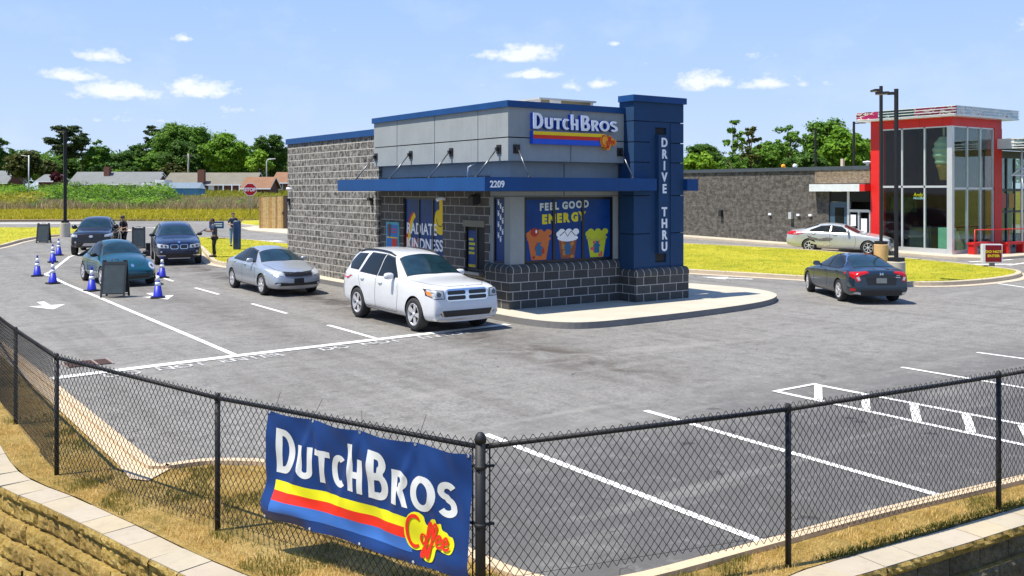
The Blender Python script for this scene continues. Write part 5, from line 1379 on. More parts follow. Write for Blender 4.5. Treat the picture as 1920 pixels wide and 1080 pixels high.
# 4 dark blue SUV with kidney grille
NV = paint('paint_navy', (.010, .018, .055), .4, .25)
x5 = dict(L=4.886, W=1.938, fo=.87, wb=2.933, R=.375, tw=.25, rim='a5',
  top=[(0, .98), (.1, 1.02), (.5, 1.10), (1.2, 1.17), (1.4, 1.20), (2.1, 1.60), (2.45, 1.70), (3.2, 1.762), (4.2, 1.72), (4.5, 1.62), (4.78, 1.2), (4.886, 1.0)],
  belt=[(0, .90), (.5, 1.0), (1.4, 1.09), (3, 1.14), (4.7, 1.16), (4.886, .95)],
  wid=[(0, .76), (.12, .85), (.4, .93), (1, .968), (4.1, .968), (4.6, .93), (4.886, .82)],
  topw=[(0, .62), (.4, .74), (1.35, .80), (2.1, .62), (3.2, .64), (4.4, .60), (4.7, .64), (4.886, .6)],
  bot=[(0, .28), (.6, .24), (4.2, .26), (4.886, .36)], nose=[(.3, .06), (.5, 0), (.8, .02), (1.0, .10)], tail=[(.3, .05), (.6, 0), (1., .04), (1.6, .1)],
  st=stn(4.886, .85, 1.25, 1.45, 1.75, 2.1, 2.45, 3.0, 3.6, 4.15), sidewin=[[(1.85, 1.17), (2.35, 1.54), (2.75, 1.60), (2.78, 1.17)], [(2.86, 1.17), (2.84, 1.605), (3.6, 1.6), (3.8, 1.2)], [(3.92, 1.22), (3.75, 1.58), (4.15, 1.55), (4.3, 1.3)]],
  seams=[[(1.75, .36), (1.7, .8), (1.75, 1.12)], [(2.82, .36), (2.82, 1.15)], [(3.8, 1.15), (3.6, .85), (3.35, .40)]], handles=[(2.55, 1.0), (3.5, 1.03)],
  shield=[(-.75, 1.53), (0, 1.46), (.75, 1.53), (.59, 2.13), (0, 2.19), (-.59, 2.13)], plan_seams=[[(.12, .12), (.55, .2), (.78, 1.2)], [(.16, .14), (.26, 1.2)]],
  front=[('lower_grille', 'F', [(-.60, .34), (.60, .34), (.66, .50), (-.66, .50)], GRILL, .008), ('emblem', 'F', ell(0, .985, .045, .04), CHROME, .014), ('skid_plate', 'F', rrect(-.45, .45, .29, .325, .01), ALLOY, .012)],
  pairs=[('grille', 'F', rrect(.03, .36, .70, .90, .07), CHROME, .010), ('grille_bar', 'F', rrect(.055, .335, .72, .88, .06), GRILL, .016),
         ('headlight', 'F', [(.42, .74), (.44, .88), (.86, .93), (.88, .83), (.80, .76)], LENS, .010), ('headlamp_lens', 'F', ell(.55, .82, .045, .045), LENSD, .016), ('headlamp_lens', 'F', ell(.71, .84, .045, .045), LENSD, .016),
         ('fog_lamp', 'F', ell(.72, .60, .045, .045), LENS, .012), ('bumper_trim', 'F', rrect(.56, .88, .42, .45, .01), CHROME, .012), ('tail_lamp', 'B', [(.5, .98), (.93, .98), (.93, 1.12), (.5, 1.12)], REDL, .008)],
  mirror=(1.95, 1.20), mirmat=DARK)
make_car(x5, 'waiting_suv', 'dark blue SUV with twin kidney grilles facing out beside the lawn island', 'SUV', NV, (12.18, 44.0), (-.20, -.98))

# 5 black pickup
BKP = paint('paint_black', (.006, .006, .010), .2, .25)
tac = dict(L=5.39, W=1.89, fo=.93, wb=3.235, R=.40, tw=.27, rim='d5',
  top=[(0, 1.05), (.1, 1.12), (.5, 1.19), (1.3, 1.23), (1.5, 1.25), (2.05, 1.64), (2.35, 1.74), (2.9, 1.79), (3.5, 1.76), (3.66, 1.66), (3.76, 1.30), (5.3, 1.28), (5.39, 1.2)],
  belt=[(0, .98), (1.4, 1.12), (3.6, 1.18), (5.39, 1.16)], wid=[(0, .80), (.1, .88), (.35, .935), (5.2, .935), (5.39, .88)], topw=[(0, .68), (.4, .78), (1.4, .80), (2.1, .62), (3.6, .62), (3.78, .78), (5.39, .78)],
  bot=[(0, .40), (.6, .34), (4.8, .38), (5.39, .45)], nose=[(.4, .10), (.6, 0), (.9, .03), (1.1, .08)], tail=[(.4, 0), (1.2, 0)],
  st=stn(5.39, .85, 1.3, 1.5, 1.8, 2.1, 2.4, 2.9, 3.5, 3.66, 3.78, 4.3), sidewin=[[(1.9, 1.23), (2.3, 1.56), (2.72, 1.63), (2.74, 1.22)], [(2.82, 1.22), (2.80, 1.635), (3.5, 1.60), (3.55, 1.24)]],
  seams=[[(1.75, .46), (1.7, .8), (1.78, 1.16)], [(2.78, .46), (2.78, 1.2)], [(3.62, 1.2), (3.62, .46)]], handles=[(2.55, 1.06), (3.4, 1.06)],
  shield=[(-.75, 1.60), (0, 1.54), (.75, 1.60), (.60, 2.12), (0, 2.17), (-.60, 2.12)], plan_seams=[[(.30, .3), (.34, 1.1)]],
  front=[('grille', 'F', [(-.52, .80), (.52, .80), (.56, .90), (.46, 1.03), (-.46, 1.03), (-.56, .90)], GRILL, .010), ('emblem', 'F', ell(0, .93, .09, .06), ALLOY, .018), ('skid_plate', 'F', [(-.40, .48), (.40, .48), (.30, .62), (-.30, .62)], ALLOY, .012),
         ('hood_scoop', 'T', [(-.26, .62 - 2.695), (.26, .62 - 2.695), (.26, .9 - 2.695), (-.26, .9 - 2.695)], DARK, .006)],
  pairs=[('headlight', 'F', [(.60, .90), (.60, 1.0), (.90, 1.04), (.91, .92)], LENS, .012), ('fog_lamp', 'F', ell(.68, .66, .05, .05), LENS, .012), ('tail_lamp', 'B', rrect(.72, .90, .85, 1.12, .02), REDL, .008)],
  mirror=(1.95, 1.28), msize=(.12, .11, .06), mirmat=None)
tac['mirmat'] = BKP
make_car(tac, 'pickup_truck', 'black pickup truck beside the base of the left lamp post', 'pickup truck', BKP, (10.35, 51.3), (-.30, -.954))

# 6 dark blue fastback seen from behind
CB = paint('paint_slate_blue', (.018, .036, .058), .5, .25)
civ = dict(L=4.63, W=1.80, fo=.87, wb=2.70, R=.33, tw=.225, rim='a5', steer=R(-10),
  top=[(0, .62), (.1, .70), (.5, .82), (1.0, .90), (1.3, .94), (2.05, 1.31), (2.4, 1.39), (2.85, 1.416), (3.3, 1.37), (3.8, 1.21), (4.2, 1.06), (4.45, 1.02), (4.58, 1.0), (4.63, .9)],
  belt=[(0, .56), (.5, .76), (1.3, .87), (3, .94), (4.1, .98), (4.63, .84)], wid=[(0, .62), (.12, .76), (.45, .87), (1, .90), (3.8, .90), (4.3, .88), (4.5, .83), (4.63, .76)],
  topw=[(0, .5), (.4, .64), (1.3, .74), (2.05, .55), (2.85, .56), (3.4, .53), (4.1, .58), (4.45, .66), (4.63, .62)],
  bot=[(0, .2), (.6, .17), (4.1, .19), (4.63, .26)], nose=[(.2, .06), (.35, 0), (.8, .1)], tail=[(.2, .06), (.35, 0), (.55, 0), (.8, .03), (1.0, .0)],
  st=stn(4.63, .75, 1.15, 1.35, 1.7, 2.05, 2.4, 2.85, 3.3, 3.75, 4.1), sidewin=[[(1.72, .97), (2.18, 1.27), (2.58, 1.33), (2.60, .98)], [(2.68, .98), (2.66, 1.33), (3.1, 1.30), (3.52, 1.14), (3.62, 1.03), (3.4, 1.0)]],
  seams=[[(1.55, .26), (1.46, .6), (1.52, .92)], [(2.64, .26), (2.64, .97)], [(3.66, .97), (3.5, .7), (3.25, .28)], [(1.55, .26), (3.25, .28)]], handles=[(2.42, .87), (3.38, .91)], surround=DARK,
  shield=[(-.68, 1.42), (0, 1.35), (.68, 1.42), (.52, 2.02), (0, 2.08), (-.52, 2.02)], plan_seams=[[(.02, .10), (.6, .4), (.7, 1.2)]],
  rearglass=[(-.47, 3.22), (0, 3.18), (.47, 3.22), (.58, 4.06), (0, 4.13), (-.58, 4.06)], rearmat=GLASSB,
  front=[('licence_plate', 'B', rrect(-.155, .155, .63, .78, .012), mat('plate_grey', (.16, .17, .17), .5), .014), ('plate_recess', 'B', [(-.42, .58), (.42, .58), (.46, .80), (-.46, .80)], DARK, .006),
         ('bumper_panel', 'B', [(-.66, .27), (.66, .27), (.60, .44), (-.60, .44)], DARK, .006), ('emblem', 'B', rrect(-.05, -.028, .855, .935, .008), CHROME, .016), ('emblem', 'B', rrect(.028, .05, .855, .935, .008), CHROME, .016), ('emblem', 'B', rrect(-.03, .03, .885, .905, .006), CHROME, .016),
         ('badge', 'B', rrect(-.55, -.44, .845, .865, .005), ALLOY, .012), ('badge', 'B', rrect(-.56, -.42, .79, .81, .005), ALLOY, .012)],
  pairs=[('tail_lamp', 'B', [(.36, .93), (.42, .975), (.86, .93), (.875, .86), (.70, .66), (.60, .70), (.64, .84), (.46, .90)], REDL, .009), ('reverse_lamp', 'B', [(.62, .72), (.68, .70), (.73, .80), (.66, .82)], LENS, .014),
         ('reflector', 'B', rrect(.76, .84, .40, .48, .015), REDL, .009), ('headlight', 'F', [(.4, .6), (.4, .7), (.78, .74), (.74, .62)], LENS, .009), ('bumper_trim', 'B', [(.60, .30), (.80, .33), (.74, .38), (.62, .36)], ALLOY, .009),
         ],
  mirror=(1.80, 1.0), mirmat=DARK)
def civ_extra(root, bvh, L):
    for side, sx in (('R', 1), ('L', -1)):
        q = [(2.0, 1.19), (2.3, 1.335), (2.8, 1.385), (3.2, 1.325), (3.55, 1.17), (3.68, 1.05)]
        decal(bvh, [(s - L / 2, z) for s, z in thick(q, .022)], side, CHROME, 'window_trim', root, .012)
civ['extra'] = [civ_extra]
make_car(civ, 'departing_car', 'dark blue fastback car driving away past the kerb seen from behind', 'car', CB, (26.0, 18.45), (.545, .838))

# 7 silver sedan with dented doors
SG = paint('paint_light_silver', (.52, .54, .54), .45, .3)
ava = dict(sed); ava.update(L=5.0, W=1.85, fo=.98, wb=2.82, R=.335, rim='a7',
  top=[(0, .74), (.1, .80), (.5, .92), (1.0, .99), (1.4, 1.03), (2.1, 1.37), (2.45, 1.45), (2.95, 1.485), (3.4, 1.45), (4.15, 1.18), (4.35, 1.13), (4.85, 1.10), (5.0, .95)],
  belt=[(0, .66), (.5, .84), (1.3, .94), (3, 1.0), (4.3, 1.03), (5.0, .88)], wid=[(0, .68), (.12, .80), (.45, .89), (1., .925), (4.0, .925), (4.6, .88), (5.0, .76)],
  topw=[(0, .56), (.4, .70), (1.35, .77), (2.1, .58), (2.95, .59), (3.5, .57), (4.3, .68), (5.0, .62)], st=stn(5.0, .85, 1.2, 1.42, 1.75, 2.1, 2.45, 2.95, 3.4, 3.8, 4.25), bot=[(0, .22), (.6, .19), (4.4, .2), (5.0, .32)],
  sidewin=[[(1.86, 1.04), (2.28, 1.29), (2.72, 1.345), (2.74, 1.05)], [(2.84, 1.05), (2.82, 1.35), (3.25, 1.32), (3.74, 1.13), (3.78, 1.07)]],
  seams=[[(1.65, .26), (1.55, .6), (1.62, .97)], [(2.79, .26), (2.79, 1.03)], [(3.86, 1.03), (3.68, .75), (3.45, .28)], [(1.65, .26), (3.45, .28)]], handles=[(2.55, .93), (3.58, .96)],
  shield=[(-.71, 1.50), (0, 1.43), (.71, 1.50), (.55, 2.14), (0, 2.20), (-.55, 2.14)], rearglass=[(-.52, 3.45), (.52, 3.45), (.60, 4.08), (0, 4.14), (-.60, 4.08)], shieldglass=mat('glass_red_tint', (.10, .02, .015), .05, var=.3),
  front=[('grille', 'F', [(-.30, .56), (.30, .56), (.38, .76), (-.38, .76)], GRILL, .012), ('emblem', 'F', ell(0, .68, .07, .05), CHROME, .02), ('lower_grille', 'F', rrect(-.5, .5, .30, .40, .02), GRILL, .008)],
  pairs=[('headlight', 'F', [(.46, .66), (.48, .80), (.82, .86), (.86, .80), (.80, .68)], LENS, .010), ('fog_lamp', 'F', ell(.66, .36, .05, .04), LENS, .012), ('tail_lamp', 'B', [(.56, .88), (.88, .86), (.90, 1.04), (.62, 1.04)], REDL, .008)],
  mirror=(1.93, 1.08), mirmat=SG, sideglass=mat('tinted_glass', (.016, .020, .025), .55, var=.3, spec=.0), extra=[])
DENT = mat('scraped_metal', (.16, .15, .15), .5, .4, var=.6, vs=9, bump=.6, bs=14)
DENT2 = mat('creased_metal', (.62, .62, .62), .3, .6, var=.35, vs=12, bump=.9, bs=10)
def ava_extra(root, bvh, L):
    for side in ('L',):
        decal(bvh, [(s - L / 2, z) for s, z in [(2.62, .74), (2.9, .78), (3.3, .70), (3.75, .80), (3.9, .86), (3.78, .66), (3.2, .58), (2.75, .62)]], side, DENT, 'door_dent', root, .006)
        decal(bvh, [(s - L / 2, z) for s, z in [(2.6, .48), (3.0, .56), (3.4, .50), (3.8, .62), (3.72, .46), (3.4, .40), (3.0, .36)]], side, DENT2, 'door_dent', root, .006)
        decal(bvh, [(s - L / 2, z) for s, z in rrect(4.62, 4.92, .90, 1.04, .03)], side, REDL, 'tail_lamp', root, .008)
ava['extra'] = [ava_extra]
AV_H = (.40, -.916)
make_car(ava, 'dented_sedan', 'light silver sedan with a scraped and dented rear door near the grey brick wall', 'car', SG, (40.75, 29.55), AV_H)
# ------------------------------------------------------------------ ice cream shop across the lane
RED = mat('red_panel', (.62, .012, .010), .45, var=.10, vs=2)
BRK = blockmat('dark_brick', (.11, .10, .088), (.17, .155, .135), (.09, .085, .075), bw=.42, bh=.085, ms=.008, rough_amt=.7, nsc=3.5)
BRK2 = blockmat('tan_brick', (.23, .17, .11), (.30, .23, .16), (.16, .14, .11), bw=.42, bh=.085, ms=.008, rough_amt=.5, nsc=5)
ALU = mat('aluminium_frame', (.62, .63, .64), .35, .5, var=.05)
def see_glass(name, tint, rough=.02, refl=.02):
    t = Nt(name); t.t.nodes.remove(t.b)
    tr = t.n('ShaderNodeBsdfTransparent'); tr.inputs[0].default_value = (*tint, 1)
    gl = t.n('ShaderNodeBsdfGlossy'); gl.inputs[0].default_value = (.9, .95, 1, 1); gl.inputs[1].default_value = rough
    fr = t.n('ShaderNodeFresnel'); fr.inputs[0].default_value = 1.5; f = t.math('ADD', t.math('MULTIPLY', fr.outputs[0], .28), refl * .22, True)
    mx = t.n('ShaderNodeMixShader'); t.l(f, mx.inputs[0]); t.l(tr.outputs[0], mx.inputs[1]); t.l(gl.outputs[0], mx.inputs[2]); t.l(mx.outputs[0], t.out.inputs[0]); return t.m
SHOPG = see_glass('shop_glass', (.80, .88, .84))
AU, AV = 42.8, 24.84
A0 = Vector((AU, AV, .30))
shop = empty('ice_cream_shop', A0, 0, 'ice cream shop with red glass tower, grey brick wall and white entrance canopy', 'building')
def arel(o, p=None): o.parent = p or shop; o.location = -A0 if p is None or p is shop else (0, 0, 0); return o
def ab(name, boxes, m):
    mb = MB()
    for b in boxes: mb.box(*b, m)
    return arel(mb.build(name))
ab('brick_wall', holes((AU + .04, AU + .3), 29.22, 62, -.3, 4.42, [(29.25, 31.75, -.3, 3.30)], 'x') + [(AU + .3, 60, 61.7, 62, -.3, 4.42)], BRK)
ab('brick_patch', [(AU - .02, AU + .04, 29.22, 32.6, 3.72, 4.42)], BRK2)
ab('roof_coping', [(AU - .06, AU + .45, 29.22, 62, 4.42, 4.62)], mat('coping_grey', (.07, .085, .10), .45, .3)); ab('roof', [(AU + .45, 62, 29.3, 61.7, 4.2, 4.3)], mat('shop_roof', (.4, .4, .38), .8))
ab('entrance_recess', [(AU + 1.2, AU + 1.3, 29.25, 31.75, .2, 3.3)], INT)
ab('doorway_post', [(AU + .06, AU + .2, 30.50, 30.64, .3, 3.3), (AU + .06, AU + .2, 29.22, 29.34, .3, 2.32), (AU + .06, AU + .2, 29.34, 30.5, 2.22, 2.36), (AU + .06, AU + .2, 29.90, 30.0, .3, 2.22)], ALU)
ab('door', [(AU + .10, AU + .18, 30.66, 31.72, .3, 2.75)], mat('door_blue_grey', (.05, .10, .15), .4)); ab('door_glass', [(AU + .085, AU + .10, 30.85, 31.40, .7, 2.45)], GLASS); ab('transom', [(AU + .12, AU + .14, 29.34, 31.72, 2.76, 3.28)], GLASS)
ab('notice', [(AU + .05, AU + .058, 30.1, 30.42, 1.5, 2.1), (AU + .05, AU + .058, 29.45, 29.8, 1.2, 1.9)], SW)
ab('entrance_canopy', [(AU - .5, AU + .04, 29.52, 32.6, 3.30, 3.68)], mat('canopy_white', (.62, .65, .66), .4)); ab('canopy_end', [(AU - .48, AU + .04, 29.22, 29.52, 3.32, 3.66)], RED)
for v, z in ((39.3, 2.05), (34.16, 2.02)): ab('wall_lamp', [(AU - .16, AU + .04, v - .10, v + .10, z - .25, z + .12)], DARK if v > 35 else ALU)
for v in (35.65, 33.7, 32.9): ab('wall_light', [(AU - .05, AU + .04, v - .10, v + .10, 1.95, 2.06)], SW)
ab('vent_pipe', [(AU + .9, AU + 1.05, 31.5, 31.65, 4.3, 5.05)], mat('pipe_tan', (.6, .5, .38), .6)); mb = MB(); mb.lathe([(.08, 0), (.08, .45), (.24, .50), (.24, .56), (.001, .6)], (AU + .9, 30.0, 4.3), SW, 12); arel(mb.build('vent_cap'))
for k, v in enumerate((35.2, 34.4)): mb = MB(); mb.lathe([(.001, -.08), (.13, -.05), (.14, .05), (.001, .08)], (AU + .6, v, 4.70), [SO, SW][k], 12, 'Y'); arel(mb.build('roof_fan'))
# tower: red frame, glass walls, floor and back
Z0, Z1 = .50, 6.42
ab('red_frame', [(AU, 47.28, AV, AV + .35, 6.42, 6.95), (AU, AU + .35, AV + .35, 29.2, 6.42, 6.95), (AU, AU + .4, 28.62, 29.2, .3, 6.42), (46.60, 47.28, AV - .02, AV + .4, .3, 6.42), (47.28 - .35, 47.28, AV + .4, 29.2, 6.42, 6.95), (47.0, 47.28, 29.0, 29.3, .3, 6.42)], RED)
for v in (27.9, 26.5, 25.3): ab('frame_seam', [(AU - .004, AU, v, v + .015, 6.42, 6.95)], mat('red_dark', (.2, .006, .005), .5))
mul = [(AU + .02, AU + .12, 28.55, 28.64, .35, 6.42), (AU + .02, AU + .12, 27.42, 27.50, Z0, 6.42), (AU + .02, AU + .12, 26.22, 26.30, Z0, 6.42), (AU, AU + .14, AV, AV + .26, .3, 6.42), (AU + .02, AU + .13, AV + .26, 28.6, 3.48, 3.58), (AU + .02, AU + .13, AV + .26, 28.6, 6.36, 6.42), (AU - .01, AU + .13, AV + .26, 28.6, .33, .56)]
mul += [(AU + .14, AU + .20, AV, AV + .12, .3, 6.42), (44.16, 44.24, AV + .02, AV + .12, Z0, 6.42), (45.34, 45.42, AV + .02, AV + .12, Z0, 6.42), (46.52, 46.6, AV + .02, AV + .12, Z0, 6.42), (AU + .2, 46.6, AV + .02, AV + .13, 3.40, 3.49), (AU + .2, 46.6, AV + .02, AV + .13, 6.36, 6.42), (AU + .2, 46.6, AV + .0, AV + .13, .33, .50)]
ab('window_frame', mul, ALU)
ab('shop_window', [(AU + .06, AU + .075, AV + .26, 28.6, .5, 6.4)], SHOPG); ab('shop_window', [(AU + .2, 46.6, AV + .06, AV + .075, .5, 6.4)], SHOPG)
MAR = mat('maroon_wall', (.10, .022, .020), .8, var=.4, vs=1.5)
ab('inner_wall', [(AU + .1, 47.0, 29.1, 29.2, .3, 6.9), (46.9, 47.0, 25.3, 29.1, .36, 6.85)], MAR); ab('floor', [(AU + .1, 47.2, AV + .1, 29.1, .3, .36)], mat('tile_floor', (.25, .24, .22), .3)); ab('tower_roof', [(AU + .1, 47.1, AV + .2, 29.1, 6.85, 6.95)], MAR)
ab('counter', [(44.6, 46.4, 27.0, 28.2, .36, 1.5)], mat('counter_dark', (.06, .07, .07), .4)); ab('menu_board', [(44.2, 46.4, 28.9, 29.0, 2.2, 3.0)], mat('board_olive', (.10, .12, .05), .5, var=.9, vs=3))
MINT = mat('mint_plastic', (.22, .50, .38), .4, var=.15)
mb = MB(); mb.prism(rrect(AU + .25, AU + 1.0, 25.15, 25.75, .12), .36, 1.55, MINT, True); arel(mb.build('bin'))
mb = MB(); mb.prism(rrect(44.6, 45.2, 25.3, 25.8, .1), .36, 1.35, mat('bin_sage', (.25, .33, .22), .5), True); arel(mb.build('bin'))
# ice cream cone hanging behind the corner glass
cone = MB(); cc_ = (AU + .62, 25.62, 0); CRM = mat('cream', (.50, .58, .42), .35, var=.08); WAF = mat('waffle', (.48, .27, .04), .5, var=.3, vs=8, bump=.6, bs=12)
prof = []
for k in range(49):
    z = 4.62 + 1.32 * k / 48; env = .50 * math.sqrt(max(0, 1 - ((k / 48 - .38) / .66) ** 2)) if k / 48 > .38 else .36 + .14 * k / 48 / .38
    prof.append((max(.02, env * (1 + .08 * math.sin(k / 48 * 2 * math.pi * 4.2))), z))
cone.lathe(prof, cc_, CRM, 28); cone.lathe([(.18, 3.86), (.30, 4.45), (.34, 4.48), (.36, 4.60), (.30, 4.64)], cc_, WAF, 20); cone.tube([(cc_[0], cc_[1], 5.9), (cc_[0], cc_[1], 6.85)], .05, CRM, 8)
tag(cone.build('ice_cream_cone'), 'giant pale soft-serve ice cream cone hanging behind the tall corner glass', 'cone sculpture')
# neon words in the window
mb = MB()
for k, (txt, sz, z, m_) in enumerate((('Andy\'s', .26, 3.06, None), ('FROZEN', .13, 2.92, None))):
    t = Nt('neon_%d' % k); t.set((.8, .7, .02) if k == 0 else (.5, .7, .8)); t.b.inputs['Emission Color'].default_value = (.9, .75, .02, 1) if k == 0 else (.55, .8, 1, 1); t.b.inputs['Emission Strength'].default_value = .5
    V, F = text_shapes(txt, sz, 0); wd = max(v[0] for v in V); mb.add([(AU + .20, 26.95 - a * .62 / wd - (.1 * b if k == 0 else 0), z + b) for a, b, c_ in V], F, t.m)
arel(mb.build('neon_sign'))
# patched metal cornice: white fins over a many-coloured backing
def patched(name, stops, sc):
    t = Nt(name); sp_ = t.n('ShaderNodeSeparateXYZ'); t.l(t.obj(), sp_.inputs[0]); n_ = t.noise(1, 5, .7, t.gen(sc), .8)
    t.set(t.ramp(n_, stops, 'CONSTANT'), .3, .2); return t.m
PCH1 = patched('torn_cladding_magenta', [(0, (.30, .01, .07)), (.40, (.36, .02, .10)), (.5, (.65, .62, .52)), (.55, (.14, .01, .03)), (.62, (.42, .02, .12))], (.9, .9, 2.2)); PCH2 = patched('torn_cladding_green', [(0, (.02, .07, .07)), (.48, (.03, .10, .10)), (.58, (.45, .60, .58)), (.64, (.02, .05, .06))], (.7, .7, 1.6)); PCH3 = patched('torn_cladding_white', [(0, (.55, .56, .56)), (.42, (.40, .52, .58)), (.54, (.72, .72, .70)), (.60, (.30, .10, .07)), (.64, (.60, .66, .68))], (1.2, 1.2, 1.6))
FIN = mat('fin_white', (.74, .74, .72), .35, .2, var=.1)
cz0, cz1 = 6.90, 7.32; U1, V1 = 42.12, 24.28
def cornice(side, a0, a1, m): ab('cornice_backing', [(U1 + .05, U1 + .10, a0, a1, cz0, cz1 - .03)] if side == 'L' else [(a0, a1, V1 + .05, V1 + .10, cz0, cz1 - .03)], m)
cornice('L', 28.35, 29.6, PCH1); cornice('L', 26.4, 28.35, PCH2); cornice('L', V1, 26.4, PCH1); cornice('R', U1 + .1, 43.9, PCH3); cornice('R', 43.9, 47.9, PCH3)
ab('cornice_soffit', [(U1 + .02, 47.9, V1 + .02, 29.6, cz0 - .06, cz0 - .002)], FIN); ab('cornice_top', [(U1 + .10, 47.9, V1 + .10, 29.6, cz1 - .09, cz1 - .04)], FIN)
for z in (cz0, cz0 + .13, cz0 + .26, cz0 + .385):
    ab('cornice_fin', [(U1, U1 + .045, V1, 29.62 if z < cz0 + .05 else 28.3, z, z + .028)], FIN); ab('cornice_fin', [(U1 + .045, 47.92, V1, V1 + .045, z, z + .028)], FIN)
# lower glass wing on the right with its own canopy
ab('wing_cornice', [(46.86, 56, 18.06, 25.4, 5.40, 5.46), (46.86, 46.9, 18.06, 25.4, 5.46, 5.90), (46.9, 56, 18.06, 18.1, 5.46, 5.90)], PCH2)
for z in (5.41, 5.53, 5.67, 5.86): ab('cornice_fin', [(46.80, 46.858, 18.0, 24.82, z, z + .045), (46.858, 56, 18.0, 18.058, z, z + .045)], FIN)
ab('cornice_panel', [(46.83, 46.86, 24.0, 24.82, 5.46, 5.86)], FIN)
ab('wing_frame', [(47.28, 56, 25.4, 25.5, 5.0, 5.38), (47.28, 56, 25.4, 25.5, 3.3, 3.44), (47.28, 56, 25.4, 25.5, 2.2, 2.32)] + [(x, x + .09, 25.38, 25.48, .3, 5.0) for x in (47.3, 48.05, 48.8, 49.6, 50.4, 51.4, 52.6)], mat('wing_frame_dark', (.04, .06, .06), .4))
ab('wing_glass', [(47.3, 56, 25.42, 25.44, .5, 5.0)], SHOPG); ab('wing_back', [(47.3, 56, 28.8, 28.9, .3, 5.3), (47.3, 56, 25.5, 28.8, 5.25, 5.35)], mat('wing_interior', (.20, .30, .24), .8, var=.5, vs=.8)); ab('wing_floor', [(47.3, 56, 25.5, 28.8, .3, .34)], mat('tile_floor', (.25, .24, .22), .3))
mb = MB(); mb.tube([(47.5, 23.95, .3), (47.5, 23.95, 5.4)], .05, SW, 10); mb.tube([(47.5, 23.95, 4.5), (47.05, 24.2, 4.1)], .03, SW, 6); mb.tube([(47.5, 23.95, 4.5), (48.0, 23.7, 4.1)], .03, SW, 6); mb.tube([(47.05, 24.2, 4.1), (48.0, 23.7, 4.1)], .03, SW, 6); arel(mb.build('canopy_post'))
ab('poster', [(48.2, 48.7, 25.36, 25.37, 2.45, 3.2)], signm('poster_pink', (.45, .12, .12))); ab('poster', [(49.0, 49.5, 25.36, 25.37, 2.45, 3.2)], signm('poster_orange', (.5, .28, .06)))
# pavement in front of the shop
S_(sheet('shop_pavement', [(42.0, 62), (41.75, 40), (41.75, 24.0), (42.6, 22.9), (44.5, 22.75), (60, 22.0), (60, 26), (42.9, 26), (42.9, 62)], .12, CONC)); S_(kerb('kerb', [(41.99, 61), (41.74, 40), (41.74, 24.0), (42.6, 22.88), (44.5, 22.73), (59, 22.0)], False, -1, KERB, .13, .16))
# red railing and benches
REDP = mat('red_tube', (.55, .012, .010), .4, var=.1)
rail = MB(); P0 = (43.18, 23.95); P1 = (50.5, 22.95); zb = .42
for k in range(7):
    t_ = k / 6; x, y = P0[0] + (P1[0] - P0[0]) * t_, P0[1] + (P1[1] - P0[1]) * t_
    if k in (0, 2, 4, 6): rail.tube([(x, y, .35), (x, y, 1.52)], .022, REDP, 8)
for z in (.78, 1.50): rail.tube([(P0[0], P0[1], z), (P1[0], P1[1], z - .02)], .024, REDP, 8)
tag(rail.build('handrail'), 'thin red tubular handrail in front of the glass tower', 'handrail')
def bench(u, v, l, label):
    b = empty('bench', (u, v, .32), R(-5), label, 'bench', 'red benches outside the ice cream shop')
    mb = MB(); mb.box(0, l, -.2, .2, .46, .56, REDP); o = mb.build('seat', b)
    for x in (.05, l - .25): mb = MB(); mb.box(x, x + .2, -.17, .17, 0, .46, REDP); mb.build('leg', b)
bench(43.55, 24.35, 1.6, 'red bench against the corner of the glass tower'); bench(45.3, 23.7, 1.5, 'red bench in front of the right red pillar')
# DO NOT ENTER sign on the lawn
sgn = empty('entry_sign', (38.45, 20.6, zg(38.45, 20.6) + .14), R(-42), 'maroon DO NOT ENTER sign in a white cabinet on the tip of the right lawn', 'sign')
mb = MB(); mb.box(-.40, .36, -.13, .13, .16, .92, mat('cabinet_white', (.62, .62, .66), .5)); mb.build('cabinet', sgn)
mb = MB(); mb.box(-.30, .32, -.145, -.131, .20, .88, signm('maroon_face', (.16, .006, .012))); 
for txt, z in (('DO NOT', .57), ('ENTER', .40)): V, F = text_shapes(txt, .14, .004, 1.12, align='CENTER'); place(mb, (V, F), (.01, -.148, z), (1, 0, 0), (0, 0, 1), LTY)
mb.build('sign_face', sgn); mb = MB(); mb.box(-.09, .09, -.06, .06, -.2, .16, mat('post_grey', (.12, .15, .16), .5)); mb.build('post', sgn)
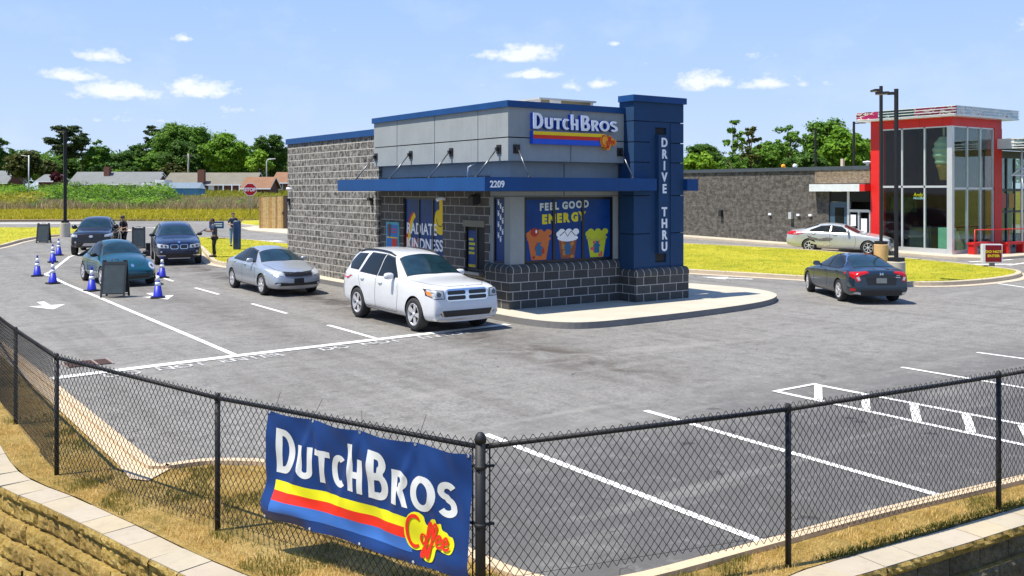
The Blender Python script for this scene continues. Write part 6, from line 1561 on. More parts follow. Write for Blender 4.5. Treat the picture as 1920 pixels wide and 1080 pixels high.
# ------------------------------------------------------------------ parking-lot lamps
def lamp(u, v, h, arm, label, base=True, bmat=CONC, r=.052, z0=None, bh=.78):
    z = (zg(u, v) + .10) if z0 is None else z0
    o = empty('street_lamp', (u, v, z), 0, label, 'street lamp', 'parking-lot lamp posts')
    if base: mb = MB(); mb.lathe([(.30, -.3), (.30, bh - .02), (.28, bh)], (0, 0, 0), bmat, 28, smooth=False); mb.build('concrete_base', o)
    mb = MB(); b0 = bh if base else 0
    mb.box(-.2, .2, -.2, .2, b0, b0 + .14, FBLK); mb.box(-r, r, -r, r, b0 + .14, h, FBLK); mb.box(-r * 1.05, r * 1.05, -r * 1.05, r * 1.05, h, h + .03, FBLK); mb.build('pole', o)
    if arm:
        d = Vector((cy * arm[0] + sy * arm[1], -sy * arm[0] + cy * arm[1], 0)); l = d.length; d.normalize(); s_ = Vector((-d.y, d.x, 0))
        mb = MB(); mb.obox(d * (l * .22) + Vector((0, 0, h - .12)), d * (l * .22), s_ * .04, Vector((0, 0, .05)), FBLK); mb.obox(d * (l * .68) + Vector((0, 0, h - .10)), d * (l * .34), s_ * .17, Vector((0, 0, .04)), FBLK); mb.build('lamp_head', o)
        mb = MB(); mb.obox(d * (l * .68) + Vector((0, 0, h - .145)), d * (l * .28), s_ * .13, Vector((0, 0, .006)), mat('led_lens', (.5, .5, .45), .3)); mb.build('lens', o)
    return o
lamp(*far(1680.5, 33.0), 6.75, (-.62, .25), 'tall black lamp post on a grey round concrete base behind the dark blue car', z0=.10)
lamp(*far(1652, 41.2), 7.62, (.05, .9), 'tall black lamp post on a tan round base beside the dented silver car', bmat=mat('base_tan', (.52, .33, .16), .8, var=.2, bump=.3))
lamp(*far(122, 59.0), 6.55, (.05, -.9), 'black lamp post on a concrete base on the left lawn beside the pickup', r=.09)
lamp(*far(1601, 88), 8.6, (1.0, -.2), 'black lamp post behind the ice cream shop roof next to the red tower', False, r=.08)
lamp(*far(1529, 96), 8.4, None, 'thin black post rising behind the long brick roof among the trees', False, r=.08)
mb = MB(); u, v = far(500, 185); mb.tube([(u, v, 2.8), (u, v, 9.0), (u + .3, v, 9.4), (u + 1.4, v - 1, 9.5)], .12, mat('post_pale', (.5, .52, .5), .6), 8); tag(mb.build('road_lamp'), 'thin pale curved lamp post in front of the light green tree', 'street lamp')
u, v = far(353, 205); mb = MB(); mb.tube([(u, v, 3), (u, v, 11.3)], .18, mat('weathered_pole', (.30, .27, .24), .8), 8); mb.box(u - 1.1, u + 1.1, v - .08, v + .08, 10.7, 10.85, mat('weathered_pole', (.3,) * 3)); tag(mb.build('utility_pole'), 'grey wooden utility pole behind the long grey-roofed house', 'utility pole')
u, v = far(54, 150); mb = MB(); mb.tube([(u, v, 2), (u, v, 8.9)], .1, mat('post_pale', (.5,) * 3), 8); mb.tube([(u, v, 8.7), (u - 1, v + .6, 8.9)], .06, mat('post_pale', (.5,) * 3), 6); tag(mb.build('utility_pole'), 'short pale pole in front of the olive round tree', 'utility pole')
# ------------------------------------------------------------------ traffic cones
CBL = mat('cone_blue', (.012, .022, .42), .45, var=.12, vs=8); CWH = mat('cone_white', (.72, .76, .80), .4, var=.08); CBK = mat('cone_base', (.015, .015, .018), .7)
def cone_thing():
    o = empty('traffic_cone', (0, 0, 0)); mb = MB(); mb.prism(rrect(-.19, .19, -.19, .19, .05), .0, .035, CBK); mb.build('base', o)
    r = lambda z: .135 - .112 * (z - .035) / .70
    mb = MB(); mb.lathe([(r(.035) + .012, .035), (r(.05), .06), (r(.36), .36)], (0, 0, 0), CBL, 24); mb.lathe([(r(.36) * .995, .36), (r(.46) * .995, .46)], (0, 0, 0), CBL, 24); mb.lathe([(r(.46), .46), (r(.50), .50)], (0, 0, 0), CBL, 24); mb.lathe([(r(.50) * .99, .50), (r(.64) * .99, .64)], (0, 0, 0), CBL, 24); mb.lathe([(r(.64), .64), (r(.72), .715), (.03, .735), (.018, .74)], (0, 0, 0), CBL, 24); mb.build('cone_body', o)
    for z0, z1 in ((.36, .46), (.50, .64)): mb = MB(); mb.lathe([(r(z0) * 1.015 + .001, z0), (r(z1) * 1.015 + .001, z1)], (0, 0, 0), CWH, 24); b_ = mb.build('reflective_band', o)
    return o
c0 = cone_thing(); rg = random.Random(1)
for i, (px, py, lb) in enumerate([(296, 559, 'blue and white cone standing on the white lane arrow'), (172, 546, 'blue and white cone left of the front tent board'), (99, 532, 'blue and white cone standing on the bend of the white line'), (70, 518, 'blue and white cone farthest left, outside the white line'),
        (99, 492, 'blue and white cone in line below the far tent board'), (110, 479, 'blue and white cone right beside the far tent board'), (304, 521, 'blue and white cone at the right front wheel of the teal car')]):
    Y = 30.
    lo, hi = 5., 120.
    for _ in range(50):
        m_ = (lo + hi) / 2; u, v = far(px, m_)
        if CAM_H - (py - HZ) * m_ / FL > zg(u, v): lo = m_
        else: hi = m_
    u, v = far(px, lo); c = c0 if i == 0 else copy_tree(c0)
    c.location = (u, v, zg(u, v) + .01); c.rotation_euler = (0, 0, rg.uniform(-.5, .5)); c.scale = (1.08,) * 3; tag(c, lb, 'traffic cone', 'blue and white cones round the lane entrance')
# ------------------------------------------------------------------ tent boards
BRD = mat('board_frame_black', (.014, .018, .020), .5, var=.2); CHK = mat('chalkboard', (.030, .045, .050), .55, var=.3, vs=4)
def tent_board(u, v, ang, label, w_=.66, h=1.08):
    o = empty('tent_board', (u, v, zg(u, v) + .01), ang, label, 'tent board', 'black tent boards by the lanes')
    for sgn_ in (-1, 1):
        top = Vector((0, sgn_ * .02, h)); bot = Vector((0, sgn_ * .30, 0)); ax = (top - bot).normalized(); nr = Vector((0, ax.z * sgn_, -ax.y * sgn_)).normalized()
        mb = MB(); c = (top + bot) / 2
        for sx in (-1, 1): mb.obox(c + Vector((sx * (w_ / 2 - .03), 0, 0)), (top - bot) / 2, Vector((.03, 0, 0)), nr * .014, BRD)
        for t_ in (.045, .11, .94): mb.obox(bot.lerp(top, t_ + .0), Vector((w_ / 2 - .06, 0, 0)), ax * (.014 if t_ < .9 else .05), nr * .012, BRD)
        f = mb.build('frame', o); mb = MB(); mb.obox(bot.lerp(top, .52), Vector((w_ / 2 - .06, 0, 0)), (top - bot) * .395, nr * .006, CHK); mb.build('chalk_panel', o)
    mb = MB(); mb.tube([(-.10, 0, h), (-.10, 0, h + .04), (.10, 0, h + .04), (.10, 0, h)], .012, BRD, 6)
    for sx in (-1, 1): mb.box(sx * (w_ / 2 - .06) - .05, sx * (w_ / 2 - .06) + .05, -.04, .04, h - .01, h + .035, BRD)
    mb.build('handle', o); return o
tent_board(6.90, 31.62, R(-28), 'large black tent board on the white line in front of the teal car', .74, 1.12)
tent_board(9.15, 59.5, R(-25), 'black tent board farthest left beside two cones and the lawn kerb', .66, 1.08)
tent_board(*far(260, 50.2), R(-15), 'black tent board behind the teal car next to the worker in black', .66, 1.08)
u, v = far(277.5, 45.5); mb = MB(); mb.box(u - .09, u + .09, v - .08, v + .08, zg(u, v), zg(u, v) + .62, BRD); mb.box(u - .14, u + .14, v - .12, v + .12, zg(u, v), zg(u, v) + .04, BRD); tag(mb.build('bollard'), 'short black marker post between the teal car and the dark blue SUV', 'bollard')
# ------------------------------------------------------------------ menu column, blue sign, stop sign, timber gate
u, v = far(444.5, 47.6); mc = empty('menu_column', (u, v, zg(u, v) + .14), R(-32), 'tall navy rounded order column on the lawn island', 'order column')
mb = MB(); NVY = mat('navy_column', (.008, .03, .10), .35, var=.15, coat=.3); prof_ = [(-.19, 1.38), (0, 1.38), (.19, 1.38)]
V = []; F = []; loop = rrect(-.19, .19, -.11, .11, .08); n_ = len(loop)
for z, s in ((0, .92), (.1, 1), (1.32, 1), (1.40, .96), (1.44, .86)): V += [(x * s, y * s, z) for x, y in loop]
for k in range(4):
    for i in range(n_): F.append((k * n_ + i, k * n_ + (i + 1) % n_, (k + 1) * n_ + (i + 1) % n_, (k + 1) * n_ + i))
F.append(tuple(4 * n_ + i for i in range(n_))); mb.add(V, F, NVY, True); mb.build('casing', mc); mb = MB(); mb.box(.10, .13, -.114, -.11, .1, 1.3, mat('column_line', (.02, .08, .25), .3)); mb.build('light_strip', mc)
u, v = far(406, 55.5); bs = empty('directional_sign', (u, v, zg(u, v) + .12), R(-35), 'small blue directional sign with white lines behind the worker with the tablet', 'sign')
mb = MB(); mb.box(-.42, .42, -.03, .03, .62, 1.02, signm('sign_navy', (.012, .05, .17))); mb.build('sign_face', bs); mb = MB(); 
for z, x0_ in ((.86, -.12), (.74, -.06)): mb.box(x0_, .34, -.038, -.031, z, z + .055, LTW)
mb.build('lettering', bs); mb = MB(); mb.box(-.04, .04, -.02, .02, -.1, .62, DARK); mb.box(-.5, .5, -.1, .1, -.02, .05, DARK); mb.build('post', bs)
u, v = far(469, 81.5); ss = empty('stop_sign', (u, v, zg(u, v)), R(-35 + 15), 'red octagonal stop sign in front of the brush beyond the side road', 'stop sign')
mb = MB(); mb.tube([(0, 0, -.2), (0, 0, 3.0)], .04, mat('galvanised', (.3, .3, .3), .5, .5), 8); mb.build('post', ss)
oc = lambda r: [(r * math.cos(R(22.5 + 45 * k)), r * math.sin(R(22.5 + 45 * k))) for k in range(8)]
mb = MB(); place(mb, flat_shapes([oc(.58)]), (0, -.045, 2.56), (1, 0, 0), (0, 0, 1), SW, .012); place(mb, flat_shapes([oc(.53)]), (0, -.060, 2.56), (1, 0, 0), (0, 0, 1), signm('stop_red', (.42, .008, .012)), .003); V, F = text_shapes('STOP', .42, .016, .92, align='CENTER'); place(mb, (V, F), (0, -.066, 2.41), (1, 0, 0), (0, 0, 1), SW); mb.build('sign_face', ss)
g0 = Vector((*far(486, 67.4), 0)); g1 = Vector((*far(531, 67.0), 0)); gd = (g1 - g0).normalized(); gl = (g1 - g0).length
tg = empty('timber_gate', (g0.x, g0.y, zg(g0.x, g0.y)), math.atan2(gd.y, gd.x), 'tall weathered timber board gate of the bin enclosure', 'gate')
rg = random.Random(7); WD_ = [mat('timber_%d' % k, c_, .8, var=.35, vs=6, bump=.3, bs=8) for k, c_ in enumerate([(.42, .25, .08), (.30, .17, .06), (.58, .42, .20), (.22, .12, .05), (.50, .34, .14)])]
mb = MB(); x = 0
while x < gl: mb.box(x + .004, x + .136, 0, .025, .06, 2.28 + rg.uniform(-.02, .02), rg.choice(WD_)); x += .14
for k in range(22): mb.box(-.03, 0, .05 + k * .14, .18 + k * .14, .06, 2.28, rg.choice(WD_))
mb.build('boards', tg)
mb = MB(); mb.box(gl + .02, gl + .30, -.04, .20, -.1, 2.36, mat('gate_post_brown', (.05, .03, .02), .7)); mb.box(gl + .3, gl + .95, .0, .1, -.1, 2.2, mat('gate_post_brown', (.05, .03, .02), .7)); mb.build('post', tg); mb = MB(); mb.box(gl - .05, gl + .05, -.06, 0, 1.05, 1.25, DARK); mb.build('latch', tg)
# ------------------------------------------------------------------ people
SKIN = [mat('skin_brown', (.20, .10, .06), .5), mat('skin_tan', (.38, .22, .15), .5), mat('skin_light', (.45, .27, .19), .5)]
def skin_mesh(name, nodes, edges, m, parent, levels=2):
    """nodes {k:(x,y,z,r)}; edges between them; one continuous surface"""
    keys = list(nodes); me = bpy.data.meshes.new(name); me.from_pydata([nodes[k][:3] for k in keys], [(keys.index(a), keys.index(b)) for a, b in edges], [])
    o = bpy.data.objects.new(name, me); COL.objects.link(o); md = o.modifiers.new('s', 'SKIN'); md.use_smooth_shade = True
    o2 = o.data.skin_vertices[0].data
    for i, k in enumerate(keys): o2[i].radius = (nodes[k][3], nodes[k][4] if len(nodes[k]) > 4 else nodes[k][3])
    o2[0].use_root = True
    sb = o.modifiers.new('d', 'SUBSURF'); sb.levels = levels; sb.render_levels = levels
    dg = bpy.context.evaluated_depsgraph_get(); dg.update(); me2 = bpy.data.meshes.new_from_object(o.evaluated_get(dg)); o.modifiers.clear(); o.data = me2; me2.materials.clear(); me2.materials.append(m)
    me2.polygons.foreach_set('use_smooth', [True] * len(me2.polygons)); o.parent = parent; return o
def person(u, v, z, face_ang, label, skin, shirt, pants, hair, J, cap=None, group=None):
    """J: joints of the pose in metres, x to the figure's left, facing -y"""
    root = empty('person', (u, v, z), face_ang, label, 'person')
    n = dict(pel=(0, .02, .93, .125, .09), belly=(0, .01, 1.08, .115, .085), chest=(J.get('lean', 0) * .4, J.get('fwd', 0) * .5, 1.30, .145, .095), sh=(J.get('lean', 0) * .5, J.get('fwd', 0), 1.43, .09, .07), neck=(J.get('lean', 0) * .6, J.get('fwd', 0) - .01, 1.52, .048),
             head=(J.get('lean', 0) * .7, J.get('fwd', 0) - .04, 1.63, .080, .095), top=(J.get('lean', 0) * .7, J.get('fwd', 0) - .035, 1.72, .065, .08))
    e = [('pel', 'belly'), ('belly', 'chest'), ('chest', 'sh'), ('sh', 'neck'), ('neck', 'head'), ('head', 'top')]
    se = []; pe = []
    for s, sx in (('l', 1), ('r', -1)):
        sh = (n['sh'][0] + sx * .17, n['sh'][1], 1.40, .055); el_ = (*J['el' + s], .040); wr_ = (*J['wr' + s], .027)
        n['S' + s] = sh; n['E' + s] = el_; n['W' + s] = wr_; d = (Vector(wr_[:3]) - Vector(el_[:3])).normalized(); hp = Vector(wr_[:3]) + d * .055; n['H' + s] = (*hp, .034, .020)
        e += [('sh', 'S' + s), ('S' + s, 'E' + s), ('E' + s, 'W' + s), ('W' + s, 'H' + s)]
        side = d.cross(Vector((0, 0, 1))); side = side.normalized() if side.length > .1 else Vector((0, 1, 0)); dn = d.cross(side).normalized()
        for k in range(4):
            b = hp + side * (-.026 + .0175 * k) + d * .035; t1 = b + d * (.032 - .004 * abs(k - 1.3)) ; t2 = t1 + d * .018 + dn * .016
            n['f%s%da' % (s, k)] = (*b, .0095); n['f%s%db' % (s, k)] = (*t1, .0085); n['f%s%dc' % (s, k)] = (*t2, .0075); e += [('H' + s, 'f%s%da' % (s, k)), ('f%s%da' % (s, k), 'f%s%db' % (s, k)), ('f%s%db' % (s, k), 'f%s%dc' % (s, k))]
        tb_ = hp - side * .04 + dn * .01; n['t%sa' % s] = (*tb_, .011); n['t%sb' % s] = (*(tb_ + d * .03 + dn * .015), .009); e += [('H' + s, 't%sa' % s), ('t%sa' % s, 't%sb' % s)]
        hip = (sx * .085, .02, .86, .085); kn = (*J['kn' + s], .055); an = (*J['an' + s], .036); n['P' + s] = hip; n['K' + s] = kn; n['A' + s] = an; ft = Vector(an[:3]) + Vector((sx * .02, -.15, -.055)); n['T' + s] = (*ft, .035, .025); e += [('pel', 'P' + s), ('P' + s, 'K' + s), ('K' + s, 'A' + s), ('A' + s, 'T' + s)]
        se += [('sh', 'S' + s), ('S' + s, 'M' + s)]; pe += [('pel', 'P' + s), ('P' + s, 'K' + s), ('K' + s, 'A' + s)]
    body = skin_mesh('body', n, e, skin, root)
    g = lambda k, a: (*n[k][:3], n[k][3] + a, (n[k][4] if len(n[k]) > 4 else n[k][3]) + a)
    sn = {'pel': (0, .02, .90, .14, .105), 'belly': g('belly', .022), 'chest': g('chest', .016), 'sh': g('sh', .012)}
    for s in 'lr': sn['S' + s] = g('S' + s, .018); a = Vector(n['S' + s][:3]).lerp(Vector(n['E' + s][:3]), .8); sn['M' + s] = (*a, .060)
    skin_mesh('shirt', sn, [('pel', 'belly'), ('belly', 'chest'), ('chest', 'sh')] + se, shirt, body)
    pn = {'pel': g('pel', .016)}
    for s in 'lr': pn['P' + s] = g('P' + s, .016); pn['K' + s] = g('K' + s, .018); a = Vector(n['A' + s][:3]) + Vector((0, 0, .02)); pn['A' + s] = (*a, .056)
    skin_mesh('trousers', pn, pe, pants, body)
    hd = Vector(n['head'][:3]); mb = MB()
    for s in 'lr': a = Vector(n['A' + s][:3]); mb.obox(a + Vector((0, -.07, -.045)), Vector((.048, 0, 0)), Vector((0, .135, 0)), Vector((0, 0, .035)), DARK)
    sh_ = mb.build('shoes'); sh_.parent = body
    md = sh_.modifiers.new('b', 'BEVEL'); md.width = .02; md.segments = 3
    HM = mat(*hair); hb = MB(); V = []; F = []
    for j in range(9):
        ph = R(100 - j * 12.5) if j else R(90)
        for i in range(16):
            th = 2 * math.pi * i / 16; back = max(0, math.sin(th)); low = -.02 - .06 * back
            zz = math.cos(j / 8 * R(112) * (1 if back > .1 else .62)); rr_ = math.sin(j / 8 * R(112) * (1 if back > .1 else .62))
            V.append((hd.x + .092 * rr_ * math.cos(th), hd.y + .012 + .108 * rr_ * math.sin(th), hd.z + .02 + .115 * zz))
    for j in range(8):
        for i in range(16): F.append((j * 16 + i, j * 16 + (i + 1) % 16, (j + 1) * 16 + (i + 1) % 16, (j + 1) * 16 + i))
    hb.add(V, F, HM, True)
    if cap: hb.lathe([(.10, .03), (.098, .08), (.07, .125), (.001, .14)], (hd.x, hd.y + .01, hd.z), cap, 16); hb.obox(hd + Vector((0, -.12, .035)), Vector((.07, 0, 0)), Vector((0, .055, -.01)), Vector((0, 0, .006)), cap)
    hb.build('hair').parent = body
    fb = MB(); 
    for sx in (-1, 1): fb.lathe([(.001, -.006), (.011, 0), (.001, .006)], (hd.x + sx * .032, hd.y - .088, hd.z + .012), mat('eye_dark', (.02, .015, .012), .2), 8, 'Y'); fb.lathe([(.001, -.02), (.020, 0), (.001, .02)], (hd.x + sx * .088, hd.y + .0, hd.z), skin, 8, 'Z')
    fb.lathe([(.001, -.03), (.016, -.008), (.010, .03), (.001, .035)], (hd.x, hd.y - .098, hd.z - .006), skin, 8, 'Z'); fb.obox(hd + Vector((0, -.088, -.048)), Vector((.022, 0, 0)), Vector((0, .004, 0)), Vector((0, 0, .005)), mat('lips', (.25, .08, .07), .5)); fb.build('face').parent = body
    return root
NAVY_CL = mat('cloth_navy', (.03, .045, .085), .85, var=.2); BLK_CL = mat('cloth_black', (.012, .012, .014), .85, var=.3); GRN_CL = mat('cloth_charcoal', (.022, .024, .024), .85, var=.3); JEAN = mat('cloth_jeans', (.12, .22, .34), .8, var=.25)
u, v = far(401.5, 43.3)
person(u, v, zg(u, v) + .15, R(-95), 'worker in a navy shirt and black trousers holding a tablet on the lawn edge', SKIN[0], NAVY_CL, GRN_CL, ('hair_dark', (.015, .012, .012), .6),
       dict(fwd=-.05, ell=(.24, -.10, 1.16), wrl=(.14, -.34, 1.18), elr=(-.24, -.10, 1.16), wrr=(-.10, -.36, 1.20), knl=(.09, -.03, .47), anl=(.10, .03, .08), knr=(-.09, .0, .47), anr=(-.10, .0, .08)))
a_ = R(-95) ; mb = MB(); mb.obox((0, 0, 0), Vector((.10, 0, 0)), Vector((0, .13, .07)), Vector((0, 0, .008)), DARK); o = mb.build('tablet'); o.rotation_euler = (0, 0, a_); o.location = (u + math.sin(a_) * .46, v - math.cos(a_) * .46, zg(u, v) + .15 + 1.23); tag(o, 'dark tablet held out by the worker in the navy shirt', 'tablet')
u, v = far(436.5, 49.8)
person(u, v, zg(u, v) + .15, R(-10), 'worker in a dark shirt and pale jeans leaning on the navy order column', SKIN[1], NAVY_CL, JEAN, ('hair_dark', (.015,) * 3, .6),
       dict(fwd=-.12, ell=(.30, -.20, 1.20), wrl=(.38, -.42, 1.32), elr=(-.26, -.14, 1.16), wrr=(-.12, -.36, 1.14), knl=(.09, -.03, .47), anl=(.10, .03, .08), knr=(-.09, .0, .47), anr=(-.10, .0, .08)))
u, v = far(232.5, 49.6)
person(u, v, zg(u, v), R(-60), 'worker dressed in black with a dark cap standing beside the pickup', SKIN[1], BLK_CL, BLK_CL, ('hair_dark', (.015,) * 3, .6),
       dict(fwd=-.05, ell=(.26, -.02, 1.14), wrl=(.12, -.24, 1.10), elr=(-.26, -.02, 1.14), wrr=(-.10, -.26, 1.12), knl=(.09, -.03, .47), anl=(.10, .03, .08), knr=(-.09, .0, .47), anr=(-.10, .0, .08)), cap=mat('cap_plum', (.05, .025, .07), .8))
# ------------------------------------------------------------------ houses beyond the field
BRICKR = blockmat('red_house_brick', (.15, .055, .038), (.20, .08, .055), (.22, .17, .14), bw=.5, bh=.18, rough_amt=.3)
def gable_house(name, px0, px1, Y, zeave, zridge, zbase, dep, roofm, label, wallm=BRICKR, chim=None, wins=(), gable_right=True, over=.4, ang=0, porch=None):
    """long house facing the camera: ridge parallel to the front, between two picture columns at depth Y"""
    X0, X1 = (px0 - 960) / FL * Y, (px1 - 960) / FL * Y; w_ = X1 - X0
    u, v = c2w(X0, Y); h = empty(name, (u, v, zbase), -YAW + ang, label, 'house')
    ze, zr = zeave - zbase, zridge - zbase
    mb = MB(); mb.box(0, w_, 0, dep, -1, ze, wallm)
    mb.add([(0, 0, ze), (0, dep, ze), (0, dep / 2, zr - .1), (w_, 0, ze), (w_, dep, ze), (w_, dep / 2, zr - .1)], [(0, 2, 1), (3, 4, 5)], wallm); mb.build('wall', h)
    mb = MB(); o = over; s = (zr - ze) / (dep / 2)
    mb.add([(-o, -o, ze - o * s), (w_ + o, -o, ze - o * s), (w_ + o, dep / 2, zr), (-o, dep / 2, zr), (-o, dep + o, ze - o * s), (w_ + o, dep + o, ze - o * s)], [(0, 1, 2, 3), (3, 2, 5, 4)], roofm)
    mb.add([(-o, -o, ze - o * s - .22), (w_ + o, -o, ze - o * s - .22), (w_ + o, -o, ze - o * s - .004), (-o, -o, ze - o * s - .004)], [(0, 1, 2, 3)], SW)
    for x in (-o, w_ + o): mb.add([(x, -o, ze - o * s), (x, dep / 2, zr), (x, dep + o, ze - o * s), (x, dep + o, ze - o * s - .2), (x, dep / 2, zr - .22), (x, -o, ze - o * s - .2)], [(0, 1, 4, 5), (1, 2, 3, 4)], SW)
    rf = mb.build('roof', h)
    if chim:
        mb = MB(); cx = (chim[0] - px0) / FL * Y; cw = chim[1] / FL * Y; y0 = chim[3] if len(chim) > 3 else dep * .3
        mb.box(cx, cx + cw, y0, y0 + 1.2, 0 if y0 < 0 else ze, chim[2] - zbase, wallm); mb.build('chimney', rf)
    for (wx, ww, z0, z1, m_) in wins:
        x = (wx - px0) / FL * Y; mb = MB(); mb.box(x - .12, x + ww + .12, -.05, -.01, z0 - zbase - .12, z1 - zbase + .12, SW); fr = mb.build('window', h); mb = MB(); mb.box(x, x + ww, -.09, -.052, z0 - zbase, z1 - zbase, m_); mb.build('pane', fr)
    if porch:
        mb = MB()
        for wx in porch: x = (wx - px0) / FL * Y; mb.box(x, x + .2, -1.6, -1.4, -.5, ze - .1, SW)
        mb.build('porch_post', h)
    return h
GR1 = mat('shingle_pale', (.16, .17, .165), .9, var=.12, vs=.6, bump=.3, bs=6); GR2 = mat('shingle_tan', (.17, .155, .12), .9, var=.15, vs=.6, bump=.3, bs=6); ORR = mat('shingle_orange', (.22, .115, .06), .9, var=.15, vs=.8)
DG = mat('house_glass', (.03, .04, .05), .1)
gable_house('ranch_house', 130, 288, 200, 4.9, 7.35, 2.6, 9, GR1, 'long brick house with pale grey roof and red chimney beyond the brush on the left', chim=(184, 10, 8.4), wins=[(208, 1.0, 3.3, 4.6, DG), (228, 1.2, 3.3, 4.6, DG), (250, .9, 3.3, 4.6, DG)])
mb = MB()
gable_house('brick_gable', 259, 290, 195, 4.5, 6.7, 2.4, 8, GR1, 'brick gable end wing of the pale-roofed house left of the white trailer', over=.3, wins=[(266, .6, 3.4, 4.7, SW), (276, .6, 3.4, 4.7, SW)])
gable_house('ranch_house', 308, 474, 190, 4.75, 7.0, 2.4, 9, GR2, 'long brick house with weathered tan roof behind the blue shed', chim=(372, 12, 7.5, -.6), wins=[(329, 1.0, 3.1, 4.4, SW), (341, 1.0, 3.1, 4.4, SW), (356, .8, 3.1, 4.4, DG), (392, .9, 3.0, 4.4, SW), (410, .8, 3.0, 4.4, DG)], porch=[422, 438, 452, 462])
gable_house('brick_house', 283, 320, 225, 5.6, 8.0, 3, 8, GR2, 'small brown brick house behind the white trailer', over=.5)
gable_house('garage', 456, 503, 165, 4.0, 5.75, 2.2, 7, ORR, 'brick garage with orange-brown roof just left of the timber gate', over=.5, ang=R(0))
gable_house('orange_roof_house', 512, 575, 190, 5.1, 7.1, 2.6, 9, ORR, 'brick house with orange roof partly hidden by the coffee building', wins=[(520, 1.0, 3.6, 4.9, DG)])
gable_house('distant_house', 505, 560, 235, 6.0, 7.6, 3, 8, GR1, 'grey-roofed house above the orange roof near the coffee building')
gable_house('distant_house', 72, 97, 190, 5.4, 6.6, 2.6, 7, GR1, 'small house with grey roof peeking over the brush left of the lamp post', over=.5)
gable_house('distant_house', -30, 11, 200, 5.2, 7.6, 2.6, 8, GR1, 'pale-roofed house at the left edge behind the brush')
# blue shed
Y = 150; X0, X1 = (315 - 960) / FL * Y, (372 - 960) / FL * Y; u, v = c2w(X0, Y); sh = empty('garden_shed', (u, v, 1.6), -YAW, 'light blue garden shed with grey roof in the brush', 'shed')
BLS = mat('shed_blue', (.10, .28, .46), .7, var=.1); w_ = X1 - X0
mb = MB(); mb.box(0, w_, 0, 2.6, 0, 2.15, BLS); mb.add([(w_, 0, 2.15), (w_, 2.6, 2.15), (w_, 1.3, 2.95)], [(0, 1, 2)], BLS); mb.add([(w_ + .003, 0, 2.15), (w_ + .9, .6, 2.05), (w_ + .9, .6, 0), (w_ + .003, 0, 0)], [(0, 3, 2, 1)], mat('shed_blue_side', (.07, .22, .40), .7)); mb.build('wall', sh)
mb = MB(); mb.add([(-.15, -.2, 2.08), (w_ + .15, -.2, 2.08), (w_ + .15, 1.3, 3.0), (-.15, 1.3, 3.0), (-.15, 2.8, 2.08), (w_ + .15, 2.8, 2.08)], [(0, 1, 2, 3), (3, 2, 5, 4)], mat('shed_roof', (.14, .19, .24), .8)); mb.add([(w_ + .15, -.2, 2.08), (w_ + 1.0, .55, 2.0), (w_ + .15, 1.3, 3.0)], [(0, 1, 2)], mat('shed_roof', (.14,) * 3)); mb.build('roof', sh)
# white trailer and small far cars
Y = 180; u, v = far(291, Y); tr = empty('trailer', (u, v, 2.75), -YAW, 'white box trailer between the two long brick houses', 'trailer'); mb = MB(); mb.prism(rrect(0, 1.9, 0, 4, .2), .5, 2.6, SW); mb.build('body', tr); mb = MB(); mb.box(.25, 1.1, -.03, -.002, 1.5, 1.95, DG); mb.build('window', tr)
mb = MB(); mb.lathe([(.34, -.1), (.34, .1)], (.9, 0, .34), DARK, 12, 'Y'); mb.build('wheel', tr)
def small_car(px, Y, m_, label, flip=1):
    u, v = far(px, Y); c = empty('distant_car', (u, v, zg(u, v) - .02), -YAW + R(8) * flip, label, 'car')
    L_ = 4.7; prof_ = [(0, .35), (.05, .75), (.9, .95), (1.5, 1.38), (2.6, 1.45), (3.5, 1.32), (4.1, 1.02), (4.65, .92), (4.7, .4)]
    if flip < 0: prof_ = [(L_ - a, b) for a, b in prof_][::-1]
    V = []; n_ = len(prof_)
    for k, (y, s) in enumerate(((0, .0), (.15, 1), (1.6, 1), (1.75, .0))):
        V += [(a, y, .3 + (b - .3) * (1 if s else .80)) for a, b in prof_]
    F = [(k * n_ + i, k * n_ + i + 1, (k + 1) * n_ + i + 1, (k + 1) * n_ + i) for k in range(3) for i in range(n_ - 1)]; F += [tuple(range(n_)), tuple(3 * n_ + i for i in range(n_))]
    mb = MB(); mb.add(V, F, m_, True); mb.build('body', c, sharp=40)
    g = [(1.2, .98), (1.65, 1.28), (2.6, 1.34), (3.35, 1.22), (3.7, 1.0)]
    if flip < 0: g = [(L_ - a, b) for a, b in g]
    mb = MB(); mb.add([(a, -.012 + (b - .9) * .22, b) for a, b in g], [tuple(range(5))], GLASS); mb.build('side_window', c)
    for x in (.9, 3.7): mb = MB(); mb.lathe([(.33, -.02), (.33, .2)], (x, .02, .33), DARK, 16, 'Y'); mb.build('wheel', c)
small_car(403, 215, SW, 'distant white car parked in front of the tan-roofed house'); small_car(385, 220, mat('far_grey', (.22, .22, .26), .4), 'distant grey car beside the brick chimney', -1)
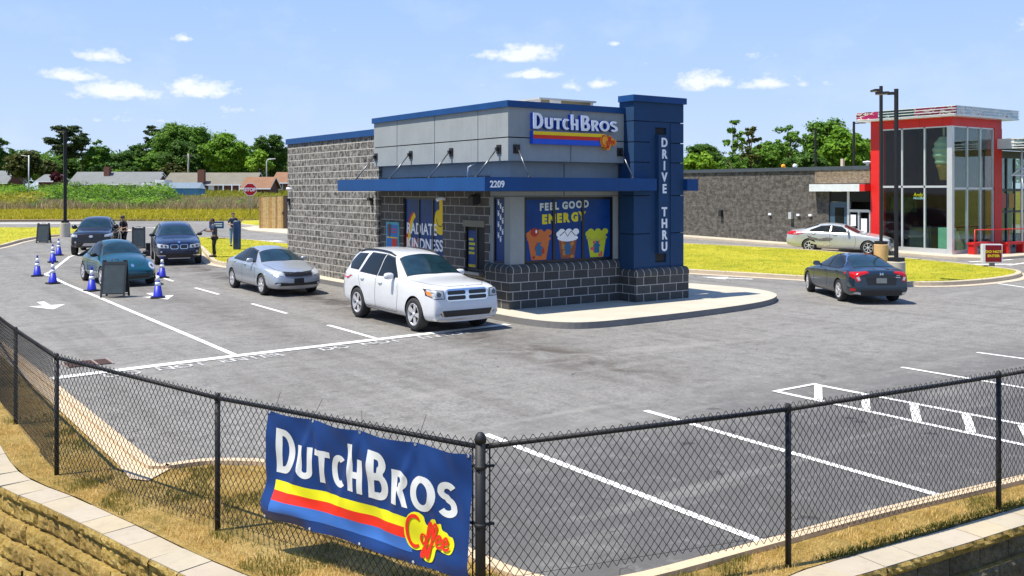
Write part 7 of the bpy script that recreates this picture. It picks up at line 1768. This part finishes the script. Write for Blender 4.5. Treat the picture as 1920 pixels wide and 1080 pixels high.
# ------------------------------------------------------------------ trees
def quad_cloud(name, C, N, size, m, rng, parent=None):
    """leaf-sized faces at centres C with rough normals N"""
    n = len(C); r1 = rng.normal(size=(n, 3)); Nn = N + r1 * .55; Nn /= np.linalg.norm(Nn, axis=1, keepdims=True) + 1e-9
    t = np.cross(Nn, rng.normal(size=(n, 3))); t /= np.linalg.norm(t, axis=1, keepdims=True) + 1e-9; b = np.cross(Nn, t)
    s = (size * rng.uniform(.5, 1.35, n))[:, None]; k = rng.uniform(.5, 1, n)[:, None]
    V = np.stack([C - t * s, C + b * s * k * .7, C + t * s, C - b * s * k * .7], 1).reshape(-1, 3)
    me = bpy.data.meshes.new(name); me.vertices.add(4 * n); me.vertices.foreach_set('co', V.ravel()); me.loops.add(4 * n); me.loops.foreach_set('vertex_index', np.arange(4 * n)); me.polygons.add(n); me.polygons.foreach_set('loop_start', np.arange(n) * 4); me.polygons.foreach_set('loop_total', np.full(n, 4)); me.update()
    me.materials.append(m); o = bpy.data.objects.new(name, me); COL.objects.link(o); o.parent = parent; return o
BARK = mat('bark', (.09, .07, .05), .9, var=.35, vs=2, bump=.5, bs=6); BARKP = mat('bark_pale', (.32, .29, .24), .9, var=.3)
LEAF = dict(dark=leafmat('leaf_dark', [(.038, .09, .012), (.07, .15, .018), (.12, .23, .028)], .25), mid=leafmat('leaf_mid', [(.05, .12, .014), (.11, .235, .022), (.20, .35, .035)], .25), bright=leafmat('leaf_bright', [(.075, .17, .010), (.15, .30, .018), (.25, .43, .03)], .3),
            lime=leafmat('leaf_lime', [(.10, .20, .010), (.20, .36, .02), (.30, .46, .04)], .3), olive=leafmat('leaf_olive', [(.035, .05, .010), (.08, .095, .016), (.15, .15, .025)], .25), pine=leafmat('leaf_pine', [(.024, .048, .015), (.045, .08, .022), (.08, .125, .034)], .3), red=leafmat('leaf_red', [(.06, .01, .015), (.12, .02, .03)], .3))
def tree(px0, px1, ytop, Y, kind, label, name='tree', density=1., ybot=345, gap=.0, trunkm=None, seed=0, shape='round', leaf=None, dep=None, group=None):
    rng = np.random.default_rng(abs(seed + int(px0 * 7 + ytop))); rg = random.Random(seed + int(px0))
    X = ((px0 + px1) / 2 - 960) / FL * Y; w_ = (px1 - px0) / FL * Y; zt = CAM_H + (HZ - ytop) / FL * Y; zb = CAM_H + (HZ - ybot) / FL * Y; u, v = c2w(X, Y); z0 = zg(u, v) - .2
    root = empty(name, (u, v, z0), 0, label, 'tree' if name != 'shrub' else 'shrub', group); zt -= z0; zb = max(.6, zb - z0)
    hc = (zt + zb) / 2; rz = (zt - zb) / 2; rx = w_ / 2; ry = dep or rx * .8
    size = leaf or max(.28, Y / FL * 1.9)
    nc = int((46 if shape == 'round' else 30) * density); clumps = []
    for k in range(nc):
        for _ in range(60):
            p = np.array([rg.uniform(-1, 1), rg.uniform(-1, 1), rg.uniform(-1, 1)]); d = np.linalg.norm(p)
            if shape == 'pine':
                h = (p[2] + 1) / 2; lim = (.35 + .65 * math.sin(min(1, h * 1.1) * 2.7)) ; ok = math.hypot(p[0], p[1]) < lim
            elif shape == 'flat': ok = d < 1 and p[2] > -.3
            else: ok = .35 < d < 1
            if ok: break
        r_ = rg.uniform(.15, .36) * min(rx, rz * 1.1) * (.62 if gap > .5 else 1)
        clumps.append((p[0] * (rx - r_ * .7), p[1] * (ry - r_ * .7), hc + p[2] * (rz - r_ * .75), r_, r_ * (.75 if shape != 'pine' else .38)))
    if shape == 'round' and gap < .5: clumps.append((0, 0, hc, min(rx, rz) * .55, rz * .6))
    Cs = []; Ns = []
    for cx, cy2, cz, r_, rzz in clumps:
        k = int(min(900, max(60, 2.6 * (r_ / size) ** 2 * 9)) * (1 - gap * .7)); dirs = rng.normal(size=(k, 3)); dirs /= np.linalg.norm(dirs, axis=1, keepdims=True); dirs[:, 2] = np.where(rng.random(k) < .7, np.abs(dirs[:, 2]), dirs[:, 2])
        ph_ = rng.uniform(0, 6.28, 6); lump = 1 + .24 * np.sin(dirs[:, 0] * 4.1 + ph_[0]) * np.sin(dirs[:, 1] * 3.7 + ph_[1]) + .20 * np.sin(dirs[:, 2] * 6.3 + ph_[2] + dirs[:, 0] * 5); rad = (rng.uniform(.55, 1.08, k) * lump * np.where(rng.random(k) < .10, rng.uniform(1.05, 1.45, k), 1))[:, None]; Cs.append(np.array([cx, cy2, cz]) + dirs * rad * np.array([r_, r_, rzz])); Ns.append(dirs + np.array([0, 0, .5]))
    quad_cloud('crown', np.concatenate(Cs), np.concatenate(Ns), size, LEAF[kind], rng, root)
    mb = MB(); r0 = max(.16, w_ * .022); tm = trunkm or BARK; zc = hc + rz * (.55 if shape == 'pine' else .1); bend = rg.uniform(-.4, .4)
    mb.tube([(0, 0, -.3), (bend * .3, 0, zc * .35), (bend, 0, zc * .7), (bend * .8, 0, zc)], [r0 * 1.2, r0, r0 * .7, r0 * .3], tm, 8)
    for cx, cy2, cz, r_, q in clumps[:14]:
        zs = min(zc * .95, max(zc * .3, cz - abs(cx) * .5 - r_)); mb.tube([(bend * .7, 0, zs), (cx * .5, cy2 * .5, (zs + cz) / 2 + r_ * .2), (cx, cy2, cz)], [r0 * .5, r0 * .32, r0 * .12], tm, 5, cap=False)
    mb.build('trunk', root); return root
tree(-40, 18, 246, 240, 'dark', 'dark evergreen cut by the left edge of the picture', shape='round')
tree(8, 84, 281, 160, 'olive', 'olive rounded tree with a pale trunk at far left', trunkm=BARKP, ybot=338)
tree(84, 166, 229, 215, 'pine', 'tall ragged pine behind the left lamp post', 'pine_tree', shape='pine', gap=.15, ybot=310, density=1.3)
tree(130, 178, 236, 228, 'pine', 'slender broken pine right behind the ragged pine', 'pine_tree', shape='pine', gap=.35, density=.5, ybot=290)
tree(150, 212, 258, 230, 'mid', 'round green tree right of the ragged pine')
tree(60, 120, 290, 250, 'mid', 'low green tree behind the small grey-roofed house'); tree(95, 160, 296, 232, 'dark', 'dark bushy tree below the ragged pine')
tree(196, 262, 282, 236, 'dark', 'low dark tree behind the pale-roofed house left part'); tree(230, 292, 266, 240, 'dark', 'dark tree with a small peak left of the biggest tree')
tree(262, 312, 226, 255, 'pine', 'dark flat-topped pine leaning out left of the biggest tree', 'pine_tree', shape='pine', ybot=300)
tree(284, 412, 224, 240, 'mid', 'largest broad green tree over the brick houses', density=1.9, seed=3); tree(300, 400, 262, 225, 'dark', 'dark green tree in front of the largest tree', density=1.3)
tree(372, 470, 249, 215, 'bright', 'bright green spreading tree right of the largest tree', density=1.6, seed=1, ybot=330); tree(430, 492, 268, 222, 'mid', 'green tree filling in beside the bright tree')
tree(468, 540, 240, 235, 'dark', 'dark airy tree beside the coffee building wall', gap=.3, density=1.1); tree(458, 518, 280, 200, 'lime', 'yellow-green small tree in front of the pale lamp', density=.9, shape='flat', ybot=338)
tree(500, 600, 275, 250, 'dark', 'low dark tree behind the grey block wall'); tree(300, 350, 305, 212, 'olive', 'olive low tree behind the brown brick house')
tree(160, 262, 300, 222, 'dark', 'wide dark hedge-like tree behind the pale-roofed house'); tree(205, 232, 318, 208, 'lime', 'small yellow-green bush showing above the pale roof', 'shrub')
tree(94, 114, 322, 185, 'red', 'dark red shrub beside the small grey-roofed house', 'shrub', ybot=342); tree(70, 110, 300, 196, 'olive', 'olive low tree over the small grey-roofed house')
for a in [(1270, 1368, 262, 190, 'dark', 'dark green tree just right of the blue tower'), (1275, 1350, 284, 120, 'lime', 'light green bushy tree low beside the blue tower'), (1350, 1402, 222, 130, 'mid', 'thin airy tree with open twigs'), (1380, 1436, 230, 135, 'olive', 'olive upright tree right of the thin airy tree'),
          (1400, 1476, 268, 150, 'mid', 'low green tree filling the gap beyond the brick roof'), (1440, 1520, 226, 150, 'mid', 'tall green tree left of the thin black post'), (1500, 1602, 216, 155, 'mid', 'tallest green tree behind the long brick roof'), (1535, 1632, 240, 130, 'bright', 'bright round tree left of the far lamp post'), (1596, 1660, 254, 160, 'mid', 'green tree partly behind the red tower'), (1330, 1420, 290, 128, 'mid', 'low green tree under the thin airy tree'), (1460, 1560, 285, 125, 'dark', 'dark low tree just above the brick roof')]:
    tree(*a, ybot=335, gap=.55 if 'thin' in a[5] else .05, density=.8 if 'thin' in a[5] else 1.25)
tree(40, 150, 286, 262, 'mid', 'broad green tree far behind the ragged pine', density=1.3); tree(180, 300, 284, 262, 'mid', 'broad green tree far behind the low dark trees', density=1.4); tree(395, 480, 285, 232, 'bright', 'light green tree low under the bright spreading tree'); tree(255, 330, 282, 232, 'mid', 'green tree just below the flat-topped pine')
tree(1395, 1500, 262, 170, 'mid', 'wide green tree behind the olive upright tree', density=1.3, ybot=335); tree(1590, 1650, 268, 140, 'bright', 'light green tree beside the red tower', ybot=335)
# distant wood behind everything (reads as one mass)
rng = np.random.default_rng(5); Cs = []; Ns = []
for k in range(420):
    px = rng.uniform(-400, 2500); Y = rng.uniform(265, 300); X = (px - 960) / FL * Y; u, v = c2w(X, Y); hh = rng.uniform(6, 12.5); n_ = 130
    d = rng.normal(size=(n_, 3)); d /= np.linalg.norm(d, axis=1, keepdims=True); d[:, 2] = np.abs(d[:, 2]); Cs.append(np.array([u, v, 3.4 + hh * .35]) + d * np.array([4.5, 4.5, hh * .65])); Ns.append(d)
o = quad_cloud('distant_wood', np.concatenate(Cs), np.concatenate(Ns), .75, LEAF['dark'], rng); tag(o, 'continuous low wood far beyond the houses', 'wood', kind='stuff')
# overgrown brush on the field (one mass)
def brush(name, areas, kind, n, size, label, seed):
    rng = np.random.default_rng(seed); Cs = []; Ns = []
    for (pa_, pb_, Ya, Yb, ha, hb, cnt) in areas:
        for k in range(cnt):
            px = rng.uniform(pa_, pb_); Y = rng.uniform(Ya, Yb); X = (px - 960) / FL * Y; u, v = c2w(X, Y); h = rng.uniform(ha, hb); r_ = h * rng.uniform(.7, 1.3)
            d = rng.normal(size=(n, 3)); d /= np.linalg.norm(d, axis=1, keepdims=True); d[:, 2] = np.abs(d[:, 2])
            Cs.append(np.array([u, v, zg(u, v) - .1]) + d * rng.uniform(.7, 1.1, n)[:, None] * np.array([r_, r_, h])); Ns.append(d + np.array([0, 0, .4]))
    return tag(quad_cloud(name, np.concatenate(Cs), np.concatenate(Ns), size, LEAF[kind], rng), label, 'brush', kind='stuff')
brush('green_brush', [(95, 315, 112, 150, 1.0, 2.6, 120), (150, 300, 100, 120, .7, 1.5, 60), (310, 470, 105, 125, .4, .95, 45), (-60, 20, 130, 160, 1.4, 2.6, 30), (20, 120, 150, 175, 1.2, 2.2, 30)], 'bright', 240, .17, 'tangled green brush covering the far side of the field', 1)
brush('dark_brush', [(100, 310, 108, 150, .9, 2.5, 85), (10, 100, 100, 140, .5, 1.2, 24), (505, 545, 84, 95, .7, 1.2, 8), (380, 540, 100, 130, .4, .9, 25), (130, 165, 160, 170, 2.3, 3.0, 4)], 'dark', 240, .17, 'darker clumps within the brush on the field', 2)
LEAF['weed'] = leafmat('leaf_weed', [(.16, .16, .012), (.30, .29, .02), (.40, .38, .04)], .25)
brush('weedy_slope', [(-80, 100, 100, 145, .7, 1.6, 120), (380, 545, 120, 160, .3, .8, 60)], 'weed', 220, .16, 'yellow-green weeds covering the rise at the left of the field', 3)
rg = random.Random(11)
def band(Y0, Y1, px0, px1, n):
    out = []
    for _ in range(n):
        Y = rg.uniform(Y0, Y1); out.append(far(rg.uniform(px0, px1), Y))
    return out
blades('yellow_field_grass', band(78.6, 100, -150, 560, 52000), .36, .06, [(.16, .19, .015), (.40, .36, .02), (.56, .47, .03), (.68, .56, .06)], 21, .8, 'bright yellow grass along the far edge of the side road')
blades('tan_field_grass', band(96, 125, -150, 560, 22000), .95, .08, [(.14, .16, .03), (.30, .24, .10), (.42, .31, .17), (.52, .40, .24)], 22, .6, 'tall tan seeding grass across the middle of the field')
blades('pale_field_grass', band(125, 190, -150, 600, 14000), .7, .13, [(.20, .22, .02), (.34, .32, .03)], 23, .7, 'yellow-green grass on the far part of the field')
# short turf on the mown islands
def turf(name, poly, n, lb, seed, dz=.13, h=.05, w_=.02):
    blades(name, scatter(poly, n, seed), h, w_, [(.24, .28, .02), (.50, .46, .03), (.62, .54, .06)], seed, .8, lb, zoff=dz)
turf('mown_grass', smooth_poly(isl_m), 9000, 'mown yellow-green grass on the island with the order column', 31); turf('mown_grass', [p for p in smooth_poly(isl_r)], 26000, 'mown yellow-green grass on the median before the ice cream shop', 32); turf('mown_grass', smooth_poly([p for p in isl_l]), 20000, 'mown yellow-green grass on the left lawn under the lamp post', 33, h=.06, w_=.03)
# weeds along the capstones
pts = scatter([(7, 5.22), (9.5, 5.02), (12, 4.85), (12, 4.98), (9.5, 5.14), (7, 5.34)], 2500, 41); blades('moss_edge', pts, .05, .010, [(.05, .07, .012), (.12, .12, .02)], 41, .8, 'green weeds along the back edge of the capstones', zoff=.09)
